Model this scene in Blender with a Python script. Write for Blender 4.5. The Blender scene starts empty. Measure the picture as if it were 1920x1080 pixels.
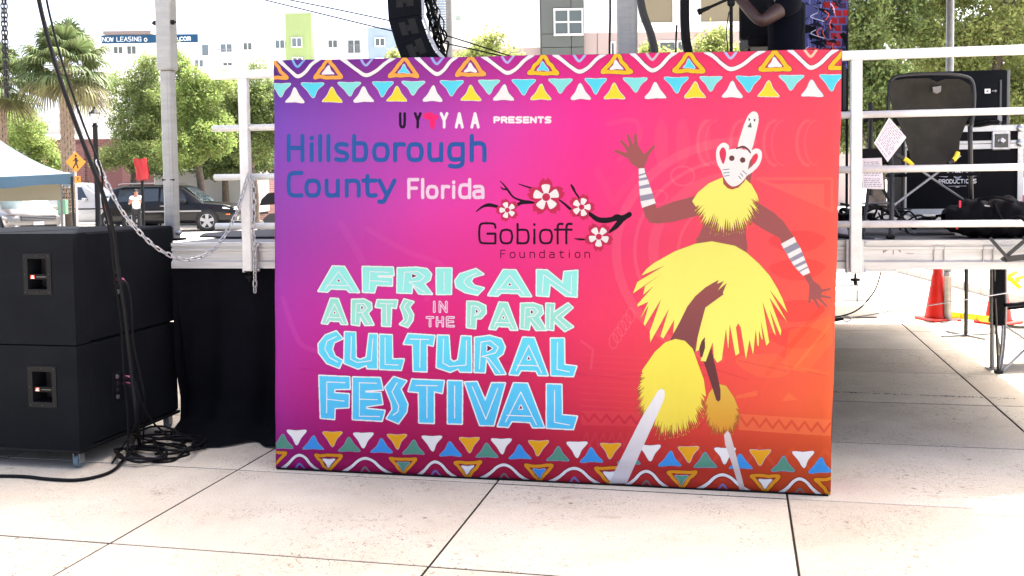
import bpy, bmesh, math, random
import numpy as np
from mathutils import Vector, Matrix
random.seed(7); R_ = random.Random(11)
S = bpy.context.scene
C = S.collection
PI = math.pi

# ------------------------------------------------------------------ camera
FPX = 1900.0; CX, CY = 960.0, 442.0; CAMH = 1.6
_p = math.atan(97.0 / FPX); _r = 0.014
Fv = Vector((0, math.cos(_p), -math.sin(_p)))
R0 = Vector((1, 0, 0)); U0 = Vector((0, math.sin(_p), math.cos(_p)))
Rv = R0 * math.cos(_r) - U0 * math.sin(_r)
Uv = U0 * math.cos(_r) + R0 * math.sin(_r)
EYE = Vector((0, 0, CAMH))
cam_d = bpy.data.cameras.new('camera'); cam = bpy.data.objects.new('camera', cam_d); C.objects.link(cam)
cam_d.sensor_width = 36; cam_d.lens = FPX / 1920 * 36; cam_d.shift_y = -(540 - CY) / 1920
cam_d.clip_start = 0.05; cam_d.clip_end = 3000
m = Matrix((Rv, Uv, -Fv)).transposed().to_4x4(); m.translation = EYE
cam.matrix_world = m
S.camera = cam

# ------------------------------------------------------------------ light: hazy midday, exposed for the shade
SUN_DIR = Vector((0.30, 0.36, 1.0)).normalized()          # towards the sun
w = bpy.data.worlds.new('World'); S.world = w; w.use_nodes = True
nt = w.node_tree; bg = nt.nodes['Background']
sky = nt.nodes.new('ShaderNodeTexSky'); sky.sky_type = 'NISHITA'; sky.sun_disc = False
sky.sun_elevation = math.asin(SUN_DIR.z); sky.sun_rotation = math.atan2(SUN_DIR.x, SUN_DIR.y)
sky.dust_density = 6.5; sky.air_density = 0.5; sky.ozone_density = 0.2
nt.links.new(sky.outputs[0], bg.inputs[0]); bg.inputs[1].default_value = 0.13
sd = bpy.data.lights.new('sun', 'SUN'); sd.energy = 3.4; sd.angle = math.radians(0.6); sd.color = (1.0, 0.955, 0.89)
sun = bpy.data.objects.new('sun', sd); C.objects.link(sun)
sun.rotation_euler = SUN_DIR.to_track_quat('Z', 'Y').to_euler()
S.view_settings.view_transform = 'Standard'; S.view_settings.look = 'None'
S.view_settings.exposure = 2.78; S.view_settings.gamma = 1; S.view_settings.use_curve_mapping = False
try:
    S.cycles.max_bounces = 8; S.cycles.diffuse_bounces = 4
except Exception: pass

# ------------------------------------------------------------------ measuring: sight lines of the photograph met with real planes
def ray(px, py): return Fv * FPX + Rv * (px - CX) - Uv * (py - CY)
def at(px, py, Y):
    d = ray(px, py); return EYE + d * (Y / d.y)
def gr(px, py, z=0.0):
    d = ray(px, py); return EYE + d * ((z - CAMH) / d.z)
class Frame:
    """vertical-plane frame: origin on the ground, x along the face, y into depth"""
    def __init__(s, ox, oy, ang): s.o = Vector((ox, oy, 0)); s.a = ang; s.u = Vector((math.cos(ang), math.sin(ang), 0)); s.v = Vector((-math.sin(ang), math.cos(ang), 0))
    def hit(s, px, py, off=0.0):                       # -> local (x, off, z)
        d = ray(px, py); o = s.o + s.v * off
        t = (o - EYE).dot(s.v) / d.dot(s.v); p = EYE + d * t - s.o
        return Vector((p.dot(s.u), off, p.z))
    def side(s, px, py, x):                            # plane local x = const
        d = ray(px, py); o = s.o + s.u * x
        t = (o - EYE).dot(s.u) / d.dot(s.u); p = EYE + d * t - s.o
        return Vector((x, p.dot(s.v), p.z))
    def w(s, x, y, z=0): return s.o + s.u * x + s.v * y + Vector((0, 0, z))

# ------------------------------------------------------------------ materials
def sl(c):                                             # sRGB 0-255 -> linear
    return tuple(((v / 255) / 12.92 if v / 255 <= .04045 else ((v / 255 + .055) / 1.055) ** 2.4) for v in c)
MATS = {}
def mat(name, col, rough=.6, metal=0.0, var=.0, vscale=8.0, bump=0.0, bscale=60.0, coat=0.0, trans=0.0, col2=None, island=False, spec=.5, emis=None, coords='obj', stretch=None):
    if name in MATS: return MATS[name]
    m = bpy.data.materials.new(name); m.use_nodes = True; n = m.node_tree; b = n.nodes['Principled BSDF']
    b.inputs['Roughness'].default_value = rough; b.inputs['Metallic'].default_value = metal
    b.inputs['Specular IOR Level'].default_value = spec
    b.inputs['Coat Weight'].default_value = coat; b.inputs['Coat Roughness'].default_value = .08
    base = (*col, 1)
    b.inputs['Base Color'].default_value = base
    if coords == 'obj':
        tc = n.nodes.new('ShaderNodeTexCoord'); src = tc.outputs['Object']
    else:
        tc = n.nodes.new('ShaderNodeNewGeometry'); src = tc.outputs['Position']
    if stretch:
        mp = n.nodes.new('ShaderNodeMapping'); mp.inputs['Scale'].default_value = stretch; n.links.new(src, mp.inputs['Vector']); src = mp.outputs[0]
    out = None
    if var > 0 or col2:
        nz = n.nodes.new('ShaderNodeTexNoise'); nz.inputs['Scale'].default_value = vscale; nz.inputs['Detail'].default_value = 6; nz.inputs['Roughness'].default_value = .65
        n.links.new(src, nz.inputs['Vector'])
        cr = n.nodes.new('ShaderNodeValToRGB'); c2 = col2 or tuple(x * (1 - var) for x in col); c1 = col if col2 else tuple(min(1, x * (1 + var * .5)) for x in col)
        cr.color_ramp.elements[0].position = .32; cr.color_ramp.elements[1].position = .68
        cr.color_ramp.elements[0].color = (*c2, 1); cr.color_ramp.elements[1].color = (*c1, 1)
        n.links.new(nz.outputs['Fac'], cr.inputs['Fac']); out = cr.outputs[0]
        rr = n.nodes.new('ShaderNodeMapRange'); rr.inputs['To Min'].default_value = max(0, rough - .1); rr.inputs['To Max'].default_value = min(1, rough + .12)
        n.links.new(nz.outputs['Fac'], rr.inputs['Value']); n.links.new(rr.outputs[0], b.inputs['Roughness'])
    if island:
        gi = n.nodes.new('ShaderNodeNewGeometry'); hs = n.nodes.new('ShaderNodeHueSaturation')
        mr = n.nodes.new('ShaderNodeMapRange'); mr.inputs['To Min'].default_value = .55; mr.inputs['To Max'].default_value = 1.5
        mh = n.nodes.new('ShaderNodeMapRange'); mh.inputs['To Min'].default_value = .47; mh.inputs['To Max'].default_value = .52
        n.links.new(gi.outputs['Random Per Island'], mr.inputs['Value']); n.links.new(mr.outputs[0], hs.inputs['Value'])
        n.links.new(gi.outputs['Random Per Island'], mh.inputs['Value']); n.links.new(mh.outputs[0], hs.inputs['Hue'])
        if out: n.links.new(out, hs.inputs['Color'])
        else: hs.inputs['Color'].default_value = base
        out = hs.outputs[0]
    if out: n.links.new(out, b.inputs['Base Color'])
    if bump > 0:
        bn = n.nodes.new('ShaderNodeTexNoise'); bn.inputs['Scale'].default_value = bscale; bn.inputs['Detail'].default_value = 4; n.links.new(src, bn.inputs['Vector'])
        bp = n.nodes.new('ShaderNodeBump'); bp.inputs['Strength'].default_value = bump; bp.inputs['Distance'].default_value = .01
        n.links.new(bn.outputs['Fac'], bp.inputs['Height']); n.links.new(bp.outputs[0], b.inputs['Normal'])
    if trans > 0:
        tr = n.nodes.new('ShaderNodeBsdfTranslucent'); mx = n.nodes.new('ShaderNodeMixShader'); mx.inputs[0].default_value = trans
        if out: n.links.new(out, tr.inputs['Color'])
        else: tr.inputs['Color'].default_value = base
        n.links.new(b.outputs[0], mx.inputs[1]); n.links.new(tr.outputs[0], mx.inputs[2])
        n.links.new(mx.outputs[0], n.nodes['Material Output'].inputs['Surface'])
    if emis: b.inputs['Emission Color'].default_value = (*emis, 1); b.inputs['Emission Strength'].default_value = 1
    MATS[name] = m; return m

M_alu = mat('aluminium', (.30, .30, .285), .42, .4, var=.16, vscale=5, bump=.12, bscale=30, stretch=(1, 1, 6))
M_white = mat('white_powder_coat', (.68, .68, .66), .5, 0, var=.12, vscale=7)
M_black = mat('black_plastic', (.005, .0055, .0065), .6, spec=.15, var=.3, vscale=20)
M_cable = mat('black_rubber', (.004, .004, .005), .6, bump=.2, bscale=90, spec=.15)
M_cab = mat('cabinet_coating', (.0088, .0100, .0122), .92, var=.25, vscale=3, bump=.3, bscale=420, spec=.04)
M_dark = mat('dark_recess', (.004, .004, .005), .8)
M_steel = mat('galvanised_steel', (.42, .42, .43), .35, .8, var=.25, vscale=40)
M_skirt = mat('black_skirt_cloth', (.0036, .004, .0060), .9, var=.3, vscale=3, bump=.3, bscale=200, spec=.06)
M_tyre = mat('tyre_rubber', (.018, .018, .019), .8)
M_glass = mat('dark_glass', (.02, .026, .03), .06, 0, spec=.8)
M_rim = mat('alloy_rim', (.34, .34, .34), .4, .1)
M_yellow = mat('yellow_plastic', (.85, .62, .02), .5)

# ------------------------------------------------------------------ mesh helpers
class MB:
    def __init__(s): s.v = []; s.f = []
    def add(s, vs, fs):
        n = len(s.v); s.v += [tuple(x) for x in vs]; s.f += [tuple(i + n for i in f) for f in fs]; return s
    def box(s, c, d, rot=None):
        c = Vector(c); h = Vector(d) / 2; rot = rot or Matrix.Identity(3)
        vs = [c + rot @ Vector((sx * h.x, sy * h.y, sz * h.z)) for sx in (-1, 1) for sy in (-1, 1) for sz in (-1, 1)]
        return s.add(vs, [(0, 1, 3, 2), (4, 6, 7, 5), (0, 4, 5, 1), (2, 3, 7, 6), (0, 2, 6, 4), (1, 5, 7, 3)])
    def span(s, a, b):                                  # box between two corners
        a = Vector(a); b = Vector(b); return s.box((a + b) / 2, [abs(x) for x in (b - a)])
    def rbox(s, c, d, r=.01, rot=None):                 # box with chamfered edges
        c = Vector(c); h = Vector(d) / 2; rot = rot or Matrix.Identity(3); r = min(r, min(h) * .9)
        vs = []; idx = {}
        for sx in (-1, 1):
            for sy in (-1, 1):
                for sz in (-1, 1):
                    for k in range(3):
                        p = Vector((sx * (h.x - r), sy * (h.y - r), sz * (h.z - r))); p[k] += (sx, sy, sz)[k] * r
                        idx[(sx, sy, sz, k)] = len(vs); vs.append(c + rot @ p)
        fs = []
        for k in range(3):
            a, b = [(1, 2), (2, 0), (0, 1)][k]
            for sg in (-1, 1):
                q = []
                for (i, j) in ((-1, -1), (1, -1), (1, 1), (-1, 1)):
                    t = [0, 0, 0]; t[k] = sg; t[a] = i; t[b] = j; q.append(idx[(*t, k)])
                fs.append(tuple(q) if sg > 0 else tuple(q[::-1]))
        for k in range(3):
            a, b = [(1, 2), (2, 0), (0, 1)][k]
            for i in (-1, 1):
                for j in (-1, 1):
                    t1 = [0, 0, 0]; t1[k] = -1; t1[a] = i; t1[b] = j; t2 = list(t1); t2[k] = 1
                    q = [idx[(*t1, a)], idx[(*t2, a)], idx[(*t2, b)], idx[(*t1, b)]]
                    fs.append(tuple(q) if i * j < 0 else tuple(q[::-1]))
        for sx in (-1, 1):
            for sy in (-1, 1):
                for sz in (-1, 1):
                    q = [idx[(sx, sy, sz, k)] for k in range(3)]
                    fs.append(tuple(q) if sx * sy * sz > 0 else tuple(q[::-1]))
        return s.add(vs, fs)
    def tube(s, pts, r, n=8, cap=True, closed=False):
        pts = [Vector(p) for p in pts]; N = len(pts); rs = r if isinstance(r, (list, tuple)) else [r] * N
        vs = []; fs = []; prev = None
        for i, p in enumerate(pts):
            if closed: t = (pts[(i + 1) % N] - pts[i - 1])
            else: t = pts[min(i + 1, N - 1)] - pts[max(i - 1, 0)]
            if t.length < 1e-9: t = Vector((0, 0, 1))
            t.normalize()
            if prev is None:
                a = Vector((0, 0, 1)) if abs(t.z) < .9 else Vector((1, 0, 0)); x = t.cross(a).normalized()
            else:
                x = prev - t * prev.dot(t); x = x.normalized() if x.length > 1e-6 else t.orthogonal().normalized()
            prev = x; y = t.cross(x)
            for k in range(n):
                a = 2 * PI * k / n; vs.append(p + (x * math.cos(a) + y * math.sin(a)) * rs[i])
        for i in range(N - 1 + (1 if closed else 0)):
            j = (i + 1) % N
            for k in range(n): fs.append((i * n + k, i * n + (k + 1) % n, j * n + (k + 1) % n, j * n + k))
        if cap and not closed: fs.append(tuple(range(n))[::-1]); fs.append(tuple((N - 1) * n + k for k in range(n)))
        return s.add(vs, fs)
    def bar(s, a, b, wd, ht=None, up=None):              # rectangular bar from a to b
        a = Vector(a); b = Vector(b); ht = ht or wd; t = (b - a); L = t.length; t.normalize()
        up = Vector(up) if up else (Vector((0, 0, 1)) if abs(t.z) < .9 else Vector((0, 1, 0)))
        x = t.cross(up).normalized(); y = x.cross(t)
        rot = Matrix((x, t, y)).transposed()
        return s.box((a + b) / 2, (wd, L, ht), rot)
    def prism(s, poly, axis, a, b):                     # extrude a 2D polygon along axis
        n = len(poly); vs = []
        for h in (a, b):
            for (p, q) in poly:
                vs.append({'x': (h, p, q), 'y': (p, h, q), 'z': (p, q, h)}[axis])
        fs = [tuple(range(n))[::-1], tuple(range(n, 2 * n))] + [(i, (i + 1) % n, n + (i + 1) % n, n + i) for i in range(n)]
        return s.add(vs, fs)
    def lathe(s, prof, n=20, c=(0, 0, 0), rot=None, cap=True):
        c = Vector(c); rot = rot or Matrix.Identity(3); vs = []; fs = []
        for (r, z) in prof:
            for k in range(n):
                a = 2 * PI * k / n; vs.append(c + rot @ Vector((r * math.cos(a), r * math.sin(a), z)))
        for i in range(len(prof) - 1):
            for k in range(n): fs.append((i * n + k, i * n + (k + 1) % n, (i + 1) * n + (k + 1) % n, (i + 1) * n + k))
        if cap: fs.append(tuple(range(n))[::-1]); fs.append(tuple((len(prof) - 1) * n + k for k in range(n)))
        return s.add(vs, fs)
    def grid(s, fn, nu, nv):
        vs = [fn(i / nu, j / nv) for i in range(nu + 1) for j in range(nv + 1)]
        fs = [(i * (nv + 1) + j, (i + 1) * (nv + 1) + j, (i + 1) * (nv + 1) + j + 1, i * (nv + 1) + j + 1) for i in range(nu) for j in range(nv)]
        return s.add(vs, fs)
    def mesh(s, name, material, smooth=False, fix=True):
        me = bpy.data.meshes.new(name); me.from_pydata(s.v, [], s.f); me.materials.append(material)
        if fix:
            bm = bmesh.new(); bm.from_mesh(me); bmesh.ops.recalc_face_normals(bm, faces=bm.faces); bm.to_mesh(me); bm.free()
        if smooth: me.shade_smooth() if hasattr(me, 'shade_smooth') else me.polygons.foreach_set('use_smooth', [True] * len(me.polygons))
        me.update(); return me
    def build(s, name, material, parent=None, smooth=False, fix=True):
        o = bpy.data.objects.new(name, s.mesh(name, material, smooth, fix)); C.objects.link(o)
        if parent: o.parent = parent
        return o
def tag(o, label, cat=None, group=None):
    o['label'] = label
    if cat: o['category'] = cat
    if group: o['group'] = group
    return o
def thing(name, label, cat, loc=(0, 0, 0), rz=0, group=None):
    o = bpy.data.objects.new(name, None); o.empty_display_size = .2; C.objects.link(o); o.location = loc; o.rotation_euler = (0, 0, rz)
    return tag(o, label, cat, group)
def struct(o): o['kind'] = 'structure'; return o
def stuff(o): o['kind'] = 'stuff'; return o
def inst(name, me, parent, loc=(0, 0, 0), rot=(0, 0, 0)):
    o = bpy.data.objects.new(name, me); C.objects.link(o); o.parent = parent; o.location = loc; o.rotation_euler = rot; return o
def copy_tree(o, parent=None):
    c = o.copy(); C.objects.link(c)
    if parent is not None: c.parent = parent
    for ch in o.children: copy_tree(ch, c)
    return c
def catmull(pts, n=6, closed=False):
    P = [Vector(p) for p in pts]; N = len(P); out = []
    rng = range(N) if closed else range(N - 1)
    for i in rng:
        if closed: p0, p1, p2, p3 = P[i - 1], P[i], P[(i + 1) % N], P[(i + 2) % N]
        else: p0, p1, p2, p3 = P[max(i - 1, 0)], P[i], P[i + 1], P[min(i + 2, N - 1)]
        for k in range(n):
            t = k / n
            out.append(.5 * ((2 * p1) + (p2 - p0) * t + (2 * p0 - 5 * p1 + 4 * p2 - p3) * t * t + (3 * p1 - p0 - 3 * p2 + p3) * t ** 3))
    if not closed: out.append(P[-1])
    return out

# ------------------------------------------------------------------ print painter (numpy), for flat print only
class Canvas:
    def __init__(s, w, h, col=(255, 255, 255)):
        s.w, s.h = w, h; s.a = np.zeros((h, w, 3), np.float32); s.a[:] = col
    def _blend(s, x0, y0, x1, y1, m, col, al):
        if al >= 1: s.a[y0:y1, x0:x1][m] = col
        else:
            r = s.a[y0:y1, x0:x1]; r[m] = r[m] * (1 - al) + np.array(col, np.float32) * al
    def poly(s, pts, col, al=1, col2=None):
        P = np.array([(p[0], p[1]) for p in pts], float)
        x0 = max(int(P[:, 0].min()) - 1, 0); x1 = min(int(P[:, 0].max()) + 2, s.w); y0 = max(int(P[:, 1].min()) - 1, 0); y1 = min(int(P[:, 1].max()) + 2, s.h)
        if x1 <= x0 or y1 <= y0: return
        X = np.arange(x0, x1)[None, :] + .5; Y = np.arange(y0, y1)[:, None] + .5
        m = np.zeros((y1 - y0, x1 - x0), bool)
        for i in range(len(P)):
            ax, ay = P[i]; bx, by = P[(i + 1) % len(P)]
            if ay == by: continue
            c = (Y >= min(ay, by)) & (Y < max(ay, by)); xi = ax + (Y - ay) * (bx - ax) / (by - ay)
            m ^= c & (X > xi)
        if col2 is not None:                           # printed vertical blend
            t = ((Y - P[:, 1].min()) / max(1, np.ptp(P[:, 1]))) * np.ones_like(X)
            cc = np.array(col)[None, None, :] * (1 - t[..., None]) + np.array(col2)[None, None, :] * t[..., None]
            s.a[y0:y1, x0:x1][m] = cc[m]
        else: s._blend(x0, y0, x1, y1, m, col, al)
    def stroke(s, pts, wd, col, al=1, closed=False):
        P = [(p[0], p[1]) for p in pts]; n = len(P); ws = wd if isinstance(wd, (list, tuple)) else [wd] * n
        if closed: P = P + [P[0]]; ws = list(ws) + [ws[0]]
        allm = None; W = max(ws) / 2 + 1
        xs = [p[0] for p in P]; ys = [p[1] for p in P]
        X0 = max(int(min(xs) - W), 0); X1 = min(int(max(xs) + W) + 1, s.w); Y0 = max(int(min(ys) - W), 0); Y1 = min(int(max(ys) + W) + 1, s.h)
        if X1 <= X0 or Y1 <= Y0: return
        M = np.zeros((Y1 - Y0, X1 - X0), bool)
        for i in range(len(P) - 1):
            ax, ay = P[i]; bx, by = P[i + 1]; w0, w1 = ws[i] / 2, ws[i + 1] / 2; w = max(w0, w1) + 1
            x0 = max(int(min(ax, bx) - w), X0); x1 = min(int(max(ax, bx) + w) + 1, X1); y0 = max(int(min(ay, by) - w), Y0); y1 = min(int(max(ay, by) + w) + 1, Y1)
            if x1 <= x0 or y1 <= y0: continue
            X = np.arange(x0, x1)[None, :] + .5; Y = np.arange(y0, y1)[:, None] + .5
            L = (bx - ax) ** 2 + (by - ay) ** 2 or 1e-9
            t = np.clip(((X - ax) * (bx - ax) + (Y - ay) * (by - ay)) / L, 0, 1)
            d2 = (X - ax - t * (bx - ax)) ** 2 + (Y - ay - t * (by - ay)) ** 2
            M[y0 - Y0:y1 - Y0, x0 - X0:x1 - X0] |= d2 <= (w0 + (w1 - w0) * t) ** 2
        s._blend(X0, Y0, X1, Y1, M, col, al)
    def image(s, name):
        img = bpy.data.images.new(name, s.w, s.h, alpha=False)
        a = np.ones((s.h, s.w, 4), np.float32); a[..., :3] = np.clip(s.a[::-1] / 255, 0, 1)
        img.pixels.foreach_set(a.ravel()); img.update(); img.pack(); return img
def print_mat(name, cv, rough=.6, bump=0.0, sheen=0.0):
    m = bpy.data.materials.new(name); m.use_nodes = True; n = m.node_tree; b = n.nodes['Principled BSDF']
    t = n.nodes.new('ShaderNodeTexImage'); t.image = cv.image(name); t.extension = 'EXTEND'
    n.links.new(t.outputs[0], b.inputs['Base Color']); b.inputs['Roughness'].default_value = rough; b.inputs['Specular IOR Level'].default_value = .06
    if bump:
        tc = n.nodes.new('ShaderNodeTexCoord'); mp = n.nodes.new('ShaderNodeMapping'); mp.inputs['Scale'].default_value = (1, 1, .6)
        z = n.nodes.new('ShaderNodeTexNoise'); z.inputs['Scale'].default_value = 3.2; z.inputs['Detail'].default_value = 2; z.inputs['Distortion'].default_value = 1.2
        bp = n.nodes.new('ShaderNodeBump'); bp.inputs['Strength'].default_value = bump; bp.inputs['Distance'].default_value = .05
        n.links.new(tc.outputs['Object'], mp.inputs[0]); n.links.new(mp.outputs[0], z.inputs[0]); n.links.new(z.outputs[0], bp.inputs['Height']); n.links.new(bp.outputs[0], b.inputs['Normal'])
    return m
def set_uv(o, fn):                                       # fn(co)->(u,v)
    me = o.data; uv = me.uv_layers.new(name='UVMap')
    for l in me.loops: uv.data[l.index].uv = fn(me.vertices[l.vertex_index].co)

# ---- stroke lettering: x-height 1, capitals/ascenders 1.42, widths as a fraction of the given glyph width
def cr(*p): return [tuple(v) for v in catmull([(a, b, 0) for a, b in p], 5)]
A_ = 1.42
GL = {
 'H': [[(0, 0), (0, A_)], [(1, 0), (1, A_)], [(0, .72), (1, .72)]], 'i': [[(.5, 0), (.5, 1)], [(.5, 1.36), (.5, 1.40)]], 'l': [[(.5, 0), (.5, A_)]],
 's': [cr((.95, .95), (.6, 1), (.2, .97), (.03, .78), (.2, .58), (.5, .5), (.85, .42), (1, .22), (.82, .03), (.45, 0), (.03, .05))],
 'b': [[(0, 0), (0, A_)], cr((0, .97), (.5, 1), (.88, .93), (1, .6), (1, .35), (.88, .07), (.5, 0), (0, .03))],
 'o': [cr((.5, 1), (.13, .92), (0, .62), (0, .38), (.13, .08), (.5, 0), (.87, .08), (1, .38), (1, .62), (.87, .92), (.5, 1))],
 'r': [[(0, 0), (0, 1)], cr((0, .7), (.2, .93), (.55, 1), (1, .97))], 'u': [cr((0, 1), (0, .35), (.12, .06), (.45, 0), (1, .08)), [(1, 0), (1, 1)]],
 'g': [cr((1, .97), (.5, 1), (.12, .93), (0, .62), (0, .38), (.12, .1), (.45, .03), (1, .1)), cr((1, 1), (1, -.05), (.9, -.3), (.55, -.4), (.05, -.36))],
 'h': [[(0, 0), (0, A_)], cr((0, .93), (.5, 1), (.88, .93), (1, .65), (1, 0))], 'n': [[(0, 0), (0, 1)], cr((0, .93), (.5, 1), (.88, .93), (1, .65), (1, 0))],
 'C': [cr((1, A_), (.5, A_), (.12, A_ - .1), (0, A_ - .45), (0, .45), (.12, .1), (.5, 0), (1, .02))], 't': [cr((.35, A_ - .12), (.35, .3), (.5, .02), (1, .02)), [(0, 1), (1, 1)]],
 'y': [[(0, 1), (.48, .05)], cr((1, 1), (.5, 0), (.28, -.38), (0, -.4))], 'F': [[(0, 0), (0, A_), (1, A_)], [(0, .74), (.85, .74)]],
 'd': [[(1, 0), (1, A_)], cr((1, .97), (.5, 1), (.12, .93), (0, .6), (0, .35), (.12, .07), (.5, 0), (1, .06))],
 'a': [cr((.08, .97), (.5, 1), (.85, .95), (1, .7), (1, 0)), cr((1, .57), (.4, .57), (.05, .48), (0, .27), (.12, .03), (.5, 0), (1, .08))],
 'f': [cr((.35, 0), (.35, 1.1), (.5, A_ - .02), (1, A_)), [(0, 1), (1, 1)]], 'G': [cr((1, 1.1), (.92, 1.36), (.5, A_), (.1, 1.36), (0, 1.0), (0, .42), (.1, .06), (.5, 0), (1, 0)), [(1, 0), (1, .68), (.5, .68)]],
 'A': [[(0, 0), (.5, A_), (1, 0)], [(.2, .5), (.8, .5)]], 'B': [[(0, 0), (0, A_), (.7, A_), (.95, 1.2), (.95, .9), (.7, .74), (0, .74)], [(.7, .74), (1, .55), (1, .2), (.7, 0), (0, 0)]],
 'D': [[(0, 0), (0, A_), (.6, A_), (1, 1.1), (1, .3), (.6, 0), (0, 0)]], 'E': [[(1, 0), (0, 0), (0, A_), (1, A_)], [(0, .72), (.9, .72)]],
 'I': [[(.5, 0), (.5, A_)]], 'J': [[(1, A_), (1, .2), (.7, 0), (.2, 0), (0, .25)]], 'L': [[(0, A_), (0, 0), (1, 0)]], 'N': [[(0, 0), (0, A_), (1, 0), (1, A_)]],
 'O': [[(.25, 0), (0, .3), (0, 1.12), (.25, A_), (.75, A_), (1, 1.12), (1, .3), (.75, 0), (.25, 0)]], 'P': [[(0, 0), (0, A_), (.75, A_), (1, 1.2), (1, .85), (.75, .62), (0, .62)]],
 'R': [[(0, 0), (0, A_), (.75, A_), (1, 1.2), (1, .88), (.75, .66), (0, .66)], [(.55, .66), (1, 0)]], 'S': [[(1, A_), (.25, A_), (0, 1.22), (0, .95), (.25, .74), (.75, .7), (1, .5), (1, .22), (.75, 0), (0, 0)]],
 'T': [[(0, A_), (1, A_)], [(.5, A_), (.5, 0)]], 'U': [[(0, A_), (0, .25), (.25, 0), (.75, 0), (1, .25), (1, A_)]], 'W': [[(0, A_), (.25, 0), (.5, 1.1), (.75, 0), (1, A_)]],
 'Y': [[(0, A_), (.5, .7), (1, A_)], [(.5, .7), (.5, 0)]], 'e': [cr((0, .5), (1, .5), (.95, .8), (.5, 1), (.08, .85), (0, .5), (.08, .12), (.5, 0), (.95, .08))],
 'm': [[(0, 0), (0, 1)], cr((0, .9), (.3, 1), (.5, .85), (.5, 0)), cr((.5, .9), (.8, 1), (1, .85), (1, 0))], 'c': [cr((1, .9), (.5, 1), (.08, .85), (0, .5), (.08, .15), (.5, 0), (1, .1))],
 '.': [[(.5, 0), (.5, .03)]], ' ': [], '1': [[(.2, 1.1), (.6, A_), (.6, 0)]], '4': [[(.8, 0), (.8, A_), (0, .4), (1, .4)]],
}
def glyph(cv, ch, x0, x1, yb, yx, wd, col, mp=lambda x, y: (x, y), wsc=1.0, capf=1.0):
    h = (yb - yx)                                        # x-height in source units (y down)
    for pl in GL[ch]: cv.stroke([mp(x0 + p[0] * (x1 - x0), yb - p[1] * h * capf) for p in pl], wd * wsc, col)
def line_text(cv, txt, x0, x1, yb, cap, wd, col, gap=.35):
    nrm = {'I': .35, 'i': .3, 'l': .3, '.': .25, ' ': .6}
    tot = sum(nrm.get(c, 1) for c in txt) + gap * (len(txt) - 1); u = (x1 - x0) / tot; x = x0
    for c in txt:
        g = nrm.get(c, 1) * u; glyph(cv, c, x, x + g, yb, yb - cap / 1.42, wd, col); x += g + gap * u
# ================================================================== THE BANNER
_bl = gr(515, 880); _br = gr(1557, 931)
BF = Frame(_bl.x, _bl.y, math.atan2(_br.y - _bl.y, _br.x - _bl.x))
bTL = BF.hit(512, 113); bTR = BF.hit(1580, 92); bBL = BF.hit(515, 880); bBR = BF.hit(1557, 931)
TS = 780.0                                             # print dots per metre
BX0 = min(bTL.x, bBL.x) - .03; BX1 = max(bTR.x, bBR.x) + .03; BZ1 = max(bTL.z, bTR.z) + .03; BZ0 = -.02
TW = int((BX1 - BX0) * TS); TH = int((BZ1 - BZ0) * TS)
def T(px, py):                                         # place on the banner -> print dot
    h = BF.hit(px, py); return ((h.x - BX0) * TS, (BZ1 - h.z) * TS)
PK = TW / 1065.0                                       # dots per photo pixel
cv = Canvas(TW, TH)
# printed ground colour: blend over the cloth
gy = [110, 215, 400, 600, 750, 820, 905]; gx = [515, 650, 800, 950, 1100, 1300, 1560]
gc = [[(92, 48, 150), (122, 48, 150), (150, 48, 150), (185, 44, 148), (225, 42, 132), (240, 55, 105), (244, 72, 100)],
      [(125, 82, 200), (150, 78, 190), (182, 72, 190), (222, 70, 182), (255, 52, 158), (255, 70, 125), (255, 84, 102)],
      [(158, 72, 188), (190, 72, 188), (238, 68, 182), (255, 60, 168), (255, 58, 140), (255, 78, 112), (255, 98, 88)],
      [(180, 55, 175), (210, 46, 155), (228, 40, 135), (235, 42, 118), (248, 62, 105), (250, 78, 92), (255, 104, 76)],
      [(176, 45, 150), (190, 28, 115), (192, 30, 98), (200, 36, 88), (222, 54, 80), (240, 76, 70), (246, 108, 62)],
      [(165, 38, 140), (176, 24, 106), (176, 27, 86), (182, 30, 74), (200, 44, 64), (205, 62, 50), (216, 86, 44)],
      [(148, 24, 108), (156, 20, 82), (168, 26, 72), (172, 30, 62), (180, 40, 56), (182, 52, 40), (192, 76, 30)]]
G = np.array(gc, np.float32)
xs = np.array([T(x, 500)[0] for x in gx]); ys = np.array([T(1000, y)[1] for y in gy])
def smooth_interp(pos, vals, q):
    i = np.clip(np.searchsorted(pos, q) - 1, 0, len(pos) - 2); t = np.clip((q - pos[i]) / (pos[i + 1] - pos[i]), 0, 1)
    return i, t
qi, qt = smooth_interp(ys, None, np.arange(TH)); rows = G[qi] * (1 - qt)[:, None, None] + G[qi + 1] * qt[:, None, None]
k = 61; pad = np.pad(rows, ((k, k), (0, 0), (0, 0)), 'edge'); cs = np.cumsum(pad, 0); rows = (cs[2 * k:] - cs[:-2 * k]) / (2 * k)
qi, qt = smooth_interp(xs, None, np.arange(TW)); full = rows[:TH, qi] * (1 - qt)[None, :, None] + rows[:TH, qi + 1] * qt[None, :, None]
cv.a[:] = full
def c5(x, y): return (1130 + x / 4.2667, 190 + y / 4.2667)
def c6(x, y): return (1130 + x / 4.1533, 430 + y / 4.1533)
def c7(x, y): return (1130 + x / 3.3756, 620 + y / 3.3756)
def c2(x, y): return (860 + x / 5.4, 310 + y / 5.4)
def c3(x, y): return (580 + x / 3.6923, 480 + y / 3.6923)
def c4(x, y): return (580 + x / 3.6923, 610 + y / 3.6923)
def c1(x, y): return (500 + x / 3.484, 190 + y / 3.484)
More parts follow.
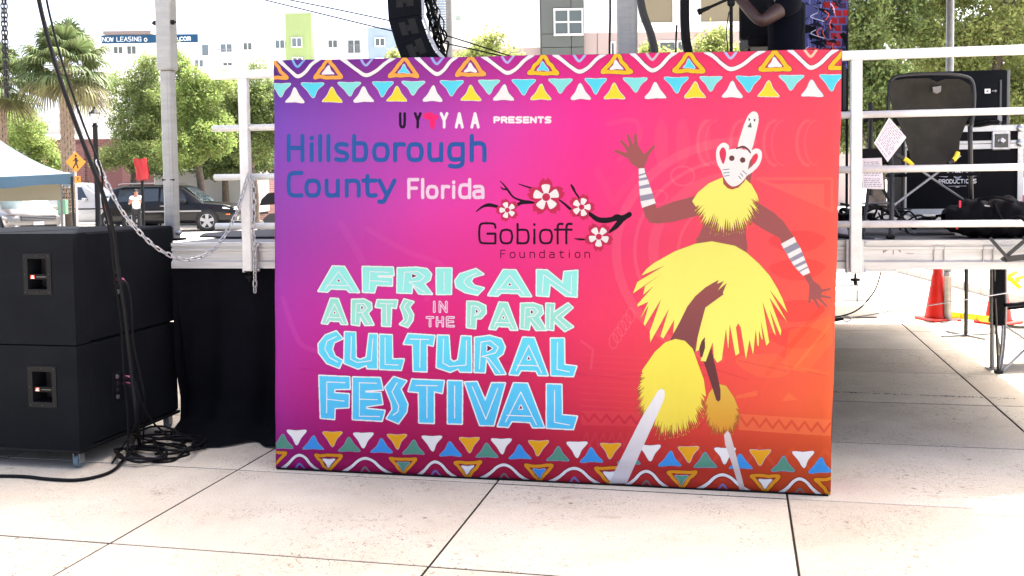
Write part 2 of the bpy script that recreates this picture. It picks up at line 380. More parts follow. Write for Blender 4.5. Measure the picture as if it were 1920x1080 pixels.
def PG(pts, col, al=1, f=None, col2=None, sm=0):
    if f: pts = [f(*p) for p in pts]
    if sm: pts = [tuple(v)[:2] for v in catmull([(a, b, 0) for a, b in pts], sm, True)]
    if al < .3: al = al * 1.6
    cv.poly([T(*p) for p in pts], col, al, col2)
GHOST = [1.0]
def ST(pts, wd, col, al=1, f=None, closed=False, sm=0):
    if f: pts = [f(*p) for p in pts]
    if sm: pts = [tuple(v)[:2] for v in catmull([(a, b, 0) for a, b in pts], sm, closed)]
    if isinstance(wd, (list, tuple)) and len(wd) != len(pts):
        wd = [float(np.interp(i / (len(pts) - 1), np.linspace(0, 1, len(wd)), wd)) for i in range(len(pts))]
    if al < .5: al = min(.6, al * 1.7)
    cv.stroke([T(*p) for p in pts], [w * PK for w in wd] if isinstance(wd, (list, tuple)) else wd * PK, col, al, closed)
LT = (255, 170, 165); DK = (200, 30, 50)
# faint printed motifs
def arc(cx, cy, rx, ry, a0, a1, n=24): return [(cx + rx * math.cos(math.radians(a0 + (a1 - a0) * i / n)), cy + ry * math.sin(math.radians(a0 + (a1 - a0) * i / n))) for i in range(n + 1)]
for (rx, ry, wd, al) in ((235, 205, 16, .10), (200, 172, 6, .12), (165, 140, 18, .09), (118, 100, 5, .12)): ST(arc(1390, 470, rx, ry, 100, 275), wd, LT, al)
for k in range(4): ST(arc(1330 + 62 * k, 268, 22, 42, 90, 270), 5, (255, 165, 150), .13); ST(arc(1345 + 62 * k, 268, 22, 42, 90, 270), 3, (255, 165, 150), .10)
for k in range(3): PG(arc(1240 + 40 * k, 268, 13, 46, 0, 360), (255, 130, 140), .10)
PG([(1448, 345), (1545, 345), (1545, 385), (1480, 358)], (255, 150, 110), .16); ST([(1420, 335), (1560, 335), (1560, 395), (1420, 335)], 5, (255, 150, 110), .15)
for yy, ww in ((460, 62), (512, 64), (590, 60), (640, 60)): PG([(1440, yy - 10), (1480, yy - 26), (1520, yy - 26), (1548, yy - 12), (1520, yy + 10), (1475, yy + 12)], (235, 40, 50), .16, sm=5)
PG([(1480, 620), (1560, 590), (1562, 640), (1512, 700), (1470, 690)], (255, 150, 60), .14); ST([(1440, 700), (1540, 580)], 10, (235, 50, 40), .12)
ST([(1555, 610), (1490, 690), (1556, 700)], 5, (255, 160, 80), .16); PG([(1478, 735), (1496, 750), (1466, 752)], (255, 150, 80), .2)
PG([(1380, 742), (1420, 732), (1420, 742), (1378, 748)], (255, 160, 80), .18)
PG([(1378, 672), (1460, 665), (1478, 702), (1420, 706)], (255, 150, 80), .13, sm=4)
for k in range(5): ST(arc(1150 + 8 * k, 640 - 12 * k, 8, 14, 0, 360), 2, LT, .14)
ST([(1090, 640), (1112, 655), (1108, 690)], 4, LT, .10); ST(arc(1280, 330, 22, 18, 0, 360), 3, LT, .14); ST(arc(1235, 370, 16, 13, 0, 360), 3, LT, .12)
ST([(1140, 232), (1190, 226), (1198, 262), (1160, 300)], 8, (255, 120, 150), .12, sm=5); ST([(1145, 430), (1200, 360), (1260, 300)], 7, (255, 120, 150), .08)
ST([(1120, 320), (1150, 380), (1190, 330)], 12, (255, 120, 150), .07); ST([(690, 430), (760, 470), (830, 500), (800, 560)], 10, (255, 140, 200), .07, sm=5)
ST([(640, 420), (690, 520), (660, 600)], 14, (255, 140, 210), .05, sm=5); ST([(530, 560), (560, 640), (600, 660)], 10, (255, 140, 210), .06, sm=5)
for k in range(14): ST([(560 + 75 * k, 690 + 14 * math.sin(k)), (650 + 75 * k, 704 + 9 * math.sin(k * 2.1))], 3, (120, 0, 60), .05)
for k in range(9): ST([(1090, 665 + 12 * k), (1225, 672 + 12 * k)], 3, (255, 120, 100), .06)
# woven zigzag band low on the right
PG([(1090, 770), (1210, 772), (1210, 800), (1090, 797)], (240, 80, 90), .35); PG([(1385, 776), (1559, 787), (1558, 818), (1385, 806)], (255, 130, 80), .55)
def zig(x0, x1, y0, y1, st, am, col, al): 
    n = int((x1 - x0) / st); ST([(x0 + (x1 - x0) * i / n, y0 + (y1 - y0) * i / n + (am if i % 2 else -am)) for i in range(n + 1)], 4.5, col, al)
zig(1092, 1205, 783, 788, 11, 7, (200, 45, 65), .8); zig(1388, 1557, 790, 803, 11.5, 8, (222, 80, 55), .8); zig(1300, 1322, 795, 797, 10, 7, (215, 60, 60), .7)
for k in range(5): ST([(1270 + 62 * k, 868 + 3 * k), (1300 + 62 * k, 832 + 3 * k), (1330 + 62 * k, 868 + 3 * k)], 6, (255, 110, 70), .12)
for k in range(6): ST([(1090 + 16 * k, 835), (1100 + 16 * k, 812), (1106 + 16 * k, 838)], 4, (230, 70, 90), .18)
# ---- top border
def edge_t(x): return 113 - .0197 * (x - 512)
def edge_b(x): return 880 + .049 * (x - 515)
def sc(x): return 1 + .10 * (x - 512) / 1068
WH = (252, 252, 252); ORA = (255, 178, 82); YEL = (250, 232, 62); CYA = (92, 226, 252); TEA = (140, 236, 236)
jr = random.Random(3)
def j(a=1.0): return jr.uniform(-a, a)
def tri(cx, ytop, hw, h, up, col, rim=(245, 240, 255)):
    s_ = sc(cx); hw *= s_; h *= s_
    if up: p = [(cx + j(2), ytop), (cx + hw * .45, ytop + h * .5 + j(1)), (cx + hw, ytop + h * .93), (cx + hw * .8, ytop + h + j(1)), (cx, ytop + h - 1 + j(.6)), (cx - hw * .8, ytop + h + j(1)), (cx - hw, ytop + h * .92), (cx - hw * .5 + j(1), ytop + h * .55)]
    else: p = [(cx + j(2), ytop + h), (cx + hw * .45, ytop + h * .5 + j(1)), (cx + hw, ytop + h * .1), (cx + hw * .85, ytop), (cx, ytop + 1 + j(.6)), (cx - hw * .85, ytop), (cx - hw, ytop + h * .1), (cx - hw * .5 + j(1), ytop + h * .5)]
    pp = [tuple(v)[:2] for v in catmull([(a, b, 0) for a, b in p], 4, True)]
    ST(pp, 3.2, (95, 35, 70), .7, closed=True); ST(pp, 2.0, rim, 1, closed=True); PG(pp, col)
orx = [512, 615, 757, 882, 1018, 1156, 1292, 1453, 1583]
def wob(a, b, n=5, am=1.2): return [(a[0] + (b[0] - a[0]) * i / n + j(am), a[1] + (b[1] - a[1]) * i / n + j(am)) for i in range(n)]
for i, x in enumerate(orx):
    e = edge_t(x); s_ = sc(x); o_ = (255, 178, 82) if x < 1000 else (250, 205, 48)
    A, B, D = (x, e + 1), (x + 25 * s_, e + 33 * s_), (x - 25 * s_, e + 33 * s_)
    ring = wob(A, B) + wob(B, D) + wob(D, A); ring = [tuple(v)[:2] for v in catmull([(a, b, 0) for a, b in ring], 3, True)]
    ST(ring, 9.2, (90, 30, 70), .6, closed=True); ST(ring, 7.0, o_, 1, closed=True)
    if x not in (512, 1583): tri(x, e + 12 * s_, 11 if i % 2 else 10, 16, True, WH if i % 2 else CYA)
    else: tri(x, e + 12, 7, 14, True, (90, 40, 120) if x < 600 else (240, 70, 60), (90, 40, 120) if x < 600 else (240, 70, 60))
for i, (x, a, b) in enumerate(((558, 521, 596), (686, 640, 737), (819, 780, 855), (951, 904, 997), (1086, 1039, 1133), (1223, 1184, 1266), (1370, 1323, 1431), (1520, 1481, 1569))):
    s_ = sc(x); p = [(a, edge_t(a) - 1), (a + (x - a) * .3 + j(1), edge_t(x) + 10), (x - (x - a) * .35 + j(1), edge_t(x) + 22 * s_), (x, edge_t(x) + 31 * s_), (x + (b - x) * .35, edge_t(x) + 24 * s_), (b - (b - x) * .3 + j(1), edge_t(x) + 9), (b, edge_t(b) - 1)]
    ST(p, 9.0, (80, 25, 70), .55, sm=5); ST(p, [8.2, 6.6, 6.2, 7.2, 6.4, 6.6, 8.2], WH, sm=5)
    q = [(x - 11, edge_t(x)), (x - 5, edge_t(x) + 9), (x, edge_t(x) + 13), (x + 5, edge_t(x) + 9), (x + 11, edge_t(x))]
    ST(q, 4.2, [(135, 195, 250), (170, 190, 240), (160, 190, 250), (190, 190, 245), (170, 210, 250), (220, 200, 215), (190, 200, 245), (250, 215, 180)][i], sm=4)
for i, x in enumerate((526, 586, 655, 718, 775, 847, 917, 982, 1051, 1117, 1191, 1268, 1333, 1403, 1484, 1558)): tri(x, edge_t(x) + 43.5 * sc(x), 20.5 if i % 3 else 18.5, 28 if i % 2 else 25.5, False, CYA if i % 2 else TEA)
for i, x in enumerate((553, 623, 682, 744, 811, 883, 944, 1014, 1089, 1152, 1229, 1303, 1373, 1441, 1523)): tri(x, edge_t(x) + 52 * sc(x), 18 if i % 4 else 17, 28, True, YEL if i % 2 else WH)
# ---- bottom border
OR2 = (244, 176, 34); BLU = (66, 158, 244); TE2 = (92, 158, 136)
def eb(x): return edge_b(x)
for i, x in enumerate((556, 623.5, 681, 744, 810, 880, 940, 1010, 1082, 1145, 1219, 1291, 1359.5, 1425.6, 1506)): tri(x, eb(x) - 75 * sc(x), 17.5, 27.5, False, OR2 if i % 2 else WH, (240, 200, 190) if i % 2 else WH)
for i, x in enumerate((529, 587, 655, 715, 775, 845, 913, 975, 1046, 1109, 1179, 1256, 1322.5, 1389, 1468, 1538)): tri(x, eb(x) - 66 * sc(x), 19.5, 26, True, BLU if i % 2 else TE2, (170, 160, 200))
for i, x in enumerate((510, 616, 755.6, 877, 1011, 1143, 1278, 1435, 1556)):
    e = eb(x); s_ = sc(x); A, B, D = (x, e - 2), (x + 24 * s_, e - 30 * s_), (x - 24 * s_, e - 30 * s_)
    ring = wob(A, B) + wob(B, D) + wob(D, A); ring = [tuple(v)[:2] for v in catmull([(a, b, 0) for a, b in ring], 3, True)]
    ST(ring, 8.4, (90, 20, 20), .6, closed=True); ST(ring, 6.0, (240, 160, 40), 1, closed=True)
    if 0 < i < 8: tri(x, e - 24 * s_, 11, 16, False, [WH, TE2, WH, BLU, WH, TE2, WH][i - 1], (200, 190, 200))
for i, (x, a, b) in enumerate(((561, 527, 596), (684.5, 642, 732), (816.5, 783, 854), (945, 901, 989), (1077, 1030, 1123), (1212, 1174, 1251), (1355, 1308, 1405), (1499.7, 1462, 1539))):
    s_ = sc(x); p = [(a, eb(a)), (a + (x - a) * .4, eb(x) - 13 * s_), (x - (x - a) * .3, eb(x) - 24 * s_), (x, eb(x) - 28 * s_), (x + (b - x) * .3, eb(x) - 23 * s_), (b - (b - x) * .4, eb(x) - 11 * s_), (b, eb(b))]
    ST(p, 8.2, (80, 15, 25), .55, sm=5); ST(p, [7.4, 5.4, 5, 5.6, 5, 5.4, 7.4], WH, sm=5)
    ST([(x - 9, eb(x) - 1), (x - 4, eb(x) - 9), (x, eb(x) - 12), (x + 4, eb(x) - 9), (x + 9, eb(x) - 1)], 3.8, (120, 130, 200) if i % 2 == 0 else (125, 120, 125), sm=4)
# ---- sponsors
NAV = (42, 92, 172)
def GW(ch, a, b, yb, yx, wd, col, f, capf=1): glyph(cv, ch, 0, 1, 0, 0, 0, col) if False else [ST([f(a + p[0] * (b - a), yb - p[1] * (yb - yx) * capf) for p in pl], wd, col) for pl in GL[ch]]
for ch, a, b in (('H', 144, 234), ('i', 280, 310), ('l', 335, 365), ('l', 390, 418), ('s', 452, 528), ('b', 572, 650), ('o', 704, 790), ('r', 840, 898), ('o', 928, 1012), ('u', 1064, 1140), ('g', 1194, 1280), ('h', 1340, 1422)):
    GW(ch, a, b, 384, 280, 8.3, NAV, c1, 1.06 if ch in 'Hlbh' else 1)
for ch, a, b in (('C', 144, 228), ('o', 260, 342), ('u', 392, 466), ('n', 524, 602), ('t', 632, 712), ('y', 738, 836)): GW(ch, a, b, 616, 518, 8.3, NAV, c1, 1.06 if ch == 'C' else 1)
for ch, a, b in (('F', 930, 988), ('l', 1010, 1030), ('o', 1052, 1112), ('r', 1150, 1190), ('i', 1212, 1232), ('d', 1262, 1326), ('a', 1354, 1412)):
    GW(ch, a, b, 628, 556, 7.2, (205, 110, 175), c1, 1.14 if ch in 'Fld' else 1); GW(ch, a, b, 628, 556, 6.0, (255, 222, 246), c1, 1.14 if ch in 'Fld' else 1)
def cap(ch, a, b, y1, y0, wd, col, f=None):
    f = f or (lambda x, y: (x, y)); GW(ch, a, b, y1, y1 - (y1 - y0) / 1.42, wd, col, f)
for ch, a, b, col in (('U', 873, 902, (28, 12, 42)), ('Y', 970, 1004, (28, 12, 42)), ('Y', 1140, 1178, WH), ('A', 1238, 1278, WH), ('A', 1340, 1382, WH)): cap(ch, a, b, 168, 80, 5.2, col, c1)
PG([(1022, 84), (1045, 74), (1080, 74), (1092, 88), (1112, 86), (1122, 104), (1106, 125), (1102, 150), (1088, 182), (1076, 184), (1066, 150), (1062, 122), (1040, 118), (1026, 106)], (252, 40, 120), 1, c1, sm=4)
x = 927
for ch in 'PRESENTS': cap(ch, x, x + 9, 229.5, 220, 3.6, WH); x += 13.7
INK = (40, 8, 34)
BK = (22, 12, 26)
for pts, ws in (([(178, 470), (240, 420), (310, 402), (390, 418)], [1.5, 4, 7, 5]), ([(560, 430), (620, 385), (690, 372), (770, 380)], [4, 6, 7, 3]), ([(690, 372), (600, 345), (545, 315), (500, 255), (455, 195), (418, 160)], [6, 3.5, 3.2, 4, 2.5, 1.2]), ([(495, 245), (450, 240), (425, 222)], [3, 3, 1.5]),
                ([(608, 190), (700, 220), (800, 250)], [1.5, 3, 3.4]), ([(1010, 345), (1070, 390), (1140, 450), (1240, 500)], [2.4, 4, 5, 6]), ([(1138, 198), (1160, 235), (1180, 275), (1225, 340)], [3, 5, 3.4, 3.4]),
                ([(1200, 500), (1300, 480), (1400, 545), (1480, 558), (1560, 545), (1600, 530), (1650, 540), (1690, 520), (1728, 498)], [6, 6, 9, 10, 9, 12, 12, 9, 9]), ([(1640, 560), (1590, 620), (1520, 680)], [10, 9, 3]), ([(1172, 742), (1230, 750), (1300, 752)], [1.5, 4, 3])):
    ST(pts, ws, BK, f=c2, sm=4)
def flower(cx, cy, R, a0):
    for col, k in (((206, 45, 88), 0), (WH, 1)):
        for i in range(5):
            a = math.radians(a0 + 72 * i); e = Vector((math.cos(a), math.sin(a), 0)); n_ = Vector((-e.y, e.x, 0)); c = Vector((cx, cy, 0))
            if k == 0: pp = [c, c + e * R * .5 + n_ * R * .40, c + e * R * .85 + n_ * R * .34, c + e * R * 1.08 + n_ * R * .13, c + e * R * .93, c + e * R * 1.08 - n_ * R * .13, c + e * R * .85 - n_ * R * .34, c + e * R * .5 - n_ * R * .40]
            else: pp = [c, c + e * R * .35 + n_ * R * .17, c + e * R * .62 + n_ * R * .24, c + e * R * .71 + n_ * R * .12, c + e * R * .71 - n_ * R * .12, c + e * R * .62 - n_ * R * .24, c + e * R * .35 - n_ * R * .17]
            PG([(p.x, p.y) for p in pp], col, f=c2, sm=(0 if k == 0 else 4))
        PG(arc(cx, cy, R * (.5 if k == 0 else .26), R * (.5 if k == 0 else .26), 0, 360), col, f=c2)
    PG(arc(cx, cy, R * .22, R * .22, 0, 360), (205, 45, 85), f=c2)
flower(885, 322, 182, -92); flower(493, 453, 112, -108); flower(1243, 423, 128, -72); flower(1418, 723, 140, -52)
for ch, a, b in (('G', 210, 372), ('o', 424, 540), ('b', 596, 706), ('i', 755, 777), ('o', 824, 942), ('f', 975, 1050), ('f', 1062, 1142)): GW(ch, a, b, 790, 652, 4.1, INK, c2, 1.04 if ch == 'G' else 1)
for ch, a, b in (('F', 426, 470), ('o', 522, 570), ('u', 620, 664), ('n', 722, 768), ('d', 820, 866), ('a', 920, 966), ('t', 1020, 1062), ('i', 1112, 1128), ('o', 1180, 1226), ('n', 1278, 1324)): GW(ch, a, b, 934, 882, 1.75, (78, 8, 40), c2, 1.0)
# ---- event title: outlined, inlined display capitals
T1 = (158, 250, 242); T1b = (168, 252, 240); T2 = (160, 240, 222); T3 = (108, 230, 255); T4 = (96, 212, 255)
def L_(f, poly, inl, col, holes=(), col2=None):
    jj = random.Random(len(poly) * 7 + int(poly[0][0]))
    cv_pts = [f(*p) for p in poly]
    LET.append((cv_pts, [[f(*p) for p in il] for il in inl], [[f(*p) for p in h] for h in holes], col, col2))
LET = []
def A3(x0, x1, y0, y1, ytl, dy=0):                      # an A as in the first line; returns poly, inlines, hole
    W = x1 - x0; H = y1 - y0; cx = (x0 + x1) / 2
    poly = [(cx - W * .15, y0), (cx + W * .14, y0 + 3), (x1, y1), (x1 - W * .24, y1 - 1), (x1 - W * .30, y1 - H * .12), (x0 + W * .30, y1 - H * .14), (x0 + W * .22, y1 - 3), (x0, y1 - 7)]
    inl = [[(x0 + W * .17, y1 - H * .12), (cx, y0 + H * .2), (x1 - W * .16, y1 - H * .06)], [(x0 + W * .20, y1 - H * .27), (x1 - W * .25, y1 - H * .25)]]
    hole = [(cx, y0 + H * .50), (cx + W * .035, y0 + H * .58), (cx - W * .035, y0 + H * .58)]
    return poly, inl, [hole]
def LA(f, x0, x1, y0, y1, col, col2=None): p, i, h = A3(x0, x1, y0, y1, 0); L_(f, p, i, col, h, col2)
# AFRICAN
LA(c3, 62, 345, 72, 250, T1)
L_(c3, [(370, 75), (580, 80), (585, 133), (475, 133), (475, 148), (575, 152), (573, 205), (465, 200), (450, 252), (372, 248)], [[(415, 235), (420, 108), (555, 112)], [(420, 170), (548, 178)]], T1)
L_(c3, [(612, 85), (740, 80), (815, 90), (845, 125), (835, 165), (795, 190), (850, 262), (760, 260), (715, 195), (708, 255), (610, 252)], [[(650, 235), (660, 112), (755, 108), (800, 140), (770, 172), (690, 180), (800, 250)]], T1, [[(713, 125), (745, 137), (713, 150)]])
L_(c3, [(882, 85), (986, 86), (982, 262), (884, 262)], [[(934, 110), (934, 238)]], T1)
L_(c3, [(1155, 90), (1205, 125), (1135, 145), (1118, 175), (1142, 205), (1208, 222), (1165, 268), (1080, 250), (1020, 215), (1012, 170), (1045, 125)], [[(1158, 118), (1090, 148), (1070, 180), (1100, 215), (1165, 238)]], T1)
LA(c3, 1240, 1535, 97, 278, T1)
L_(c3, [(1575, 98), (1645, 100), (1755, 190), (1765, 110), (1855, 102), (1850, 282), (1775, 275), (1665, 190), (1655, 278), (1575, 272)], [[(1612, 258), (1622, 130), (1812, 262), (1815, 135)]], T1)
# ARTS / PARK
LA(c3, 85, 262, 295, 472, T2)
L_(c3, [(295, 303), (380, 300), (428, 325), (432, 365), (405, 395), (445, 475), (385, 478), (352, 420), (345, 480), (292, 472)], [[(318, 460), (325, 330), (380, 328), (402, 358), (375, 388), (335, 392)], [(365, 395), (410, 465)]], T2, [[(360, 345), (374, 358), (360, 372)]])
L_(c3, [(472, 305), (610, 308), (600, 360), (568, 352), (562, 485), (505, 482), (505, 358), (460, 352)], [[(492, 328), (580, 332)], [(533, 335), (535, 465)]], T2)
L_(c3, [(658, 300), (722, 318), (692, 352), (720, 405), (715, 445), (682, 492), (628, 472), (660, 440), (650, 400), (632, 352)], [[(680, 318), (655, 352), (690, 410), (680, 450), (655, 470)]], T2)
L_(c3, [(1095, 315), (1165, 318), (1220, 345), (1222, 395), (1190, 430), (1155, 432), (1150, 500), (1092, 492)], [[(1118, 480), (1122, 345), (1165, 348), (1190, 378), (1170, 405), (1140, 410)]], T2, [[(1155, 370), (1168, 382), (1155, 396)]])
LA(c3, 1248, 1440, 322, 510, T2)
L_(c3, [(1465, 330), (1550, 328), (1610, 348), (1618, 395), (1590, 425), (1640, 512), (1570, 512), (1530, 450), (1520, 508), (1462, 500)], [[(1488, 490), (1495, 358), (1560, 355), (1585, 385), (1560, 415), (1510, 422)], [(1540, 430), (1600, 500)]], T2, [[(1535, 375), (1552, 388), (1535, 402)]])
L_(c3, [(1640, 330), (1695, 332), (1690, 395), (1790, 328), (1822, 358), (1745, 425), (1825, 490), (1768, 520), (1692, 450), (1688, 512), (1640, 505)], [[(1664, 495), (1668, 352)], [(1800, 350), (1705, 425), (1785, 500)]], T2)
# CULTURAL
L_(c4, [(185, 42), (228, 92), (170, 118), (155, 165), (175, 215), (228, 245), (205, 295), (120, 262), (65, 190), (62, 130), (110, 70)], [[(185, 78), (120, 110), (105, 165), (140, 225), (195, 255)]], T3)
L_(c4, [(245, 48), (318, 50), (320, 225), (350, 240), (395, 222), (415, 60), (470, 62), (468, 300), (400, 298), (395, 275), (335, 300), (240, 262)], [[(290, 75), (285, 235), (330, 258), (428, 245), (440, 95)]], T3)
L_(c4, [(490, 65), (572, 68), (575, 235), (655, 235), (635, 308), (488, 302)], [[(525, 85), (525, 270), (615, 275)]], T3)
L_(c4, [(685, 60), (868, 72), (855, 140), (812, 130), (812, 318), (722, 315), (718, 132), (655, 128)], [[(700, 95), (828, 98)], [(768, 100), (765, 290)]], T3)
L_(c4, [(890, 70), (965, 72), (975, 235), (1000, 255), (1030, 240), (1055, 75), (1120, 78), (1122, 322), (1045, 320), (1030, 298), (975, 322), (882, 290)], [[(930, 95), (925, 260), (970, 285), (1085, 275), (1090, 105)]], T3)
L_(c4, [(1148, 85), (1250, 72), (1330, 95), (1355, 150), (1340, 195), (1300, 225), (1358, 335), (1290, 338), (1225, 225), (1215, 325), (1145, 322)], [[(1178, 300), (1190, 115), (1255, 105), (1310, 150), (1290, 190), (1195, 215), (1240, 225), (1320, 325)]], T3, [[(1233, 138), (1268, 158), (1233, 180)]])
LA(c4, 1388, 1650, 85, 345, T3)
L_(c4, [(1672, 92), (1762, 92), (1765, 275), (1848, 285), (1825, 352), (1675, 345)], [[(1718, 120), (1715, 305), (1800, 322)]], T3)
# FESTIVAL
L_(c4, [(68, 350), (275, 360), (278, 440), (172, 442), (172, 470), (272, 478), (270, 568), (175, 572), (172, 648), (80, 640)], [[(120, 605), (120, 392), (245, 398)], [(125, 512), (240, 525)]], T4)
L_(c4, [(300, 362), (490, 365), (508, 445), (385, 452), (388, 465), (492, 468), (505, 545), (392, 562), (392, 580), (520, 592), (500, 662), (300, 650)], [[(345, 630), (345, 398), (465, 402)], [(350, 512), (470, 515)], [(350, 630), (485, 632)]], T4)
L_(c4, [(585, 358), (672, 385), (632, 440), (680, 545), (672, 600), (615, 678), (535, 645), (575, 585), (570, 540), (525, 430)], [[(608, 398), (572, 460), (620, 560), (612, 600), (580, 622)]], T4)
L_(c4, [(712, 375), (932, 385), (918, 468), (862, 455), (862, 675), (762, 672), (760, 462), (688, 455)], [[(738, 415), (885, 418)], [(815, 420), (815, 640)]], T4)
L_(c4, [(960, 385), (1058, 388), (1055, 680), (960, 678)], [[(1006, 420), (1006, 640)]], T4)
L_(c4, [(1078, 395), (1160, 392), (1218, 525), (1265, 400), (1355, 400), (1275, 692), (1180, 690)], [[(1128, 425), (1222, 650), (1305, 435)]], T4)
LA(c4, 1305, 1625, 400, 705, T4)
L_(c4, [(1645, 408), (1745, 412), (1748, 622), (1852, 632), (1825, 718), (1645, 708)], [[(1698, 450), (1698, 670), (1800, 690)]], T4)
for pts, inl, holes, col, c_2 in LET: ST(pts, 6.6, (110, 25, 85), .8, closed=True)
for pts, inl, holes, col, c_2 in LET: ST(pts, 5.0, WH, closed=True)
for pts, inl, holes, col, c_2 in LET:
    cc = col; PG(pts, cc, col2=tuple(min(255, int(v * k)) for v, k in zip(cc, (.88, .965, 1.0))) if col in (T3, T4) else None)
for pts, inl, holes, col, c_2 in LET:
    for il in inl: ST(il, 2.3, (130, 205, 235), .45, sm=0); ST(il, 1.7, WH)
    for h in holes: ST(h, 3.4, WH, closed=True); PG(h, (120, 25, 80))
for ch, a, b, y1, y0 in (('I', 866, 866.01, 385, 318), ('N', 905, 950, 385, 318), ('T', 815, 858, 485, 425), ('H', 885, 925, 485, 425), ('E', 955, 1000, 485, 425)):
    cap(ch, a, b, y1, y0, 6.0, (150, 30, 110), c3)
for ch, a, b, y1, y0 in (('I', 866, 866.01, 385, 318), ('N', 905, 950, 385, 318), ('T', 815, 858, 485, 425), ('H', 885, 925, 485, 425), ('E', 955, 1000, 485, 425)):
    cap(ch, a, b, y1, y0, 5.0, (255, 235, 248), c3); cap(ch, a, b, y1, y0, 1.5, (225, 60, 150), c3)
# ---- the stilt dancer
BR = (168, 94, 94); BRd = (108, 62, 64); YE = (255, 252, 122); YE2 = (255, 246, 96); YEd = (232, 192, 80); ED = (150, 105, 50)
def fringe(top, outer, cen, n, col, f, k=.16, col2=None, seed=1):
    rr = random.Random(seed); O = [Vector((a, b, 0)) for a, b in outer]; c = Vector((*cen, 0))
    cum = [0]
    for a, b in zip(O, O[1:]): cum.append(cum[-1] + (b - a).length)
    def pt(t):
        d = t * cum[-1]
        for i in range(len(O) - 1):
            if d <= cum[i + 1] + 1e-6: return O[i].lerp(O[i + 1], (d - cum[i]) / max(1e-6, cum[i + 1] - cum[i]))
        return O[-1]
    sp = []
    for i in range(n):
        t0 = i / n; t1 = (i + .5 + rr.uniform(-.12, .12)) / n
        a = pt(t0); b = pt(t1); q = a.lerp(c, k * rr.uniform(.55, 1.6)); sp.append((q.x, q.y)); tp = b.lerp(c, rr.uniform(-.03, .07)); sp.append((tp.x, tp.y)); sp.append((tp.x * .985 + q.x * .015 + 3, tp.y - 2))
    poly = list(top) + sp
    ST(poly, 1.3, ED, .6, f=f, closed=True); PG(poly, col, f=f, col2=col2)
    for i in range(n * 2 // 3):
        a = pt(rr.uniform(.03, .97)); b = a.lerp(c, rr.uniform(.10, .22)); a2 = a.lerp(c, rr.uniform(.02, .06)); ST([(a2.x, a2.y), (b.x, b.y)], [1.5, .5], (150, 95, 50), .75, f=f)
PG([(1080, 370), (1120, 220), (1155, 130), (1180, 95), (1210, 80), (1238, 95), (1248, 135), (1240, 200), (1185, 408), (1130, 375)], (150, 60, 60), .5, f=lambda x, y: c5(x + 3, y - 2), sm=3)
PG([(1080, 370), (1120, 220), (1155, 130), (1180, 95), (1210, 80), (1238, 95), (1248, 135), (1240, 200), (1185, 408), (1130, 375)], WH, f=c5, sm=3)
for p in ([(1168, 130), (1182, 146), (1168, 160)], [(1222, 138), (1204, 148), (1218, 166)]): PG(p, (70, 62, 60), f=c5)
PG([(1186, 165), (1157, 205), (1192, 211)], (100, 115, 108), f=c5)
PG([(850, 840), (780, 1067), (742, 1110), (1160, 1180), (1145, 1067), (1150, 830)], BR, f=c5)                      # torso
PG([c6(770, 0), c6(722, 115), c6(900, 160), c6(1126, 195), c6(1112, 0)], BR)
PG([(288, 535), (335, 533), (420, 815), (430, 857), (560, 805), (730, 760), (860, 740), (860, 880), (720, 925), (560, 965), (440, 978), (375, 970), (340, 920), (305, 790), (292, 650)], BR, f=c5)
PG([(180, 425), (205, 372), (245, 345), (285, 355), (325, 418), (372, 425), (348, 490), (330, 537), (290, 537), (232, 502)], BR, f=c5)
for a, b in (((195, 435), (104, 396)), ((214, 395), (151, 320)), ((236, 372), (203, 272)), ((266, 365), (262, 268)), ((330, 450), (408, 363))): ST([a, b], [7.6, 4.6], BR, f=c5)
def bands(bd, f):
    for i in range(len(bd) - 1): (a, b), (c, d) = bd[i], bd[i + 1]; PG([a, b, d, c], WH if i % 2 == 0 else (160, 156, 178), f=f)
bands([((288, 537), (333, 534)), ((289, 585), (340, 572)), ((289, 600), (345, 583)), ((290, 617), (352, 605)), ((289, 638), (362, 625)), ((291, 678), (373, 660)), ((293, 702), (383, 688)), ((298, 755), (399, 735)), ((303, 800), (412, 778)), ((315, 852), (424, 815))], c5)
PG([c5(1130, 780), c5(1250, 815), c5(1370, 890), c5(1450, 965), c6(1452, 5), c6(1488, 55), c6(1612, 340), c6(1560, 360), c6(1440, 200), c6(1375, 65), c6(1250, 0), c5(1195, 965), c5(1130, 920)], BR)
bands([((1388, 113), (1490, 57)), ((1408, 150), (1510, 98)), ((1435, 192), (1538, 140)), ((1453, 228), (1553, 175)), ((1470, 255), (1563, 207)), ((1488, 282), (1578, 238)), ((1502, 300), (1585, 262)), ((1525, 324), (1597, 287)), ((1533, 333), (1601, 298)), ((1560, 361), (1615, 337))], c6)
PG([(1565, 362), (1612, 345), (1640, 400), (1690, 435), (1712, 480), (1692, 530), (1642, 547), (1612, 542), (1606, 430)], BR, f=c6)
for a, b in (((1690, 482), (1768, 464)), ((1695, 518), (1774, 532)), ((1680, 532), (1742, 598)), ((1648, 540), (1684, 604)), ((1618, 480), (1609, 568))): ST([a, b], [5, 3.4], BR, f=c6)
PG([(1150, 440), (1198, 440), (1206, 490), (1196, 570), (1180, 650), (1130, 650)], BR, f=c5)                    # back of head
fringe([(716, 800), (760, 730), (850, 655), (960, 608), (966, 660), (1000, 695), (1035, 706), (1085, 690), (1135, 640), (1142, 620), (1190, 665), (1235, 745), (1250, 800)],
       [(1250, 800), (1250, 885), (1212, 938), (1195, 990), (1130, 1055), (1080, 1045), (1030, 1065), (960, 1070), (870, 1060), (830, 1010), (785, 985), (750, 900), (715, 855)], (1010, 600), 38, YE, c5, .20, seed=4)
PG([(960, 610), (1135, 640), (1085, 690), (1035, 703), (1000, 694), (968, 660)], (176, 84, 76), f=c5)
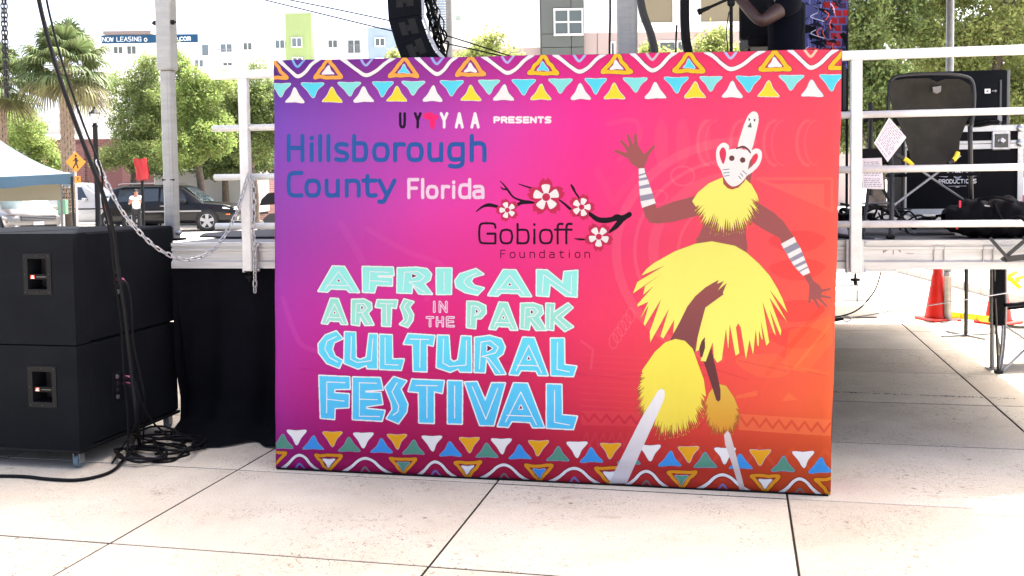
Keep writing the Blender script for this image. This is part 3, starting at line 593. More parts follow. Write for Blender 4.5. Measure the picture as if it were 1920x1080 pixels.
PG([(1010, 385), (1080, 378), (1150, 393), (1182, 412), (1187, 470), (1165, 525), (1155, 590), (1120, 640), (1080, 672), (1035, 680), (995, 650), (965, 600), (945, 548), (920, 505), (907, 440), (913, 380), (938, 345), (970, 331), (1002, 345), (1014, 372)], WH, f=c5, sm=3)
PG([(962, 367), (984, 392), (986, 440), (965, 502), (940, 450), (936, 400)], (232, 62, 96), f=c5, sm=4)
ST([(1168, 470), (1185, 425), (1222, 398), (1250, 405), (1255, 440), (1235, 500), (1190, 548), (1150, 575)], 8.2, WH, f=c5, sm=5)
PG([(1236, 422), (1242, 445), (1225, 488), (1190, 520), (1165, 540), (1178, 480), (1205, 440)], (238, 66, 92), f=c5, sm=3)
PG([(1190, 455), (1200, 500), (1190, 520), (1162, 542), (1175, 480)], BR, f=c5)
ST([(1070, 378), (1120, 364), (1158, 382), (1182, 412)], [2, 4, 3.4, 2], BRd, f=c5, sm=4)
for x_, y_ in ((1033, 455), (1120, 470)): PG(arc(x_, y_, 22, 22, 0, 360), (112, 66, 66), f=c5)
for a, b in (((965, 548), (1012, 542)), ((968, 573), (1012, 569)), ((973, 599), (1012, 592)), ((1088, 598), (1106, 620)), ((1103, 577), (1122, 600)), ((1120, 556), (1150, 582))): ST([a, b], 1.3, (125, 125, 150), f=c5)
PG([(645, 42), (680, 90), (702, 175), (745, 370), (746, 435), (733, 451), (719, 440), (690, 350), (640, 200), (610, 112), (618, 72)], BRd, f=c7, sm=2)
fringe([(655, 450), (672, 398), (702, 358), (742, 340), (782, 350), (830, 420), (862, 500)], [(868, 530), (862, 585), (832, 650), (780, 672), (740, 665), (690, 650), (660, 600), (640, 540), (648, 470)], (755, 360), 40, YEd, c7, .15, (228, 158, 52), seed=8)
PG([(640, 200), (702, 175), (745, 370), (746, 435), (733, 451), (719, 440), (690, 350)], BRd, f=c7)
PG([(768, 660), (790, 633), (808, 655), (840, 770), (905, 1027), (872, 1027), (820, 850), (775, 720)], (236, 220, 218), f=c7, col2=(214, 205, 205))
skp = [(722, 112), (850, 93), (1030, 128), (1120, 180), (1220, 270), (1300, 360), (1360, 460), (1400, 540), (1440, 650), (1300, 470), (1438, 725), (1298, 530), (1392, 790), (1385, 830), (1300, 625), (1350, 828), (1330, 800), (1245, 565), (1297, 880), (1275, 908), (1232, 715), (1247, 860), (1235, 850), (1218, 785), (1215, 915), (1205, 900), (1192, 780), (1172, 978), (1143, 862), (1116, 1013), (1075, 765), (1055, 732), (1038, 765), (1065, 965), (1035, 985), (990, 740), (978, 938), (960, 775), (928, 1015), (893, 1040), (866, 1000), (857, 880), (802, 1030), (762, 1025), (800, 842), (745, 945), (725, 952), (745, 800), (600, 730), (548, 812), (557, 705), (472, 852), (450, 835), (515, 620), (370, 882), (366, 800), (455, 545), (328, 753), (318, 735), (357, 592), (288, 705), (355, 565), (272, 603), (272, 583), (395, 443), (315, 512), (330, 440), (458, 347), (235, 500), (270, 410), (483, 282), (300, 362), (340, 310), (400, 262), (560, 172)]
ST(skp, 1.3, ED, .7, f=c6, closed=True); PG(skp, YE, f=c6, col2=(255, 250, 118))
PG([(905, 393), (890, 425), (945, 402), (898, 475), (968, 416), (936, 494), (942, 506), (800, 610), (765, 740), (725, 900), (718, 965), (650, 885), (525, 862), (600, 722), (660, 600), (720, 522), (800, 452), (868, 412)], (160, 88, 84), f=c6, col2=(134, 74, 78))
PG([(795, 842), (770, 870), (752, 925), (760, 990), (775, 1000), (798, 920)], BRd, f=c6)
fringe([(250, 250), (285, 200), (330, 135), (395, 75), (460, 53), (520, 65), (570, 115), (600, 200), (640, 310), (655, 420)], [(655, 440), (640, 530), (602, 600), (560, 640), (510, 678), (480, 665), (430, 690), (372, 695), (345, 660), (290, 600), (236, 572), (220, 500), (215, 420), (215, 350), (245, 262)], (455, 190), 64, YE2, c7, .13, (250, 226, 80), seed=12)
PG([(350, 380), (372, 367), (393, 382), (391, 430), (330, 570), (235, 780), (150, 972), (38, 972), (90, 862), (240, 562)], WH, f=c7, col2=(226, 218, 222))
_fy = np.interp(np.arange(TH), [T(1000, y)[1] for y in (100, 450, 600, 750, 900)], [.655, .655, .72, .765, .775])   # print dimmed, most towards the top, to offset the light there
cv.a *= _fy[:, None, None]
# ---- banner object: racked tension-fabric wall
ban = thing('fabric_banner', 'large pink and orange printed festival banner on the paving', 'banner', BF.w(0, 0), BF.a)
def bq(u, v):                                          # bilinear on the racked quad
    a = bBL.lerp(bBR, u); b = bTL.lerp(bTR, u); return a.lerp(b, v)
def sheet(u, v):
    p = bq(u, v); p.x += .0022 * math.sin(v * 23 + 1) * (abs(u - .5) * 2) ** 6; p.z += .0020 * math.sin(u * 29) * (1 if v > .5 else 0) * (v * 2 - 1) ** 8 + (.003 * math.sin(u * 21) + .002 * math.sin(u * 53)) * max(0, 1 - v * 14); d = .004 * math.sin(u * 9 + v * 4) * math.sin(PI * v) + .004 * math.sin(u * 31 + v * 13) * (1 - v) ** 3 + .0035 * math.exp(-((v - .035) / .012) ** 2) * (1 + math.sin(u * 11)) + .003 * math.exp(-((v - .075 - .01 * math.sin(u * 7)) / .010) ** 2) * math.sin(u * 6.3)
    e = min(u, 1 - u, v, 1 - v); r = .012 * (max(0, 1 - e / .006)) ** 2
    return (p.x, d + r, max(p.z, .006))
face = MB().grid(sheet, 120, 90).build('printed_cloth', print_mat('banner_print', cv, .5, .22), ban, True)
set_uv(face, lambda c: ((c.x - BX0) / (TW / TS), 1 - (BZ1 - c.z) / (TH / TS)))
face['label'] = 'stretched cloth printed with lettering, triangle borders and a masked stilt dancer'
M_edge = mat('banner_edge_cloth', sl((170, 30, 120)), .7)
e_ = MB()
cn = [bq(0, 0), bq(1, 0), bq(1, 1), bq(0, 1)]
for i in range(4):
    a, b = cn[i], cn[(i + 1) % 4]; za = max(a.z, .008); zb = max(b.z, .008)
    e_.add([(a.x, .014, za), (b.x, .014, zb), (b.x, .30, zb), (a.x, .30, za)], [(0, 1, 2, 3)])
e_.build('side_cloth', M_edge, ban, fix=False)
MB().bar((bBL.x + .01, .006, .0045), (bBR.x - .01, .006, .0045), .012, .007).build('contact_shadow_strip', M_black, ban)  # black bar standing in for the shadow gap under the cloth
bk = MB()
for u in (.0, .25, .5, .75, 1.0): a = bq(max(.01, min(.99, u)), .012); b = bq(max(.01, min(.99, u)), .988); bk.tube([(a.x, .05, a.z), (b.x, .05, b.z)], .009, 6); bk.tube([(a.x, .28, a.z), (b.x, .28, b.z)], .009, 6)
for v in (.012, .34, .67, .988):
    a = bq(.01, v); b = bq(.99, v); bk.tube([(a.x, .05, a.z), (b.x, .05, b.z)], .009, 6)
    for i in range(4):
        p = bq(.01 + .245 * i, v); q = bq(.01 + .245 * (i + 1), v); bk.tube([(p.x, .05, p.z), (q.x, .28, q.z)], .007, 6); bk.tube([(p.x, .28, p.z), (q.x, .05, q.z)], .007, 6)
bk.build('lattice_frame', M_alu, ban)
# ================================================================== GROUND
TH_G = math.radians(-12.7)                              # slab grid turned this much
GRD = Frame(0, 0, TH_G)
def concrete():
    m = bpy.data.materials.new('washed_concrete'); m.use_nodes = True; n = m.node_tree; b = n.nodes['Principled BSDF']; L = n.links.new
    g = n.nodes.new('ShaderNodeNewGeometry'); P = g.outputs['Position']
    def noise(sc_, det=5, ro=.6, dist=0): z = n.nodes.new('ShaderNodeTexNoise'); z.inputs['Scale'].default_value = sc_; z.inputs['Detail'].default_value = det; z.inputs['Roughness'].default_value = ro; z.inputs['Distortion'].default_value = dist; L(P, z.inputs['Vector']); return z.outputs['Fac']
    def ramp(f, p0, c0, p1, c1): r = n.nodes.new('ShaderNodeValToRGB'); r.color_ramp.elements[0].position = p0; r.color_ramp.elements[1].position = p1; r.color_ramp.elements[0].color = (*c0, 1); r.color_ramp.elements[1].color = (*c1, 1); L(f, r.inputs[0]); return r.outputs[0]
    def mix(t, f, a, c): x = n.nodes.new('ShaderNodeMix'); x.data_type = 'RGBA'; x.blend_type = t; x.inputs[0].default_value = f if isinstance(f, float) else 1; 
    def mixc(bt, fac, a, c):
        x = n.nodes.new('ShaderNodeMix'); x.data_type = 'RGBA'; x.blend_type = bt
        if isinstance(fac, (int, float)): x.inputs[0].default_value = fac
        else: L(fac, x.inputs[0])
        L(a, x.inputs[6]); L(c, x.inputs[7]); return x.outputs[2]
    base = ramp(noise(1.1, 8, .7), .3, (.50, .455, .375), .72, (.62, .575, .485))
    grain = ramp(noise(170, 3, .8), .30, (.45, .41, .37), .56, (1.0, 1.0, 1.0)); c = mixc('MULTIPLY', .8, base, grain)
    vor = n.nodes.new('ShaderNodeTexVoronoi'); vor.inputs['Scale'].default_value = 46; L(P, vor.inputs['Vector'])
    pit = ramp(vor.outputs['Distance'], .15, (0, 0, 0), .22, (1, 1, 1)); sel = ramp(noise(2.3, 3, .6), .50, (1, 1, 1), .64, (0, 0, 0))
    mm = n.nodes.new('ShaderNodeMath'); mm.operation = 'MAXIMUM'; L(pit, mm.inputs[0]); L(sel, mm.inputs[1])
    dk = n.nodes.new('ShaderNodeRGB'); dk.outputs[0].default_value = (.13, .115, .10, 1)
    inv = n.nodes.new('ShaderNodeMath'); inv.operation = 'SUBTRACT'; inv.inputs[0].default_value = 1; L(mm.outputs[0], inv.inputs[1])
    c = mixc('MIX', inv.outputs[0], c, dk.outputs[0])
    st = ramp(noise(5.5, 6, .75, .6), .60, (1, 1, 1), .74, (.72, .69, .65)); c = mixc('MULTIPLY', 1.0, c, st)
    oi = n.nodes.new('ShaderNodeObjectInfo'); tone = ramp(oi.outputs['Random'], 0, (.84, .83, .82), 1, (1.0, 1.0, 1.0)); c = mixc('MULTIPLY', 1.0, c, tone)
    gum = n.nodes.new('ShaderNodeTexVoronoi'); gum.inputs['Scale'].default_value = 3.1; L(P, gum.inputs['Vector']); gm_ = ramp(gum.outputs['Distance'], .030, (.42, .39, .36), .05, (1, 1, 1)); c = mixc('MULTIPLY', .8, c, gm_)
    big = ramp(noise(.55, 5, .65, .4), .42, (.87, .86, .84), .62, (1, 1, 1)); c = mixc('MULTIPLY', 1.0, c, big)
    fl = ramp(noise(34, 4, .75, 1.2), .575, (1, 1, 1), .64, (.30, .285, .27)); pm = ramp(noise(.9, 4, .6, .5), .46, (0, 0, 0), .62, (1, 1, 1)); c = mixc('MULTIPLY', pm, c, fl)
    L(c, b.inputs['Base Color']); b.inputs['Roughness'].default_value = .86; b.inputs['Specular IOR Level'].default_value = .02
    bp = n.nodes.new('ShaderNodeBump'); bp.inputs['Strength'].default_value = .35; bp.inputs['Distance'].default_value = .004; L(noise(190, 3, .8), bp.inputs['Height']); L(bp.outputs[0], b.inputs['Normal'])
    return m
M_con = concrete()
M_pale = mat('pale_paving', (.50, .48, .45), .85, var=.12, vscale=.6, coords='w')
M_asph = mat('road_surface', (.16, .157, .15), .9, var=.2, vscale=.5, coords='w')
M_joint = mat('joint_dirt', (.035, .03, .026), .95, var=.4, vscale=9)
ground = struct(MB().grid(lambda u, v: (-700 + 1400 * u, -60 + 1500 * v, -.024), 8, 8).build('ground', M_pale))
bed = MB().add([tuple(GRD.w(a, b_, -.014)) for a, b_ in ((-11.9, -2.1), (10.7, -2.1), (10.7, 22.3), (-11.9, 22.3))], [(0, 1, 2, 3)]).build('joint_bed', M_joint, ground)
GAP = .0050
sm_ = MB(); W2, D2, ch = 1.51 / 2 - GAP, 1.20 / 2 - .0078, .003
sm_.add([(-W2, -D2, -.02), (W2, -D2, -.02), (W2, D2, -.02), (-W2, D2, -.02), (-W2, -D2, -ch), (W2, -D2, -ch), (W2, D2, -ch), (-W2, D2, -ch), (-W2 + ch, -D2 + ch, 0), (W2 - ch, -D2 + ch, 0), (W2 - ch, D2 - ch, 0), (-W2 + ch, D2 - ch, 0)],
        [(0, 1, 5, 4), (1, 2, 6, 5), (2, 3, 7, 6), (3, 0, 4, 7), (4, 5, 9, 8), (5, 6, 10, 9), (6, 7, 11, 10), (7, 4, 8, 11), (8, 9, 10, 11)])
slab_me = sm_.mesh('paving_slab', M_con); slab_me.materials.append(M_joint)
for p_ in slab_me.polygons:
    if abs(p_.normal.z) < .3: p_.material_index = 1
for i in range(-7, 7):
    for k_ in range(-5, 15):
        c = GRD.w(.23 + 1.51 * (i + .5), 4.0 + 1.20 * (k_ + .5) - 0, 0)
        if i * 1.51 < -8.6 or (c - EYE).length > 19: continue
        inst('paving_slab', slab_me, ground, (c.x, c.y, R_.uniform(-.0012, .0012)), (0, 0, TH_G))

dsm = MB(); rr = random.Random(2); p0, p1 = gr(1560, 735), gr(1905, 748); nn_ = 120
for i in range(nn_):
    if rr.random() < .25: continue
    a = p0.lerp(p1, i / nn_); b = p0.lerp(p1, (i + rr.uniform(.5, 1.15)) / nn_); w_ = rr.uniform(.004, .020); o_ = rr.uniform(-.012, .012)
    dsm.add([(a.x, a.y + o_ - w_, .0022 + i % 3 * .0003), (b.x, b.y + o_ - w_ * .7, .0022 + i % 3 * .0003), (b.x, b.y + o_ + w_, .0022 + i % 3 * .0003), (a.x, a.y + o_ + w_ * .6, .0022 + i % 3 * .0003)], [(0, 1, 2, 3)])
stuff(dsm.build('dirt_streak', M_joint, ground, fix=False))
# ================================================================== STAGE
_f0 = Vector((-1.73, 6.45)); _ang = math.atan(-.1816)
SF = Frame(0, 6.136, _ang)
stage = thing('stage', 'raised aluminium concert stage with black skirt and white guard rails', 'stage', SF.o, SF.a)
DZ = 1.25                                               # deck height
M_deck = mat('deck_panel', (.10, .102, .105), .7, var=.35, vscale=4, bump=.2, bscale=80)
XL = SF.hit(321, 455).x; XR = 3.70; DEP = 6.1
M_alud = mat('worn_aluminium', (.46, .46, .445), .42, .12, var=.22, vscale=3.5, bump=.15, bscale=25, stretch=(.6, 1, 9))
# deck panels 1.2 m wide, set side by side
x = XL; i = 0
while x < XR - .01:
    x2 = min(x + 1.22, XR)
    for (ya, yb) in [(.05 + (DEP - .05) * q / 4 + .004, .05 + (DEP - .05) * (q + 1) / 4) for q in range(4)]: MB().rbox(((x + x2) / 2, (ya + yb) / 2, DZ - .015), (x2 - x - .008, yb - ya, .03), .004).build('deck_panel', M_deck, stage)
    x = x2
fz0 = SF.hit(400, 503).z; 
fa = MB()                                               # fascia: extruded section with lips and a slot
prof = [(0.048, DZ), (-.004, DZ), (-.004, DZ - .022), (.006, DZ - .024), (.006, DZ - .034), (-.002, DZ - .036), (-.002, DZ - .052), (.010, DZ - .056), (.010, fz0 + .052), (.004, fz0 + .046), (-.006, fz0 + .040), (-.006, fz0), (.048, fz0)]
n_ = len(prof); fa.add([(XL, p[0], p[1]) for p in prof] + [(XR, p[0], p[1]) for p in prof], [(i, (i + 1) % n_, n_ + (i + 1) % n_, n_ + i) for i in range(n_)] + [tuple(range(n_)), tuple(range(n_, 2 * n_))])
fa.build('fascia', M_alud, stage)
for xx in (XL + .02, XR - .02): MB().box((xx, DEP / 2 + .03, (DZ - .034 + fz0) / 2), (.04, DEP - .06, DZ - .034 - fz0)).build('end_beam', M_alud, stage)
MB().box(((XL + XR) / 2, DEP - .02, (DZ - .034 + fz0) / 2), (XR - XL - .1, .04, DZ - .034 - fz0)).build('rear_beam', M_alud, stage)
for px in (1761, 1853):                                  # recessed stake pockets in the fascia
    h = SF.hit(px, 480); b = MB()
    for d in ((-.026, 0, .006, .09), (.026, 0, .006, .09), (0, .045, .058, .006), (0, -.045, .058, .006)): b.box((h.x + d[0], .004, h.z + d[1] + .01), (d[2], .012, d[3]))
    b.box((h.x, .006, h.z - .045), (.058, .01, .03)); b.build('stake_pocket', M_alu, stage); MB().lathe([(.005, 0), (.005, .004)], 8, (h.x, -.001, h.z - .045), Matrix.Rotation(PI / 2, 3, 'X')).build('rivet', M_black, stage)
# stencil marks on the fascia
st_ = MB()
h = SF.hit(1660, 470)
st_.add([(h.x - .012, .0088, h.z - .017), (h.x + .014, .0088, h.z), (h.x - .012, .0088, h.z + .017)], [(0, 1, 2)]); st_.box((h.x + .045, .0092, h.z), (.006, .002, .045)); st_.add([(h.x + .085, .0088, h.z - .014), (h.x + .070, .0088, h.z), (h.x + .085, .0088, h.z + .014)], [(0, 1, 2)]); st_.box((h.x + .135, .0092, h.z - .018), (.04, .002, .004))
stuff(st_.build('stencil_marks', mat('faded_paint', (.22, .22, .22), .7), stage))
_m = [gr(x_, y_, DZ + .004) for x_, y_ in ((374, 445), (382, 440), (430, 436), (560, 430), (760, 428), (760, 446), (430, 447))]
fm = MB(); fm.v = [tuple(p + Vector((0, 0, dz))) for dz in (0, .012) for p in _m]; n_ = len(_m); fm.f = [tuple(range(n_)), tuple(range(n_, 2 * n_))] + [(i, (i + 1) % n_, n_ + (i + 1) % n_, n_ + i) for i in range(n_)]
tag(fm.build('floor_mat', mat('black_floor_mat', (.012, .013, .016), .9), None), 'black mat lying on the stage deck left of the banner', 'mat')
# cross members and legs
for xx in (-.2, 1.2, 2.5): MB().box((xx, DEP / 2, DZ - .085), (.05, DEP - .12, .1)).build('cross_member', M_alud, stage)
def leg(px, py, off):
    p = gr(px, py); d = p - SF.o; lx, ly = d.dot(SF.u), d.dot(SF.v); zt = DZ - .04 if ly < DEP else 4.6
    b = MB().tube([(lx, ly, .012), (lx, ly, .42)], .019, 10); b.tube([(lx, ly, .40), (lx, ly, zt)], .025, 10); b.lathe([(.03, .395), (.033, .40), (.033, .425), (.03, .43)], 12, (lx, ly, 0)); b.box((lx, ly, .006), (.09, .09, .012))
    return b.build('support_leg', M_alu, stage)
leg(1860, 692, 0)
for xx, yy in ((XL + .25, .25), (XL + .25, DEP - .15), (.2, .3), (.2, DEP - .15)):
    MB().tube([(xx, yy, .0), (xx, yy, DZ - .04)], .025, 10).build('support_leg', M_alu, stage)
# masts, roof
def mast(name, px0, px1, pyb, off, wlow, wup, ysplit=None, top=4.6, m_=M_alu, bottom=DZ):
    h0 = SF.hit((px0 + px1) / 2, pyb, off); b = MB()
    zs = SF.hit((px0 + px1) / 2, ysplit, off).z if ysplit else top
    return h0, zs
hp = SF.hit(324, 448, .30); zs = SF.hit(306, 133, .30).z
b = MB().rbox((hp.x, .30, (DZ + zs) / 2), (.078, .078, zs - DZ), .008); b.box((hp.x + .0, .30 - .0395, (DZ + zs) / 2), (.03, .004, zs - DZ - .02)); low = b.build('corner_post', M_alu, stage)
b = MB().rbox((hp.x, .30, (zs + 4.62) / 2), (.105, .105, 4.62 - zs), .008); up = b.build('post_sleeve', M_alu, stage)
zb = SF.hit(305, 41, .24).z
for s_ in (-1, 1): MB().lathe([(.012, 0), (.016, .004), (.016, .02), (.006, .024), (.006, .034)], 8, (hp.x + s_ * .052, .27, zb), Matrix.Rotation(s_ * PI / 2, 3, 'Y')).build('clamp_bolt', M_black, stage)
for s_ in (-1, 1):
    MB().lathe([(.011, -.02), (.018, -.01), (.018, .01), (.011, .02)], 8, (hp.x + s_ * .055, .28, DZ + .055), Matrix.Rotation(PI / 2, 3, 'Y')).build('foot_bolt', M_steel, stage)
MB().box((hp.x, .30, DZ + .008), (.13, .13, .016)).build('post_foot', M_black, stage)
MB().tube([(hp.x - .045, .265, SF.hit(332, 337, .3).z), (hp.x + .045, .265, SF.hit(332, 337, .3).z)], .006, 6).build('locking_pin', M_black, stage)
# big box mast in the middle of the deck
h = SF.hit(1176, 100, 1.35); b = MB().rbox((h.x, 1.35, 2.93), (.135, .135, 3.36), .01); b.box((h.x - .0, 1.28, 2.93), (.05, .006, 3.3)); b.box((h.x + .071, 1.35, 2.93), (.006, .05, 3.3)); b.build('roof_mast', M_alu, stage)
h = SF.hit(843, 100, 5.9); MB().rbox((h.x, 5.9, 2.93), (.065, .065, 3.36), .005).build('rear_post', M_alu, stage)
# roof: canopy cloth on beams, its edge laced and scalloped; it throws the shade on the paving
M_roof = mat('black_roof_cloth', (.02, .02, .022), .8)
RZ = 4.62
def shade_to_roof(x, y): return (x + .30 * RZ, y + .36 * RZ)
A_line = [(1.90, 3.98), (1.93, 4.07), (2.21, 5.02)]; B_line = [(3.30, 5.1), (3.55, 7.0), (4.44, 11.05)]
edge = []
def teeth(P, Q, n, amp, flip=1):
    P = Vector((*P, 0)); Q = Vector((*Q, 0)); d = (Q - P).normalized(); nn = Vector((d.y, -d.x, 0)) * flip; out = []
    for i in range(n):
        for (t, a) in ((0, 0), (.62, 0), (.72, amp * R_.uniform(.5, 1.2)), (.88, amp * R_.uniform(.5, 1.2)), (.96, 0)):
            q = P.lerp(Q, (i + t) / n) + nn * a; out.append((q.x, q.y))
    return out
poly = []
poly += teeth(A_line[0], A_line[1], 2, .04); poly += teeth(A_line[1], A_line[2], 3, .04)
poly += [A_line[2], (3.30, 5.06)]
poly += teeth((3.30, 5.06), B_line[1], 6, .10); poly += teeth(B_line[1], B_line[2], 8, .22)
poly += [B_line[2], (-1.6, 11.6), (-3.0, 8.5), (-3.6, 7.2), (-3.1, 5.8), (-2.35, 3.98)]
rp = [shade_to_roof(*p) for p in poly]
rl = [((Vector((x, y, 0)) - SF.o).dot(SF.u), (Vector((x, y, 0)) - SF.o).dot(SF.v)) for x, y in rp]
MB().prism(rl, 'z', RZ, RZ + .02).build('roof_cloth', M_roof, stage)
b = MB()
def loc(p): d = Vector((p[0], p[1], 0)) - SF.o; return (d.dot(SF.u), d.dot(SF.v))
corners = [shade_to_roof(*p) for p in (A_line[0], A_line[2], (3.25, 5.15), (4.38, 10.9), (-1.5, 11.5), (-2.9, 8.5), (-3.5, 7.2), (-3.0, 5.8), (-2.3, 4.05))]
for i in range(len(corners)):
    p, q = loc(corners[i]), loc(corners[(i + 1) % len(corners)]); b.bar((p[0], p[1], RZ - .07), (q[0], q[1], RZ - .07), .10, .12)
b.build('roof_beam', M_alu, stage)
p = loc(gr(1777, 603)); MB().tube([(p[0], p[1], .01), (p[0], p[1], RZ - .14)], .042, 12).build('roof_post', M_alu, stage, True); MB().lathe([(.05, .50), (.058, .51), (.058, .55), (.05, .56)], 12, (p[0], p[1], 0)).build('post_collar', M_steel, stage); MB().box((p[0], p[1], .006), (.18, .18, .012)).build('base_plate', M_steel, stage)
# skirt: hanging cloth with folds, pooled at the hem
SL = SF.hit(327, 560).x - .045
def skirt(u, v):
    x = SL + .02 * (1 - v) + .10 * max(0, v - .6) * (1 - u) + u * (2.22); fold = .055 * math.sin(x * 11 + 1.4 * math.sin(x * 4) + v * 1.1) + .018 * math.sin(x * 31 + v * 2); z = fz0 + .02 - v * (fz0 + .01)
    y = .035 + fold * (.15 + .85 * v) - .10 * max(0, v - .80) / .2 * (1 + .35 * math.sin(x * 9)); 
    if v > .93: y -= .18 * (v - .93) / .07
    return (x, y, max(z, .012 + .012 * math.sin(x * 21) if v > .93 else z))
MB().grid(skirt, 150, 30).build('skirt', M_skirt, stage, True)
def skirt2(u, v):
    y = .035 + u * 5.9; fold = .03 * math.sin(y * 19); z = fz0 + .02 - v * (fz0 + .0)
    return (SL + .03 + fold * v + .10 * u + .05 * v, y, max(z, .01))
MB().grid(skirt2, 60, 8).build('side_skirt', M_skirt, stage, True)  # run back to full depth to block sky light under the deck
def light_blocker(u, v):
    x = SL + .15 + u * (2.45 - SL); fold = .03 * math.sin(x * 17); z = fz0 + .02 - v * fz0
    return (x, DEP - .06 + fold * v, max(z, .01))
MB().grid(light_blocker, 90, 6).build('rear_light_blocker', M_skirt, stage, True)  # unseen cloth added behind the banner to keep sky light from under the deck
# guard rails
def rail(name, lxa, lxb, posts, px_ref, ys, kind):
    pass
M_railw = mat('rail_aluminium', (.58, .58, .56), .42, .05, var=.18, vscale=6, bump=.1, bscale=40)
def guard(label, xa, xb, posts, zs_, ztop, ext_z):
    root = inst('guard_rail', MB().rbox(((xa + xb) / 2, -.055, ztop), (xb - xa, .045, .052), .005).mesh('guard_rail', M_railw), stage)
    root['label'] = label
    for px in posts:
        po = MB().rbox((px, -.055, (ztop - .026 + ext_z) / 2), (.062, .045, ztop - .026 - ext_z), .005).build('post', M_railw, root)
        MB().lathe([(.006, 0), (.006, -.03), (.026, -.032), (.026, -.044), (.010, -.046), (.006, -.07)], 8, (px, -.05, ext_z)).build('thumb_screw', M_black, root)
        cl = MB().box((px - .040, -.02, DZ - .09), (.014, .05, .19)); cl.box((px + .040, -.02, DZ - .09), (.014, .05, .19)); cl.build('clamp_plate', M_alud, root)
        for zz in (DZ - .015, DZ - .17): MB().lathe([(.009, 0), (.011, .01), (.009, .02)], 8, (px + .045, -.03, zz), Matrix.Rotation(PI / 2, 3, 'Y')).build('bolt', M_steel, root)
    for z in zs_: MB().tube([(xa, -.05, z), (xb, -.05, z)], .020, 12).build('rail', M_railw, root, True)
    return root
h0 = SF.hit(397, 142, -.05); hp1 = SF.hit(461, 300, -.05).x
guard('guard rail section left of the banner', h0.x, 0.15, [hp1, .10], [SF.hit(450, y, -.05).z for y in (240, 332, 424)], h0.z, SF.hit(470, 508, -.05).z)
h1 = SF.hit(1605, 114, -.05); 
guard('guard rail section right of the banner', SF.hit(1560, 220, -.05).x - .25, XR, [h1.x, XR - .05], [SF.hit(1700, y, -.05).z for y in (213, 316.5, 420)], SF.hit(1700, 101, -.05).z, SF.hit(1605, 512, -.05).z)

# ================================================================== CHAINS AND CABLES
def link_mesh(L, Wd, r, name='chain_link', m_=M_steel):
    pts = []
    for k in range(16):
        a = 2 * PI * k / 16; pts.append((math.cos(a) * Wd / 2, 0, math.sin(a) * Wd / 2 + (1 if math.sin(a) > 0 else -1) * (L - Wd) / 2))
    return MB().tube(pts, r, 6, closed=True).mesh(name, m_, True)
LK = link_mesh(.046, .023, .0043)
def chain(path, pitch, me, root, jit=.25):
    P = catmull(path, 24); acc = 0; k = 0; last = P[0]
    for a, b in zip(P, P[1:]):
        seg = (b - a).length
        while acc + seg >= pitch:
            t = (pitch - acc) / seg; a = a.lerp(b, t); seg = (b - a).length; acc = 0
            d = (b - last).normalized(); q = d.to_track_quat('Z', 'Y'); mtx = q.to_matrix() @ Matrix.Rotation((PI / 2 if k % 2 else 0) + PI / 5 + R_.uniform(-jit, jit), 3, 'Z')
            o = bpy.data.objects.new('link', me); C.objects.link(o); o.parent = root; o.location = a - root.location; o.rotation_euler = mtx.to_euler(); k += 1; last = a
        acc += seg
Y0 = 6.25
cpts = [at(180, 296, 6.0), at(200, 342, 6.0), at(226, 392, 6.0), at(262, 436, 6.05), at(302, 470, 6.1), at(348, 487, 6.18), at(388, 476, 6.24), at(420, 444, 6.28), at(444, 398, 6.3), at(459, 350, 6.32), at(466, 328, 6.32), at(475, 345, 6.30), at(476, 400, 6.30), at(474, 430, 6.3), at(478, 470, 6.3), at(478, 512, 6.3), at(478, 545, 6.3)]
ch1 = thing('safety_chain', 'silver chain sagging from the cable to the guard rail post', 'chain', cpts[5]); chain(cpts, .0365, LK, ch1)
LK2 = link_mesh(.030, .017, .0036, 'hoist_link', mat('black_oxide', (.02, .02, .022), .4, .5))
for dx, lb in ((0, 'black hoist chain hanging at the left edge, nearer strand'), (5.5, 'black hoist chain hanging at the left edge, right strand')):
    hp_ = [at(4 + dx, -30, 5.6), at(6 + dx, 60, 5.6), at(9 + dx * .8, 130, 5.6), at(12 + dx * .3, 184, 5.6)]
    c_ = thing('hoist_chain', lb, 'chain', hp_[-1]); chain(hp_, .024, LK2, c_)
def cable(name, label, pts, r, group=None, parent=None, n=8, m_=M_cable):
    o = MB().tube(catmull(pts, n), r, 7).build(name, m_, parent, True)
    if not parent: tag(o, label, 'cable', group)
    return o
# thick multicore that falls from above and runs down beside the cabinets
def dn(px, py, Y): return at(px, py, Y)
main = [dn(66, -40, 5.75), dn(76, 15, 5.75), (dn(95, 90, 5.75)), dn(120, 170, 5.75), dn(147, 245, 5.78), dn(176, 320, 5.8), dn(200, 385, 5.82), dn(213, 440, 5.85), dn(220, 500, 5.85), dn(232, 570, 5.85), dn(240, 640, 5.85), dn(249, 720, 5.85), dn(256, 780, 5.85), gr(262, 838, .02)]
cable('multicore_cable', 'thick black cable falling from top left down beside the cabinets', main, .0125)
cable('signal_cable', 'thinner black cable hanging along the thick one, behind the chain', [p + Vector((.022, .05, 0)) for p in main[:6]] + [dn(192, 378, 5.9), dn(206, 440, 5.92), dn(214, 520, 5.92), dn(226, 600, 5.95), dn(232, 700, 5.95), dn(240, 790, 5.95), gr(238, 862, .015)], .0065)
cable('speaker_cable', 'cable from the upper cabinet connector down to the coil', [dn(222, 524, 5.93), dn(238, 532, 5.88), dn(246, 570, 5.9), dn(250, 640, 5.92), dn(262, 700, 5.95), dn(272, 755, 5.98), gr(268, 828, .02)], .0055)
cable('speaker_cable', 'upper of two cables from the lower cabinet connectors', [dn(234, 707, 5.93), dn(252, 716, 5.88), dn(262, 745, 5.9), dn(285, 790, 6.0), gr(318, 818, .02)], .0058)
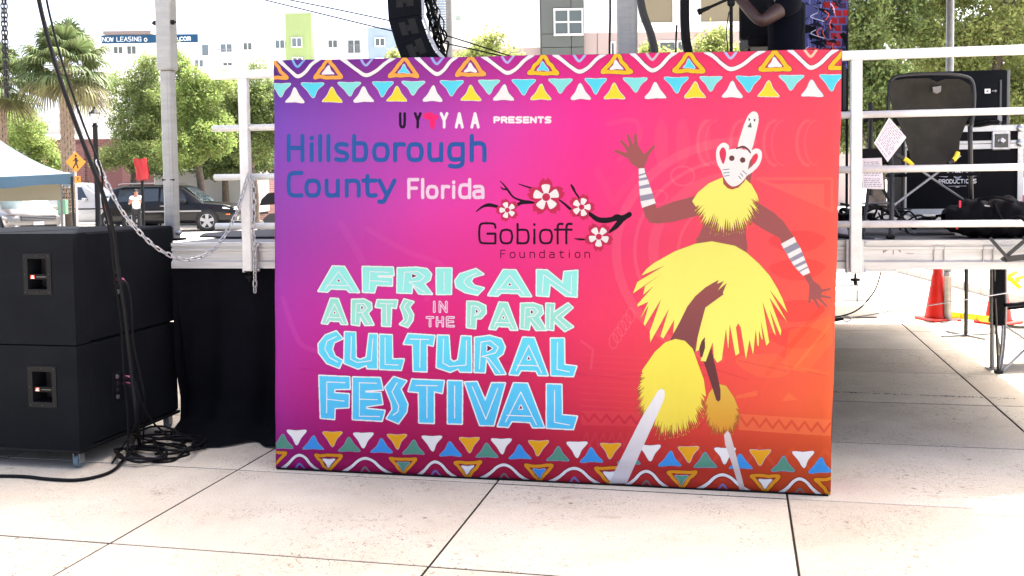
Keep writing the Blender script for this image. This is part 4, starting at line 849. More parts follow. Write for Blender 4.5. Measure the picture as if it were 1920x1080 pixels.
cable('speaker_cable', 'lower of two cables from the lower cabinet connectors', [dn(234, 719, 5.93), dn(254, 728, 5.86), dn(259, 760, 5.88), dn(252, 800, 5.88), gr(222, 850, .02), gr(210, 868, .015)], .0058)
rr = random.Random(5)
for k_, (cx, cy, rx, ry, turns) in enumerate(((296, 852, 52, 15, 2.2), (310, 838, 68, 17, 1.6), (262, 862, 46, 13, 2.1), (290, 826, 40, 12, 1.5), (332, 850, 38, 13, 1.4))):
    pts = []; nn = int(turns * 12); ph = rr.uniform(0, 6)
    for i in range(nn + 1):
        a = ph + i / 12 * 2 * PI; f_ = 1 + .14 * math.sin(i * 1.7 + k_); p = gr(cx + rx * f_ * math.cos(a), cy + ry * f_ * math.sin(a), .0); pts.append(p + Vector((0, 0, .014 + .012 * k_ + .010 * math.sin(i * .9 + k_))))
    cable('coiled_cable', ['tangled cable coil, widest loop on the paving', 'cable coil reaching farthest toward the skirt', 'cable coil nearest the cabinet wheel', 'small cable coil at the back of the tangle', 'cable coil at the right end of the tangle'][k_], pts, .0085 if k_ < 3 else .007, 'cables tangled on the paving', n=4)
cable('ground_cable', 'black cable along the paving past the castor to the left edge', [gr(256, 836, .03), gr(232, 862, .02), gr(212, 882, .012), gr(180, 894, .012), gr(140, 900, .012), gr(90, 898, .012), gr(40, 893, .012), gr(-40, 892, .012)], .0095)
cable('ground_cable', 'black cable from the tangle passing under the stage skirt', [gr(330, 838, .02), gr(350, 826, .012), gr(372, 806, .012), gr(396, 792, .012)], .0095)
cable('ground_cable', 'black cable reaching right from the tangle toward the banner', [gr(345, 842, .015), gr(376, 834, .012), gr(410, 830, .012), gr(446, 820, .012), gr(470, 806, .012)], .0075)
cable('guy_wire', 'upper thin stay wire crossing behind the banner top', [at(505, -8, 9.6), at(770, 48, 9.2), at(960, 106, 9.0), at(1040, 128, 8.9)], .006, 'stay wires above the banner')
cable('guy_wire', 'lower thin stay wire crossing behind the banner top', [at(465, -8, 9.6), at(735, 58, 9.2), at(945, 106, 9.0), at(1025, 128, 8.9)], .006, 'stay wires above the banner')

# ================================================================== SPEAKER CABINETS ON A DOLLY
_s = gr(147, 894); KF = Frame(at(150, 855, 5.72).x, 5.72, math.radians(-12.5))
M_tubeg0 = mat('blackened_screw', (.035, .035, .037), .5, .5)
zA, zB, zC = .115, KF.hit(148, 648).z, KF.hit(137, 436).z
CW, CDp = 1.15, 1.06
def cabinet(label, z0, z1, hx0, hx1, hy0, hy1, cyp):
    t = thing('speaker_cabinet', label, 'speaker', KF.w(0, 0, z0), KF.a, 'stacked bass cabinets')
    H = z1 - z0 - .006
    a = KF.hit(hx0, hy0); c_ = KF.hit(hx1, hy1); cx_, cz_ = (a.x + c_.x) / 2, (a.z + c_.z) / 2 - z0; w_, h_ = (c_.x - a.x), a.z - c_.z
    b = MB()                                            # shell with a real opening for the hand hold
    ox0, ox1, oz0, oz1 = cx_ - w_ * .34, cx_ + w_ * .34, cz_ - h_ * .37, cz_ + h_ * .37
    b.rbox((-CW / 2, CDp / 2 + .06, H / 2), (CW, CDp - .12, H), .012)
    for (xa, xb, za, zb_) in ((-CW, ox0, 0, H), (ox1, 0, 0, H), (ox0, ox1, 0, oz0), (ox0, ox1, oz1, H)):
        b.box(((xa + xb) / 2, .061, (za + zb_) / 2), (xb - xa, .122, zb_ - za))
    body = b.build('shell', M_cab, t)
    b = MB()
    for (dx, dz, ww, hh) in ((-w_ * .42, 0, w_ * .16, h_), (w_ * .42, 0, w_ * .16, h_), (0, h_ * .435, w_ * .68, h_ * .13), (0, -h_ * .435, w_ * .68, h_ * .13)): b.box((cx_ + dx, -.002, cz_ + dz), (ww, .006, hh))
    hf = b.build('handle_plate', M_black, t)
    for dx in (-.43, 0, .43):
        for dz in (-.44, 0, .44):
            if dx or dz: MB().lathe([(.004, 0), (.004, .003), (.002, .004)], 6, (cx_ + dx * w_, -.005, cz_ + dz * h_), Matrix.Rotation(PI / 2, 3, 'X')).build('screw', M_tubeg0, hf)
    MB().box((cx_, .118, cz_), (w_ * .7, .004, h_ * .76)).build('recess', M_dark, t)
    gb = MB().rbox((cx_, .012, cz_ - h_ * .07), (w_ * .70, .016, h_ * .13), .003).build('grip_bar', M_black, t)
    lc = Canvas(220, 40, (14, 14, 16)); lc.poly([(6, 4), (62, 4), (62, 36), (6, 36)], (215, 60, 30)); line_text(lc, 'JBL', 14, 54, 32, 22, 5, (245, 245, 240)); line_text(lc, 'VERTEC', 84, 206, 28, 15, 2.2, (150, 150, 150)) if False else lc.stroke([(84, 20), (200, 20)], 8, (88, 88, 84))
    lg = MB().add([(cx_ - w_ * .30, .0035, cz_ - h_ * .125), (cx_ + w_ * .32, .0035, cz_ - h_ * .125), (cx_ + w_ * .32, .0035, cz_ - h_ * .015), (cx_ - w_ * .30, .0035, cz_ - h_ * .015)], [(0, 1, 2, 3)]).build('badge', print_mat('badge_print', lc, .4), t, fix=False)
    x0_, x1_ = cx_ - w_ * .30, cx_ + w_ * .32; z0_, z1_ = cz_ - h_ * .125, cz_ - h_ * .015
    set_uv(lg, lambda c: ((c.x - x0_) / (x1_ - x0_), (c.z - z0_) / (z1_ - z0_)))
    p = KF.side(218, cyp, 0); q = KF.side(218, cyp - 30, 0); hh = .17
    pn = MB().rbox((.003, p.y, p.z - z0), (.008, .085, hh), .002).build('connector_panel', M_black, t)
    for k_ in range(4):
        zz = p.z - z0 + hh * (.36 - .24 * k_); MB().lathe([(.014, 0), (.014, .006), (.009, .007)], 12, (.007, p.y, zz), Matrix.Rotation(PI / 2, 3, 'Y')).build('socket', M_steel if k_ in (0, 3) else M_dark, pn)
    return t, p
c1_, p1 = cabinet('upper black bass cabinet of the stack at left', zB, zC, 43, 98, 475, 553, 528)
c2_, p2 = cabinet('lower black bass cabinet of the stack, resting on the dolly', zA, zB - .001, 52, 108, 686, 765, 725)
M_plug = mat('pink_plug', sl((150, 70, 105)), .5)
for nm, (a, b_) in (('top', (220, 524)), ('mid', (232, 707)), ('low', (232, 719))):
    q = KF.side(a, b_, .012); w_ = KF.w(.012, q.y, q.z)
    pl = MB().tube([w_, w_ + KF.u * .035, w_ + KF.u * .05 + Vector((0, 0, -.012))], [.011, .011, .007], 10).build('cable_plug', M_plug, None, True)
    tag(pl, {'top': 'pink cable plug in the upper cabinet', 'mid': 'upper pink cable plug in the lower cabinet', 'low': 'lower pink cable plug in the lower cabinet'}[nm], 'plug', 'pink cable plugs')
dl = thing('speaker_dolly', 'low black dolly with castors under the bass cabinets', 'dolly', KF.w(0, 0), KF.a)
MB().rbox((-CW / 2, CDp / 2, .104), (CW + .01, CDp + .01, .020), .003).build('platform', M_black, dl)
M_cw = mat('grey_blue_rubber', (.10, .15, .18), .6)
for (xx, yy) in ((-.045, .05), (-CW + .05, .05), (-.05, CDp - .06), (-CW + .05, CDp - .06)):
    f_ = MB(); f_.box((xx, yy, .0905), (.055, .06, .006)); f_.box((xx - .020, yy, .06), (.003, .045, .056)); f_.box((xx + .020, yy, .06), (.003, .045, .056)); fo = f_.build('castor_fork', M_steel, dl)
    MB().lathe([(.020, -.013), (.035, -.014), (.038, -.010), (.038, .010), (.035, .014), (.020, .013)], 20, (xx, yy, .040), Matrix.Rotation(PI / 2, 3, 'Y')).build('castor_wheel', M_cw, fo, True)
# ================================================================== PEOPLE (one skinned surface each)
def skin_body(name, joints, edges, radii, material, parent, root=0, sub=2):
    me = bpy.data.meshes.new(name); me.from_pydata([tuple(j_) for j_ in joints], edges, []); me.materials.append(material)
    o = bpy.data.objects.new(name, me); C.objects.link(o)
    md = o.modifiers.new('skin', 'SKIN'); md.use_smooth_shade = True
    sv = me.skin_vertices[0].data if me.skin_vertices else None
    if sv is None:
        bm = bmesh.new(); bm.from_mesh(me); bm.verts.layers.skin.verify(); bm.to_mesh(me); bm.free(); sv = me.skin_vertices[0].data
    for i, r in enumerate(radii): sv[i].radius = r if isinstance(r, tuple) else (r, r); sv[i].use_root = (i == root)
    ss = o.modifiers.new('sub', 'SUBSURF'); ss.levels = sub; ss.render_levels = sub
    dg = bpy.context.evaluated_depsgraph_get(); dg.update(); m2 = bpy.data.meshes.new_from_object(o.evaluated_get(dg)); m2.materials.clear(); m2.materials.append(material)
    bpy.data.objects.remove(o); bpy.data.meshes.remove(me)
    m2.polygons.foreach_set('use_smooth', [True] * len(m2.polygons))
    r_ = bpy.data.objects.new(name, m2); C.objects.link(r_); r_.parent = parent; return r_
def person(label, loc, rz, H, pose, skin_c, shirt_c, legs_c, shoe_c=(.02, .02, .02), hair_c=(.01, .008, .007), sleeves=.5):
    """pose: dict elbowL/handL/elbowR/handR (x right, y forward) in units of height; figure faces +y"""
    t = thing('person', label, 'person', loc, rz); h = H
    ms = mat('skin_%d' % int(skin_c[0] * 1000), skin_c, .5, var=.1); mh = mat('shirt_%d' % int(sum(shirt_c) * 1000), shirt_c, .9, var=.2, vscale=9, bump=.3, bscale=30, spec=.1); ml = mat('trousers_%d' % int(sum(legs_c) * 1000), legs_c, .85, var=.2)
    J = dict(pel=(0, 0, .53), wai=(0, 0, .60), che=(0, .005, .73), nkb=(0, 0, .82), nek=(0, .005, .855), hed=(0, .012, .895), crn=(0, .006, .965),
             hpL=(-.05, 0, .51), knL=(-.055, .012, .28), anL=(-.06, -.01, .045), toL=(-.062, .07, .018), hpR=(.05, 0, .51), knR=(.055, .012, .28), anR=(.06, -.01, .045), toR=(.062, .07, .018),
             shL=(-.105, 0, .805), shR=(.105, 0, .805)); J.update(pose)
    def lerp(a, b, f): return tuple(a[i] + (b[i] - a[i]) * f for i in range(3))
    def fingers(J, s, E, Rr):
        hand, elb = Vector(J['ha' + s]), Vector(J['el' + s]); d = (hand - elb).normalized(); up = Vector((0, 0, 1)) if abs(d.z) < .8 else Vector((0, 1, 0)); sd_ = d.cross(up).normalized(); nn = sd_.cross(d)
        palm = hand + d * .030; J['pa' + s] = tuple(palm); E.append(('ha' + s, 'pa' + s)); Rr['pa' + s] = (.016, .010)
        for i, (o_, L) in enumerate(((-.016, .036), (-.006, .044), (.005, .046), (.015, .040))):
            a = palm + sd_ * o_ + d * .014; b = a + d * L * .5 - nn * .006; c = b + d * L * .3 - nn * .018
            for q, v in zip('abc', (a, b, c)): J['f%s%d%s' % (s, i, q)] = tuple(v); Rr['f%s%d%s' % (s, i, q)] = .0048
            E += [('pa' + s, 'f%s%da' % (s, i)), ('f%s%da' % (s, i), 'f%s%db' % (s, i)), ('f%s%db' % (s, i), 'f%s%dc' % (s, i))]
        a = hand + sd_ * -.018 + d * .014; b = a + d * .022 - sd_ * .012 - nn * .01; J['t%sa' % s] = tuple(a); J['t%sb' % s] = tuple(b); Rr['t%sa' % s] = .006; Rr['t%sb' % s] = .005; E += [('ha' + s, 't%sa' % s), ('t%sa' % s, 't%sb' % s)]
    Rr = dict(pel=(.085, .06), wai=(.072, .055), che=(.088, .062), nkb=(.045, .035), nek=.033, hed=(.044, .052), crn=(.034, .042), hpL=.052, knL=.034, anL=.022, toL=.018, hpR=.052, knR=.034, anR=.022, toR=.018, shL=.034, shR=.034, elL=.024, elR=.024, haL=.015, haR=.015)
    E = [('pel', 'wai'), ('wai', 'che'), ('che', 'nkb'), ('nkb', 'nek'), ('nek', 'hed'), ('hed', 'crn'), ('pel', 'hpL'), ('hpL', 'knL'), ('knL', 'anL'), ('anL', 'toL'), ('pel', 'hpR'), ('hpR', 'knR'), ('knR', 'anR'), ('anR', 'toR'), ('nkb', 'shL'), ('nkb', 'shR'), ('shL', 'elL'), ('elL', 'haL'), ('shR', 'elR'), ('elR', 'haR')]
    fingers(J, 'L', E, Rr); fingers(J, 'R', E, Rr)
    def mk(name, keys, ed, m_, grow, extra={}, root=None):
        JJ = dict(J); JJ.update(extra); ks = list(keys); ix = {k: i for i, k in enumerate(ks)}
        js = [Vector(JJ[k]) * h for k in ks]; rs = []
        for k in ks:
            r = Rr.get(k, .024); r = r if isinstance(r, tuple) else (r, r); rs.append(((r[0] + grow) * h, (r[1] + grow) * h))
        return skin_body(name, js, [(ix[a], ix[b]) for a, b in ed], rs, m_, t, ix[root or ks[0]])
    body = mk('body', list(J.keys()), E, ms, 0, root='pel')
    fc = MB()
    for s_ in (-1, 1): fc.lathe([(.001, 0), (.009, .003), (.011, .008), (.008, .012)], 8, Vector((s_ * .017, .058, .922)) * h, Matrix.Rotation(-PI / 2, 3, 'X'))
    eyes = []
    for s_ in (-1, 1): MB().lathe([(.001 * h, 0), (.004 * h, .001 * h), (.004 * h, .003 * h)], 8, Vector((s_ * .017, .0600, .925)) * h, Matrix.Rotation(-PI / 2, 3, 'X')).build('eye', M_dark, body)
    MB().prism([(-.006 * h, .905 * h), (.006 * h, .905 * h), (0, .928 * h)], 'y', .050 * h, .070 * h).build('nose', ms, body)
    for s_ in (-1, 1): MB().rbox(Vector((s_ * .047, .005, .918)) * h, (.008 * h, .02 * h, .03 * h), .003).build('ear', ms, body)
    hr = MB().grid(lambda u, v: tuple(Vector(((.050) * math.cos(2 * PI * u) * math.sin(PI * .52 * (1 - v) + .001), -.004 + (.060) * math.sin(2 * PI * u) * math.sin(PI * .52 * (1 - v) + .001) * (1 if math.sin(2 * PI * u) < 0 else .82), .935 + .058 * math.cos(PI * .52 * (1 - v)))) * h), 20, 8).build('hair', mat('hair', hair_c, .9, bump=.5, bscale=200), body, True)
    sl_ = dict(mL=lerp(J['shL'], J['elL'], sleeves), mR=lerp(J['shR'], J['elR'], sleeves), hemS=(0, 0, .49)); Rr['mL'] = .030; Rr['mR'] = .030; Rr['hemS'] = (.092, .068)
    shirt = mk('shirt', ['che', 'wai', 'hemS', 'nkb', 'shL', 'shR', 'mL', 'mR'], [('hemS', 'wai'), ('wai', 'che'), ('che', 'nkb'), ('nkb', 'shL'), ('nkb', 'shR'), ('shL', 'mL'), ('shR', 'mR')], mh, .010, sl_, 'che')
    cuff = dict(cL=lerp(J['knL'], J['anL'], .93), cR=lerp(J['knR'], J['anR'], .93)); Rr['cL'] = Rr['cR'] = .027
    mk('trousers', ['pel', 'hpL', 'knL', 'cL', 'hpR', 'knR', 'cR'], [('pel', 'hpL'), ('hpL', 'knL'), ('knL', 'cL'), ('pel', 'hpR'), ('hpR', 'knR'), ('knR', 'cR')], ml, .007, cuff)
    for s_ in 'LR':
        a = Vector(J['an' + s_]) * h; MB().rbox(a + Vector((0, .035 * h, -.028 * h)), (.058 * h, .15 * h, .034 * h), .012 * h).build('shoe', mat('shoe_%d' % int(shoe_c[0] * 1000), shoe_c, .6), t)
    return t, shirt
# performer on the stage, seen from the side, hand raised to the microphone
dark_skin = sl((60, 40, 38))
pc = at(1475, 60, 7.15)
pp_, pshirt = person('person in a dark shirt standing on stage with a raised forearm beside the microphone stand', (pc.x, 7.15, DZ), math.radians(82), 1.93,
    dict(elR=(.14, .03, .64), haR=(.12, .10, .52), elL=(-.125, .105, .735), haL=(-.05, .205, .875)), dark_skin, (.0018, .0024, .006), (.003, .003, .005))
# comic style printed cloth hanging behind the performer (plain generic print)
rc = Canvas(240, 620, (70, 74, 120)); rr = random.Random(9)
for k_ in range(60):
    x_ = rr.uniform(0, 240); y_ = rr.uniform(0, 620); rc.stroke([(x_, y_), (x_ + rr.uniform(-12, 12), y_ + rr.uniform(30, 90))], rr.uniform(3, 9), rr.choice([(40, 44, 80), (105, 110, 170), (20, 20, 30)]))
for k_ in range(14):
    y_ = 12 + k_ * 44
    for q in range(3): x_ = 130 + q * 42 - (20 if k_ % 2 else 0); rc.poly([(x_, y_), (x_ + 36, y_ + rr.uniform(-3, 3)), (x_ + 37, y_ + 36), (x_ + 2, y_ + 34)], rr.choice([(150, 34, 38), (120, 28, 36), (60, 40, 70), (34, 34, 60)]))
for k_ in range(44):
    x_ = rr.uniform(20, 230); y_ = rr.uniform(10, 610); p_ = [(x_ + rr.uniform(-45, 45), y_ + rr.uniform(-40, 40)) for _ in range(5)]; rc.poly(p_, rr.choice([(14, 14, 22), (18, 18, 28), (30, 30, 44)]))
for k_ in range(22):
    x_ = rr.uniform(20, 210); y_ = rr.uniform(40, 600); rc.stroke(catmull([(x_, y_, 0), (x_ + rr.uniform(-30, 30), y_ + 20, 0), (x_ + rr.uniform(-20, 40), y_ + 50, 0)], 5), rr.uniform(2, 5), rr.choice([(190, 194, 220), (120, 124, 150), (222, 90, 66)]))
rc.stroke(arc(62, 548, 52, 52, 0, 360), 9, (206, 60, 58)); rc.poly(arc(62, 548, 46, 46, 0, 360), (36, 12, 14)); rc.poly(arc(62, 540, 26, 30, 0, 360), (198, 44, 38))
hL = at(1500, 98, 7.3); hR = at(1590, 98, 7.3); ztop = at(1540, -70, 7.3).z
cl = thing('printed_backdrop_cloth', 'red and blue comic patterned cloth hanging behind the performer', 'cloth', (hL.x, 7.3, DZ))
wd_ = hR.x - hL.x
cf = MB().grid(lambda u, v: (u * wd_, .015 * math.sin(u * 9) + .01 * math.sin(v * 7), hL.z - DZ - .12 + v * (ztop + .12 - hL.z)), 24, 20).build('cloth_panel', print_mat('comic_print', rc, .7), cl, True)
zz0 = hL.z - DZ - .12; zz1 = ztop + .12 - hL.z
set_uv(cf, lambda c: (c.x / wd_, (c.z - zz0) / zz1))
b = MB(); b.tube([(-.03, 0, zz0 + zz1), (wd_ + .03, 0, zz0 + zz1)], .012, 8); b.build('hanging_bar', M_black, cl)
for xx in (.0, wd_): MB().tube([(xx, 0.02, 0), (xx, .02, zz0 + zz1)], .010, 8).build('stand_pole', M_black, cl)
# microphone stand
mz = at(1371, 60, 7.0); ms_ = thing('microphone_stand', 'black microphone stand with a slanted boom in front of the performer', 'microphone stand', (mz.x, 7.0, DZ))
MB().tube([(0, 0, .02), (0, 0, at(1371, 5, 7).z - DZ)], .012, 10).build('pole', M_black, ms_)
e0 = at(1330, 14, 7.0); e1 = at(1392, -14, 7.0); MB().tube([e0 - ms_.location, e1 - ms_.location], .010, 8).build('boom', M_black, ms_)
q0 = at(1309, 23, 7.0) - ms_.location; q1 = e0 - ms_.location; MB().tube([q0, q0.lerp(q1, .25), q0.lerp(q1, .3), q1], [.021, .022, .016, .013], 12).build('microphone', M_black, ms_, True)
MB().rbox((0, 0, at(1371, 5, 7).z - DZ), (.05, .035, .05), .01).build('clutch', M_black, ms_)
for k_ in range(3): a = k_ * 2.094 + .4; MB().tube([(0, 0, .09), (.30 * math.cos(a), .30 * math.sin(a), .012)], .010, 8).build('leg', M_black, ms_)
cable('microphone_cable', 'thin cable drooping beside the microphone stand', [at(1367, 22, 6.98), at(1362, 60, 6.98), at(1365, 98, 6.98), at(1366, 180, 6.98)], .004)
# black keyboard / mixer on a stand
kb = at(1435, 85, 7.5); k_t = thing('mixer_case', 'small black mixer on a stand at the performer\'s hip', 'mixer', (kb.x, 7.5, DZ))
zt = at(1435, 72, 7.5).z - DZ; zl = at(1435, 92, 7.5).z - DZ
MB().rbox((0.02, 0, (zt + zl) / 2), (.36, .3, zt - zl), .012).build('case', M_black, k_t); MB().rbox((.01, .14, zt + .16), (.34, .03, .32), .01).build('lid', M_black, k_t)
MB().rbox((-.16, -.12, zt - .02), (.10, .06, .012), .004).build('side_arm', M_black, k_t)
for xx in (-.12, .14): MB().tube([(xx, 0, .01), (xx, 0, zl)], .011, 8).build('leg', M_black, k_t)
# thick black hoses / looms near the mast
cable('cable_loom', 'thick black corrugated loom slanting right of the box mast', [at(1196, -40, 7.0), at(1205, 20, 7.0), at(1222, 70, 7.0), at(1228, 120, 7.0), at(1222, 260, 7.0)], .028, m_=mat('corrugated_loom', (.013, .013, .014), .5, bump=.6, bscale=160))
cable('cable_loom', 'thick black loom hanging straight between the mast and the microphone', [at(1285, -40, 7.2), at(1284, 20, 7.2), at(1286, 70, 7.2), at(1292, 120, 7.2), at(1290, 260, 7.2)], .034)
cable('hanging_strap', 'thin black cable with a sleeve left of the box mast', [at(1144, -20, 7.2), at(1144, 30, 7.2), at(1143, 110, 7.2), at(1144, 240, 7.2)], [.010] * 1 + [.010] * 12 + [.006] * 12 if False else .008)
cable('antenna_rod', 'short black rod right of the box mast', [at(1269, 47, 7.3), at(1267, 110, 7.3), at(1267, 300, 7.3)], .007)

# ================================================================== HANGING LINE ARRAY
M_arr = mat('array_coating', (.0045, .0058, .009), .75, bump=.5, bscale=300, spec=.1)
AY = 8.4
quads = [((722, -75), (838, -75), (846, -40), (724, -28)), ((724, -28), (787, -34), (789, 27), (728, 37)), ((728, 37), (788, 28), (800, 62), (742, 84)), ((742, 84), (798, 62), (815, 95), (760, 130)), ((760, 130), (815, 96), (842, 124), (790, 166))]
arr = thing('line_array', 'black curved array of hanging loudspeakers above the banner', 'speaker', at(760, 110, AY))
for i, q in enumerate(quads[1:]):
    P4 = [at(*p, AY) - arr.location for p in q]; c0 = sum(P4, Vector()) / 4; P4 = [c0 + (p - c0) * .985 for p in P4]
    b = MB(); n4 = 4; vs = [tuple(p) for p in P4] + [tuple(p + Vector((-.02, .42, 0.02))) for p in P4]
    b.add(vs, [(0, 3, 2, 1), (4, 5, 6, 7)] + [(k_, (k_ + 1) % 4, 4 + (k_ + 1) % 4, 4 + k_) for k_ in range(4)])
    cab = b.build('array_cabinet', M_arr, arr)
    u_ = (P4[1] - P4[0]).normalized(); v_ = (P4[0] - P4[3]).normalized(); cc = c0 + Vector((.0, -.004, 0)) + u_ * .01
    b = MB(); 
    for (du, dv, su, sv) in ((-.045, .0, .055, .11), (.040, .01, .06, .125), (0, 0, .03, .05)):
        o4 = cc + u_ * du + v_ * dv; b.add([tuple(o4 - u_ * su / 2 - v_ * sv / 2), tuple(o4 + u_ * su / 2 - v_ * sv / 2), tuple(o4 + u_ * su / 2 + v_ * sv / 2), tuple(o4 - u_ * su / 2 + v_ * sv / 2)], [(0, 1, 2, 3)])
    stuff_ = b.build('grip_recess', M_dark, cab, fix=False)
    rg = MB().bar(P4[1] + Vector((.02, .02, 0)), P4[2] + Vector((.02, .02, 0)), .02, .03); rg.build('rigging_strut', M_steel, cab)
rr = random.Random(21)
lb_ = MB()
for k_ in range(40):
    t0 = rr.uniform(-.1, 1); x0 = 800 + 26 * t0 + rr.uniform(-4, 10); y0 = -20 + 118 * t0
    p = [at(x0 + rr.uniform(-8, 12), y0 + dy + rr.uniform(-6, 6), AY + rr.uniform(.05, .45)) - arr.location for dy in (-14, 0, 14, 26)]
    lb_.tube(catmull(p, 4), rr.choice([.004, .006, .009]), 5)
stuff(lb_.build('jumper_cables', M_cable, arr, True))
for px in (790, 800): MB().tube([at(px, -30, AY + .2) - arr.location, at(px + 22, 60, AY + .2) - arr.location, at(px + 36, 112, AY + .25) - arr.location], .011, 6).build('feed_cable', M_cable, arr, True)
MB().bar(at(745, -30, AY + .3) - arr.location, Vector((at(745, -30, AY + .3).x, AY + .3, 4.62)) - arr.location, .06).build('flying_frame', M_black, arr)

# ================================================================== THINGS ON THE RIGHT OF THE STAGE
def SP(px, py, off): return SF.hit(px, py, off)
def SW(x, y, z=0): return SF.w(x, y, z)
M_fab = mat('grey_green_canvas', (.036, .034, .029), .9, var=.35, vscale=4, bump=1.0, bscale=14, spec=.1)
M_fabk = mat('black_canvas', (.0028, .003, .0045), .85, spec=.12, var=.3, vscale=5, bump=.4, bscale=30)
M_tube = mat('black_tube', (.006, .006, .007), .45)
M_tubeg = mat('grey_tube', (.22, .22, .23), .4, .5)
# camp chair on the stage, back toward us
OY = .42
cA = SP(1668, 457, .12); cB = SP(1822, 445, .30)
ch = thing('camp_chair', 'folding camp chair with grey canvas back, standing on the stage behind the rails', 'camp chair', SW(0, 0, 0), SF.a)
top0, top1 = SP(1672, 152, OY), SP(1824, 142, OY); bot0, bot1 = SP(1702, 318, OY), SP(1788, 316, OY)
outl = [SP(x, y, OY) for x, y in ((1671, 152), (1700, 147), (1742, 147), (1757, 154), (1772, 148), (1800, 148), (1820, 160), (1824, 195), (1812, 230), (1800, 262), (1797, 300), (1783, 316), (1742, 322), (1708, 318), (1706, 290), (1694, 250), (1674, 205), (1668, 175))]
b = MB(); n_ = len(outl); cen = sum(outl, Vector()) / n_
vs = [tuple(p) for p in outl]; ring1 = [tuple(cen.lerp(p, .6) + Vector((0, .05, 0))) for p in outl]; vs2 = [tuple(Vector(p) + Vector((0, .012, 0))) for p in outl]
b.add(vs + ring1 + [tuple(cen + Vector((0, .07, 0)))], [(i, (i + 1) % n_, n_ + (i + 1) % n_, n_ + i) for i in range(n_)] + [(n_ + i, n_ + (i + 1) % n_, 2 * n_) for i in range(n_)])
b.add(vs + vs2, [(i, (i + 1) % n_, n_ + (i + 1) % n_, n_ + i) for i in range(n_)])
bkr = b.build('backrest', M_fab, ch, True)
MB().tube(catmull([SP(x, y, OY + .012) for x, y in ((1664, 240), (1667, 175), (1674, 148), (1702, 141), (1760, 139), (1806, 143), (1824, 156), (1826, 200), (1820, 245))], 5), .011, 8).build('back_binding', M_tube, ch, True)
lgx = SP(1756, 168, OY - .004); MB().prism([(lgx.x - .022, lgx.z + .016), (lgx.x + .026, lgx.z + .022), (lgx.x + .024, lgx.z - .012), (lgx.x + .004, lgx.z - .024), (lgx.x - .020, lgx.z - .014)], 'y', OY - .008, OY + .02).build('stitched_patch', mat('patch', (.16, .15, .14), .7), ch)
for pts in (((1662, 238, .42), (1672, 330, .40), (1670, 452, .14)), ((1819, 236, .42), (1820, 330, .44), (1822, 444, .52)), ((1693, 250, .85), (1693, 340, .85), (1690, 432, .86)),):
    MB().tube(catmull([SP(*p) for p in pts], 4), .014, 8).build('leg', M_tube, ch, True)
for a, b_ in (((1676, 385, .16), (1800, 292, .5)), ((1812, 378, .48), (1712, 310, .3)), ((1640, 448, .12), (1672, 452, .14))): MB().tube([SP(*a), SP(*b_)], .007, 8).build('cross_brace', M_tubeg, ch)
MB().tube([SP(1560, 440, .2), SP(1668, 455, .13)], .013, 8).build('foot_bar', M_tube, ch); MB().tube([SP(1692, 430, .85), SP(1720, 440, .5), SP(1790, 440, .5)], .012, 8).build('foot_bar', M_tube, ch)
for (x, y) in ((1669, 452), (1822, 446)): p = SP(x, y, .13 if x < 1700 else .5); MB().rbox((p.x, p.y, DZ + .012), (.045, .05, .022), .006).build('foot', M_black, ch)
for pts in (((1680, 290, .35), (1700, 300, .36), (1711, 310, .37)), ((1777, 306, .36), (1790, 298, .38), (1796, 286, .40))):
    P = catmull([SP(*p) for p in pts], 4); MB().tube(P[:int(len(P) * .45)], .011, 8).build('arm_strut', M_tube, ch); MB().tube(P[int(len(P) * .42):], .0135, 8).build('yellow_tip', M_yellow, ch)
MB().rbox(SP(1745, 328, .62), (.46, .46, .02), .006).build('seat', M_fabk, ch)
MB().rbox(SP(1640, 222, .6), (.07, .42, .025), .008).build('armrest', M_fabk, ch); MB().rbox(SP(1845, 232, .6), (.07, .42, .025), .008).build('armrest', M_fabk, ch)
# loudspeaker on the flight case
def boxthing(name, label, cat, x0, y0, x1, y1, off, depth, m_, r=.01):
    a = SP(x0, y0, off); c_ = SP(x1, y1, off); t = thing(name, label, cat, SW(a.x, off, c_.z), SF.a); return t, c_.x - a.x, a.z - c_.z
t, w_, h_ = boxthing('stage_monitor', 'big dark speaker box on top of the flight case, behind the camp chair', 'speaker', 1700, 136, 1889, 236, 1.25, .5, M_cab)
MB().rbox((w_ / 2, .25, h_ / 2 + .02), (w_, .5, h_ - .04), .012).build('box', M_cab, t)
MB().rbox((w_ + .004, .25, h_ / 2), (.020, .5, h_ * .98), .003).build('side_plate', mat('dull_grey', (.10, .10, .105), .5), t)
MB().box((w_ - .045, -.003, h_ * .42), (.012, .006, h_ * .8)).build('front_strip', mat('dull_grey2', (.05, .05, .055), .5), t)
MB().rbox((w_ - .05, -.004, h_ * .15), (.03, .008, .05), .003).build('catch', M_tubeg, t)
sc_ = Canvas(110, 50, (12, 12, 16)); sc_.poly([(6, 6), (50, 6), (50, 44), (6, 44)], (235, 235, 235)); sc_.stroke([(20, 26), (38, 16)], 6, (15, 15, 20)); sc_.stroke([(20, 26), (38, 34)], 6, (15, 15, 20)); sc_.stroke([(62, 25), (98, 25)], 5, (150, 150, 160)); sc_.stroke([(86, 14), (98, 25), (86, 36)], 4, (150, 150, 160))
lx = SP(1858, 170, 1.25).x - SP(1700, 136, 1.25).x; lz = SP(1858, 170, 1.25).z - SP(1858, 236, 1.25).z
o = MB().add([(lx - .045, -.004, lz - .02), (lx + .045, -.004, lz - .02), (lx + .045, -.004, lz + .02), (lx - .045, -.004, lz + .02)], [(0, 1, 2, 3)]).build('label_plate', print_mat('monitor_label', sc_, .4), t, fix=False); set_uv(o, lambda c: ((c.x - lx + .045) / .09, (c.z - lz + .02) / .04))
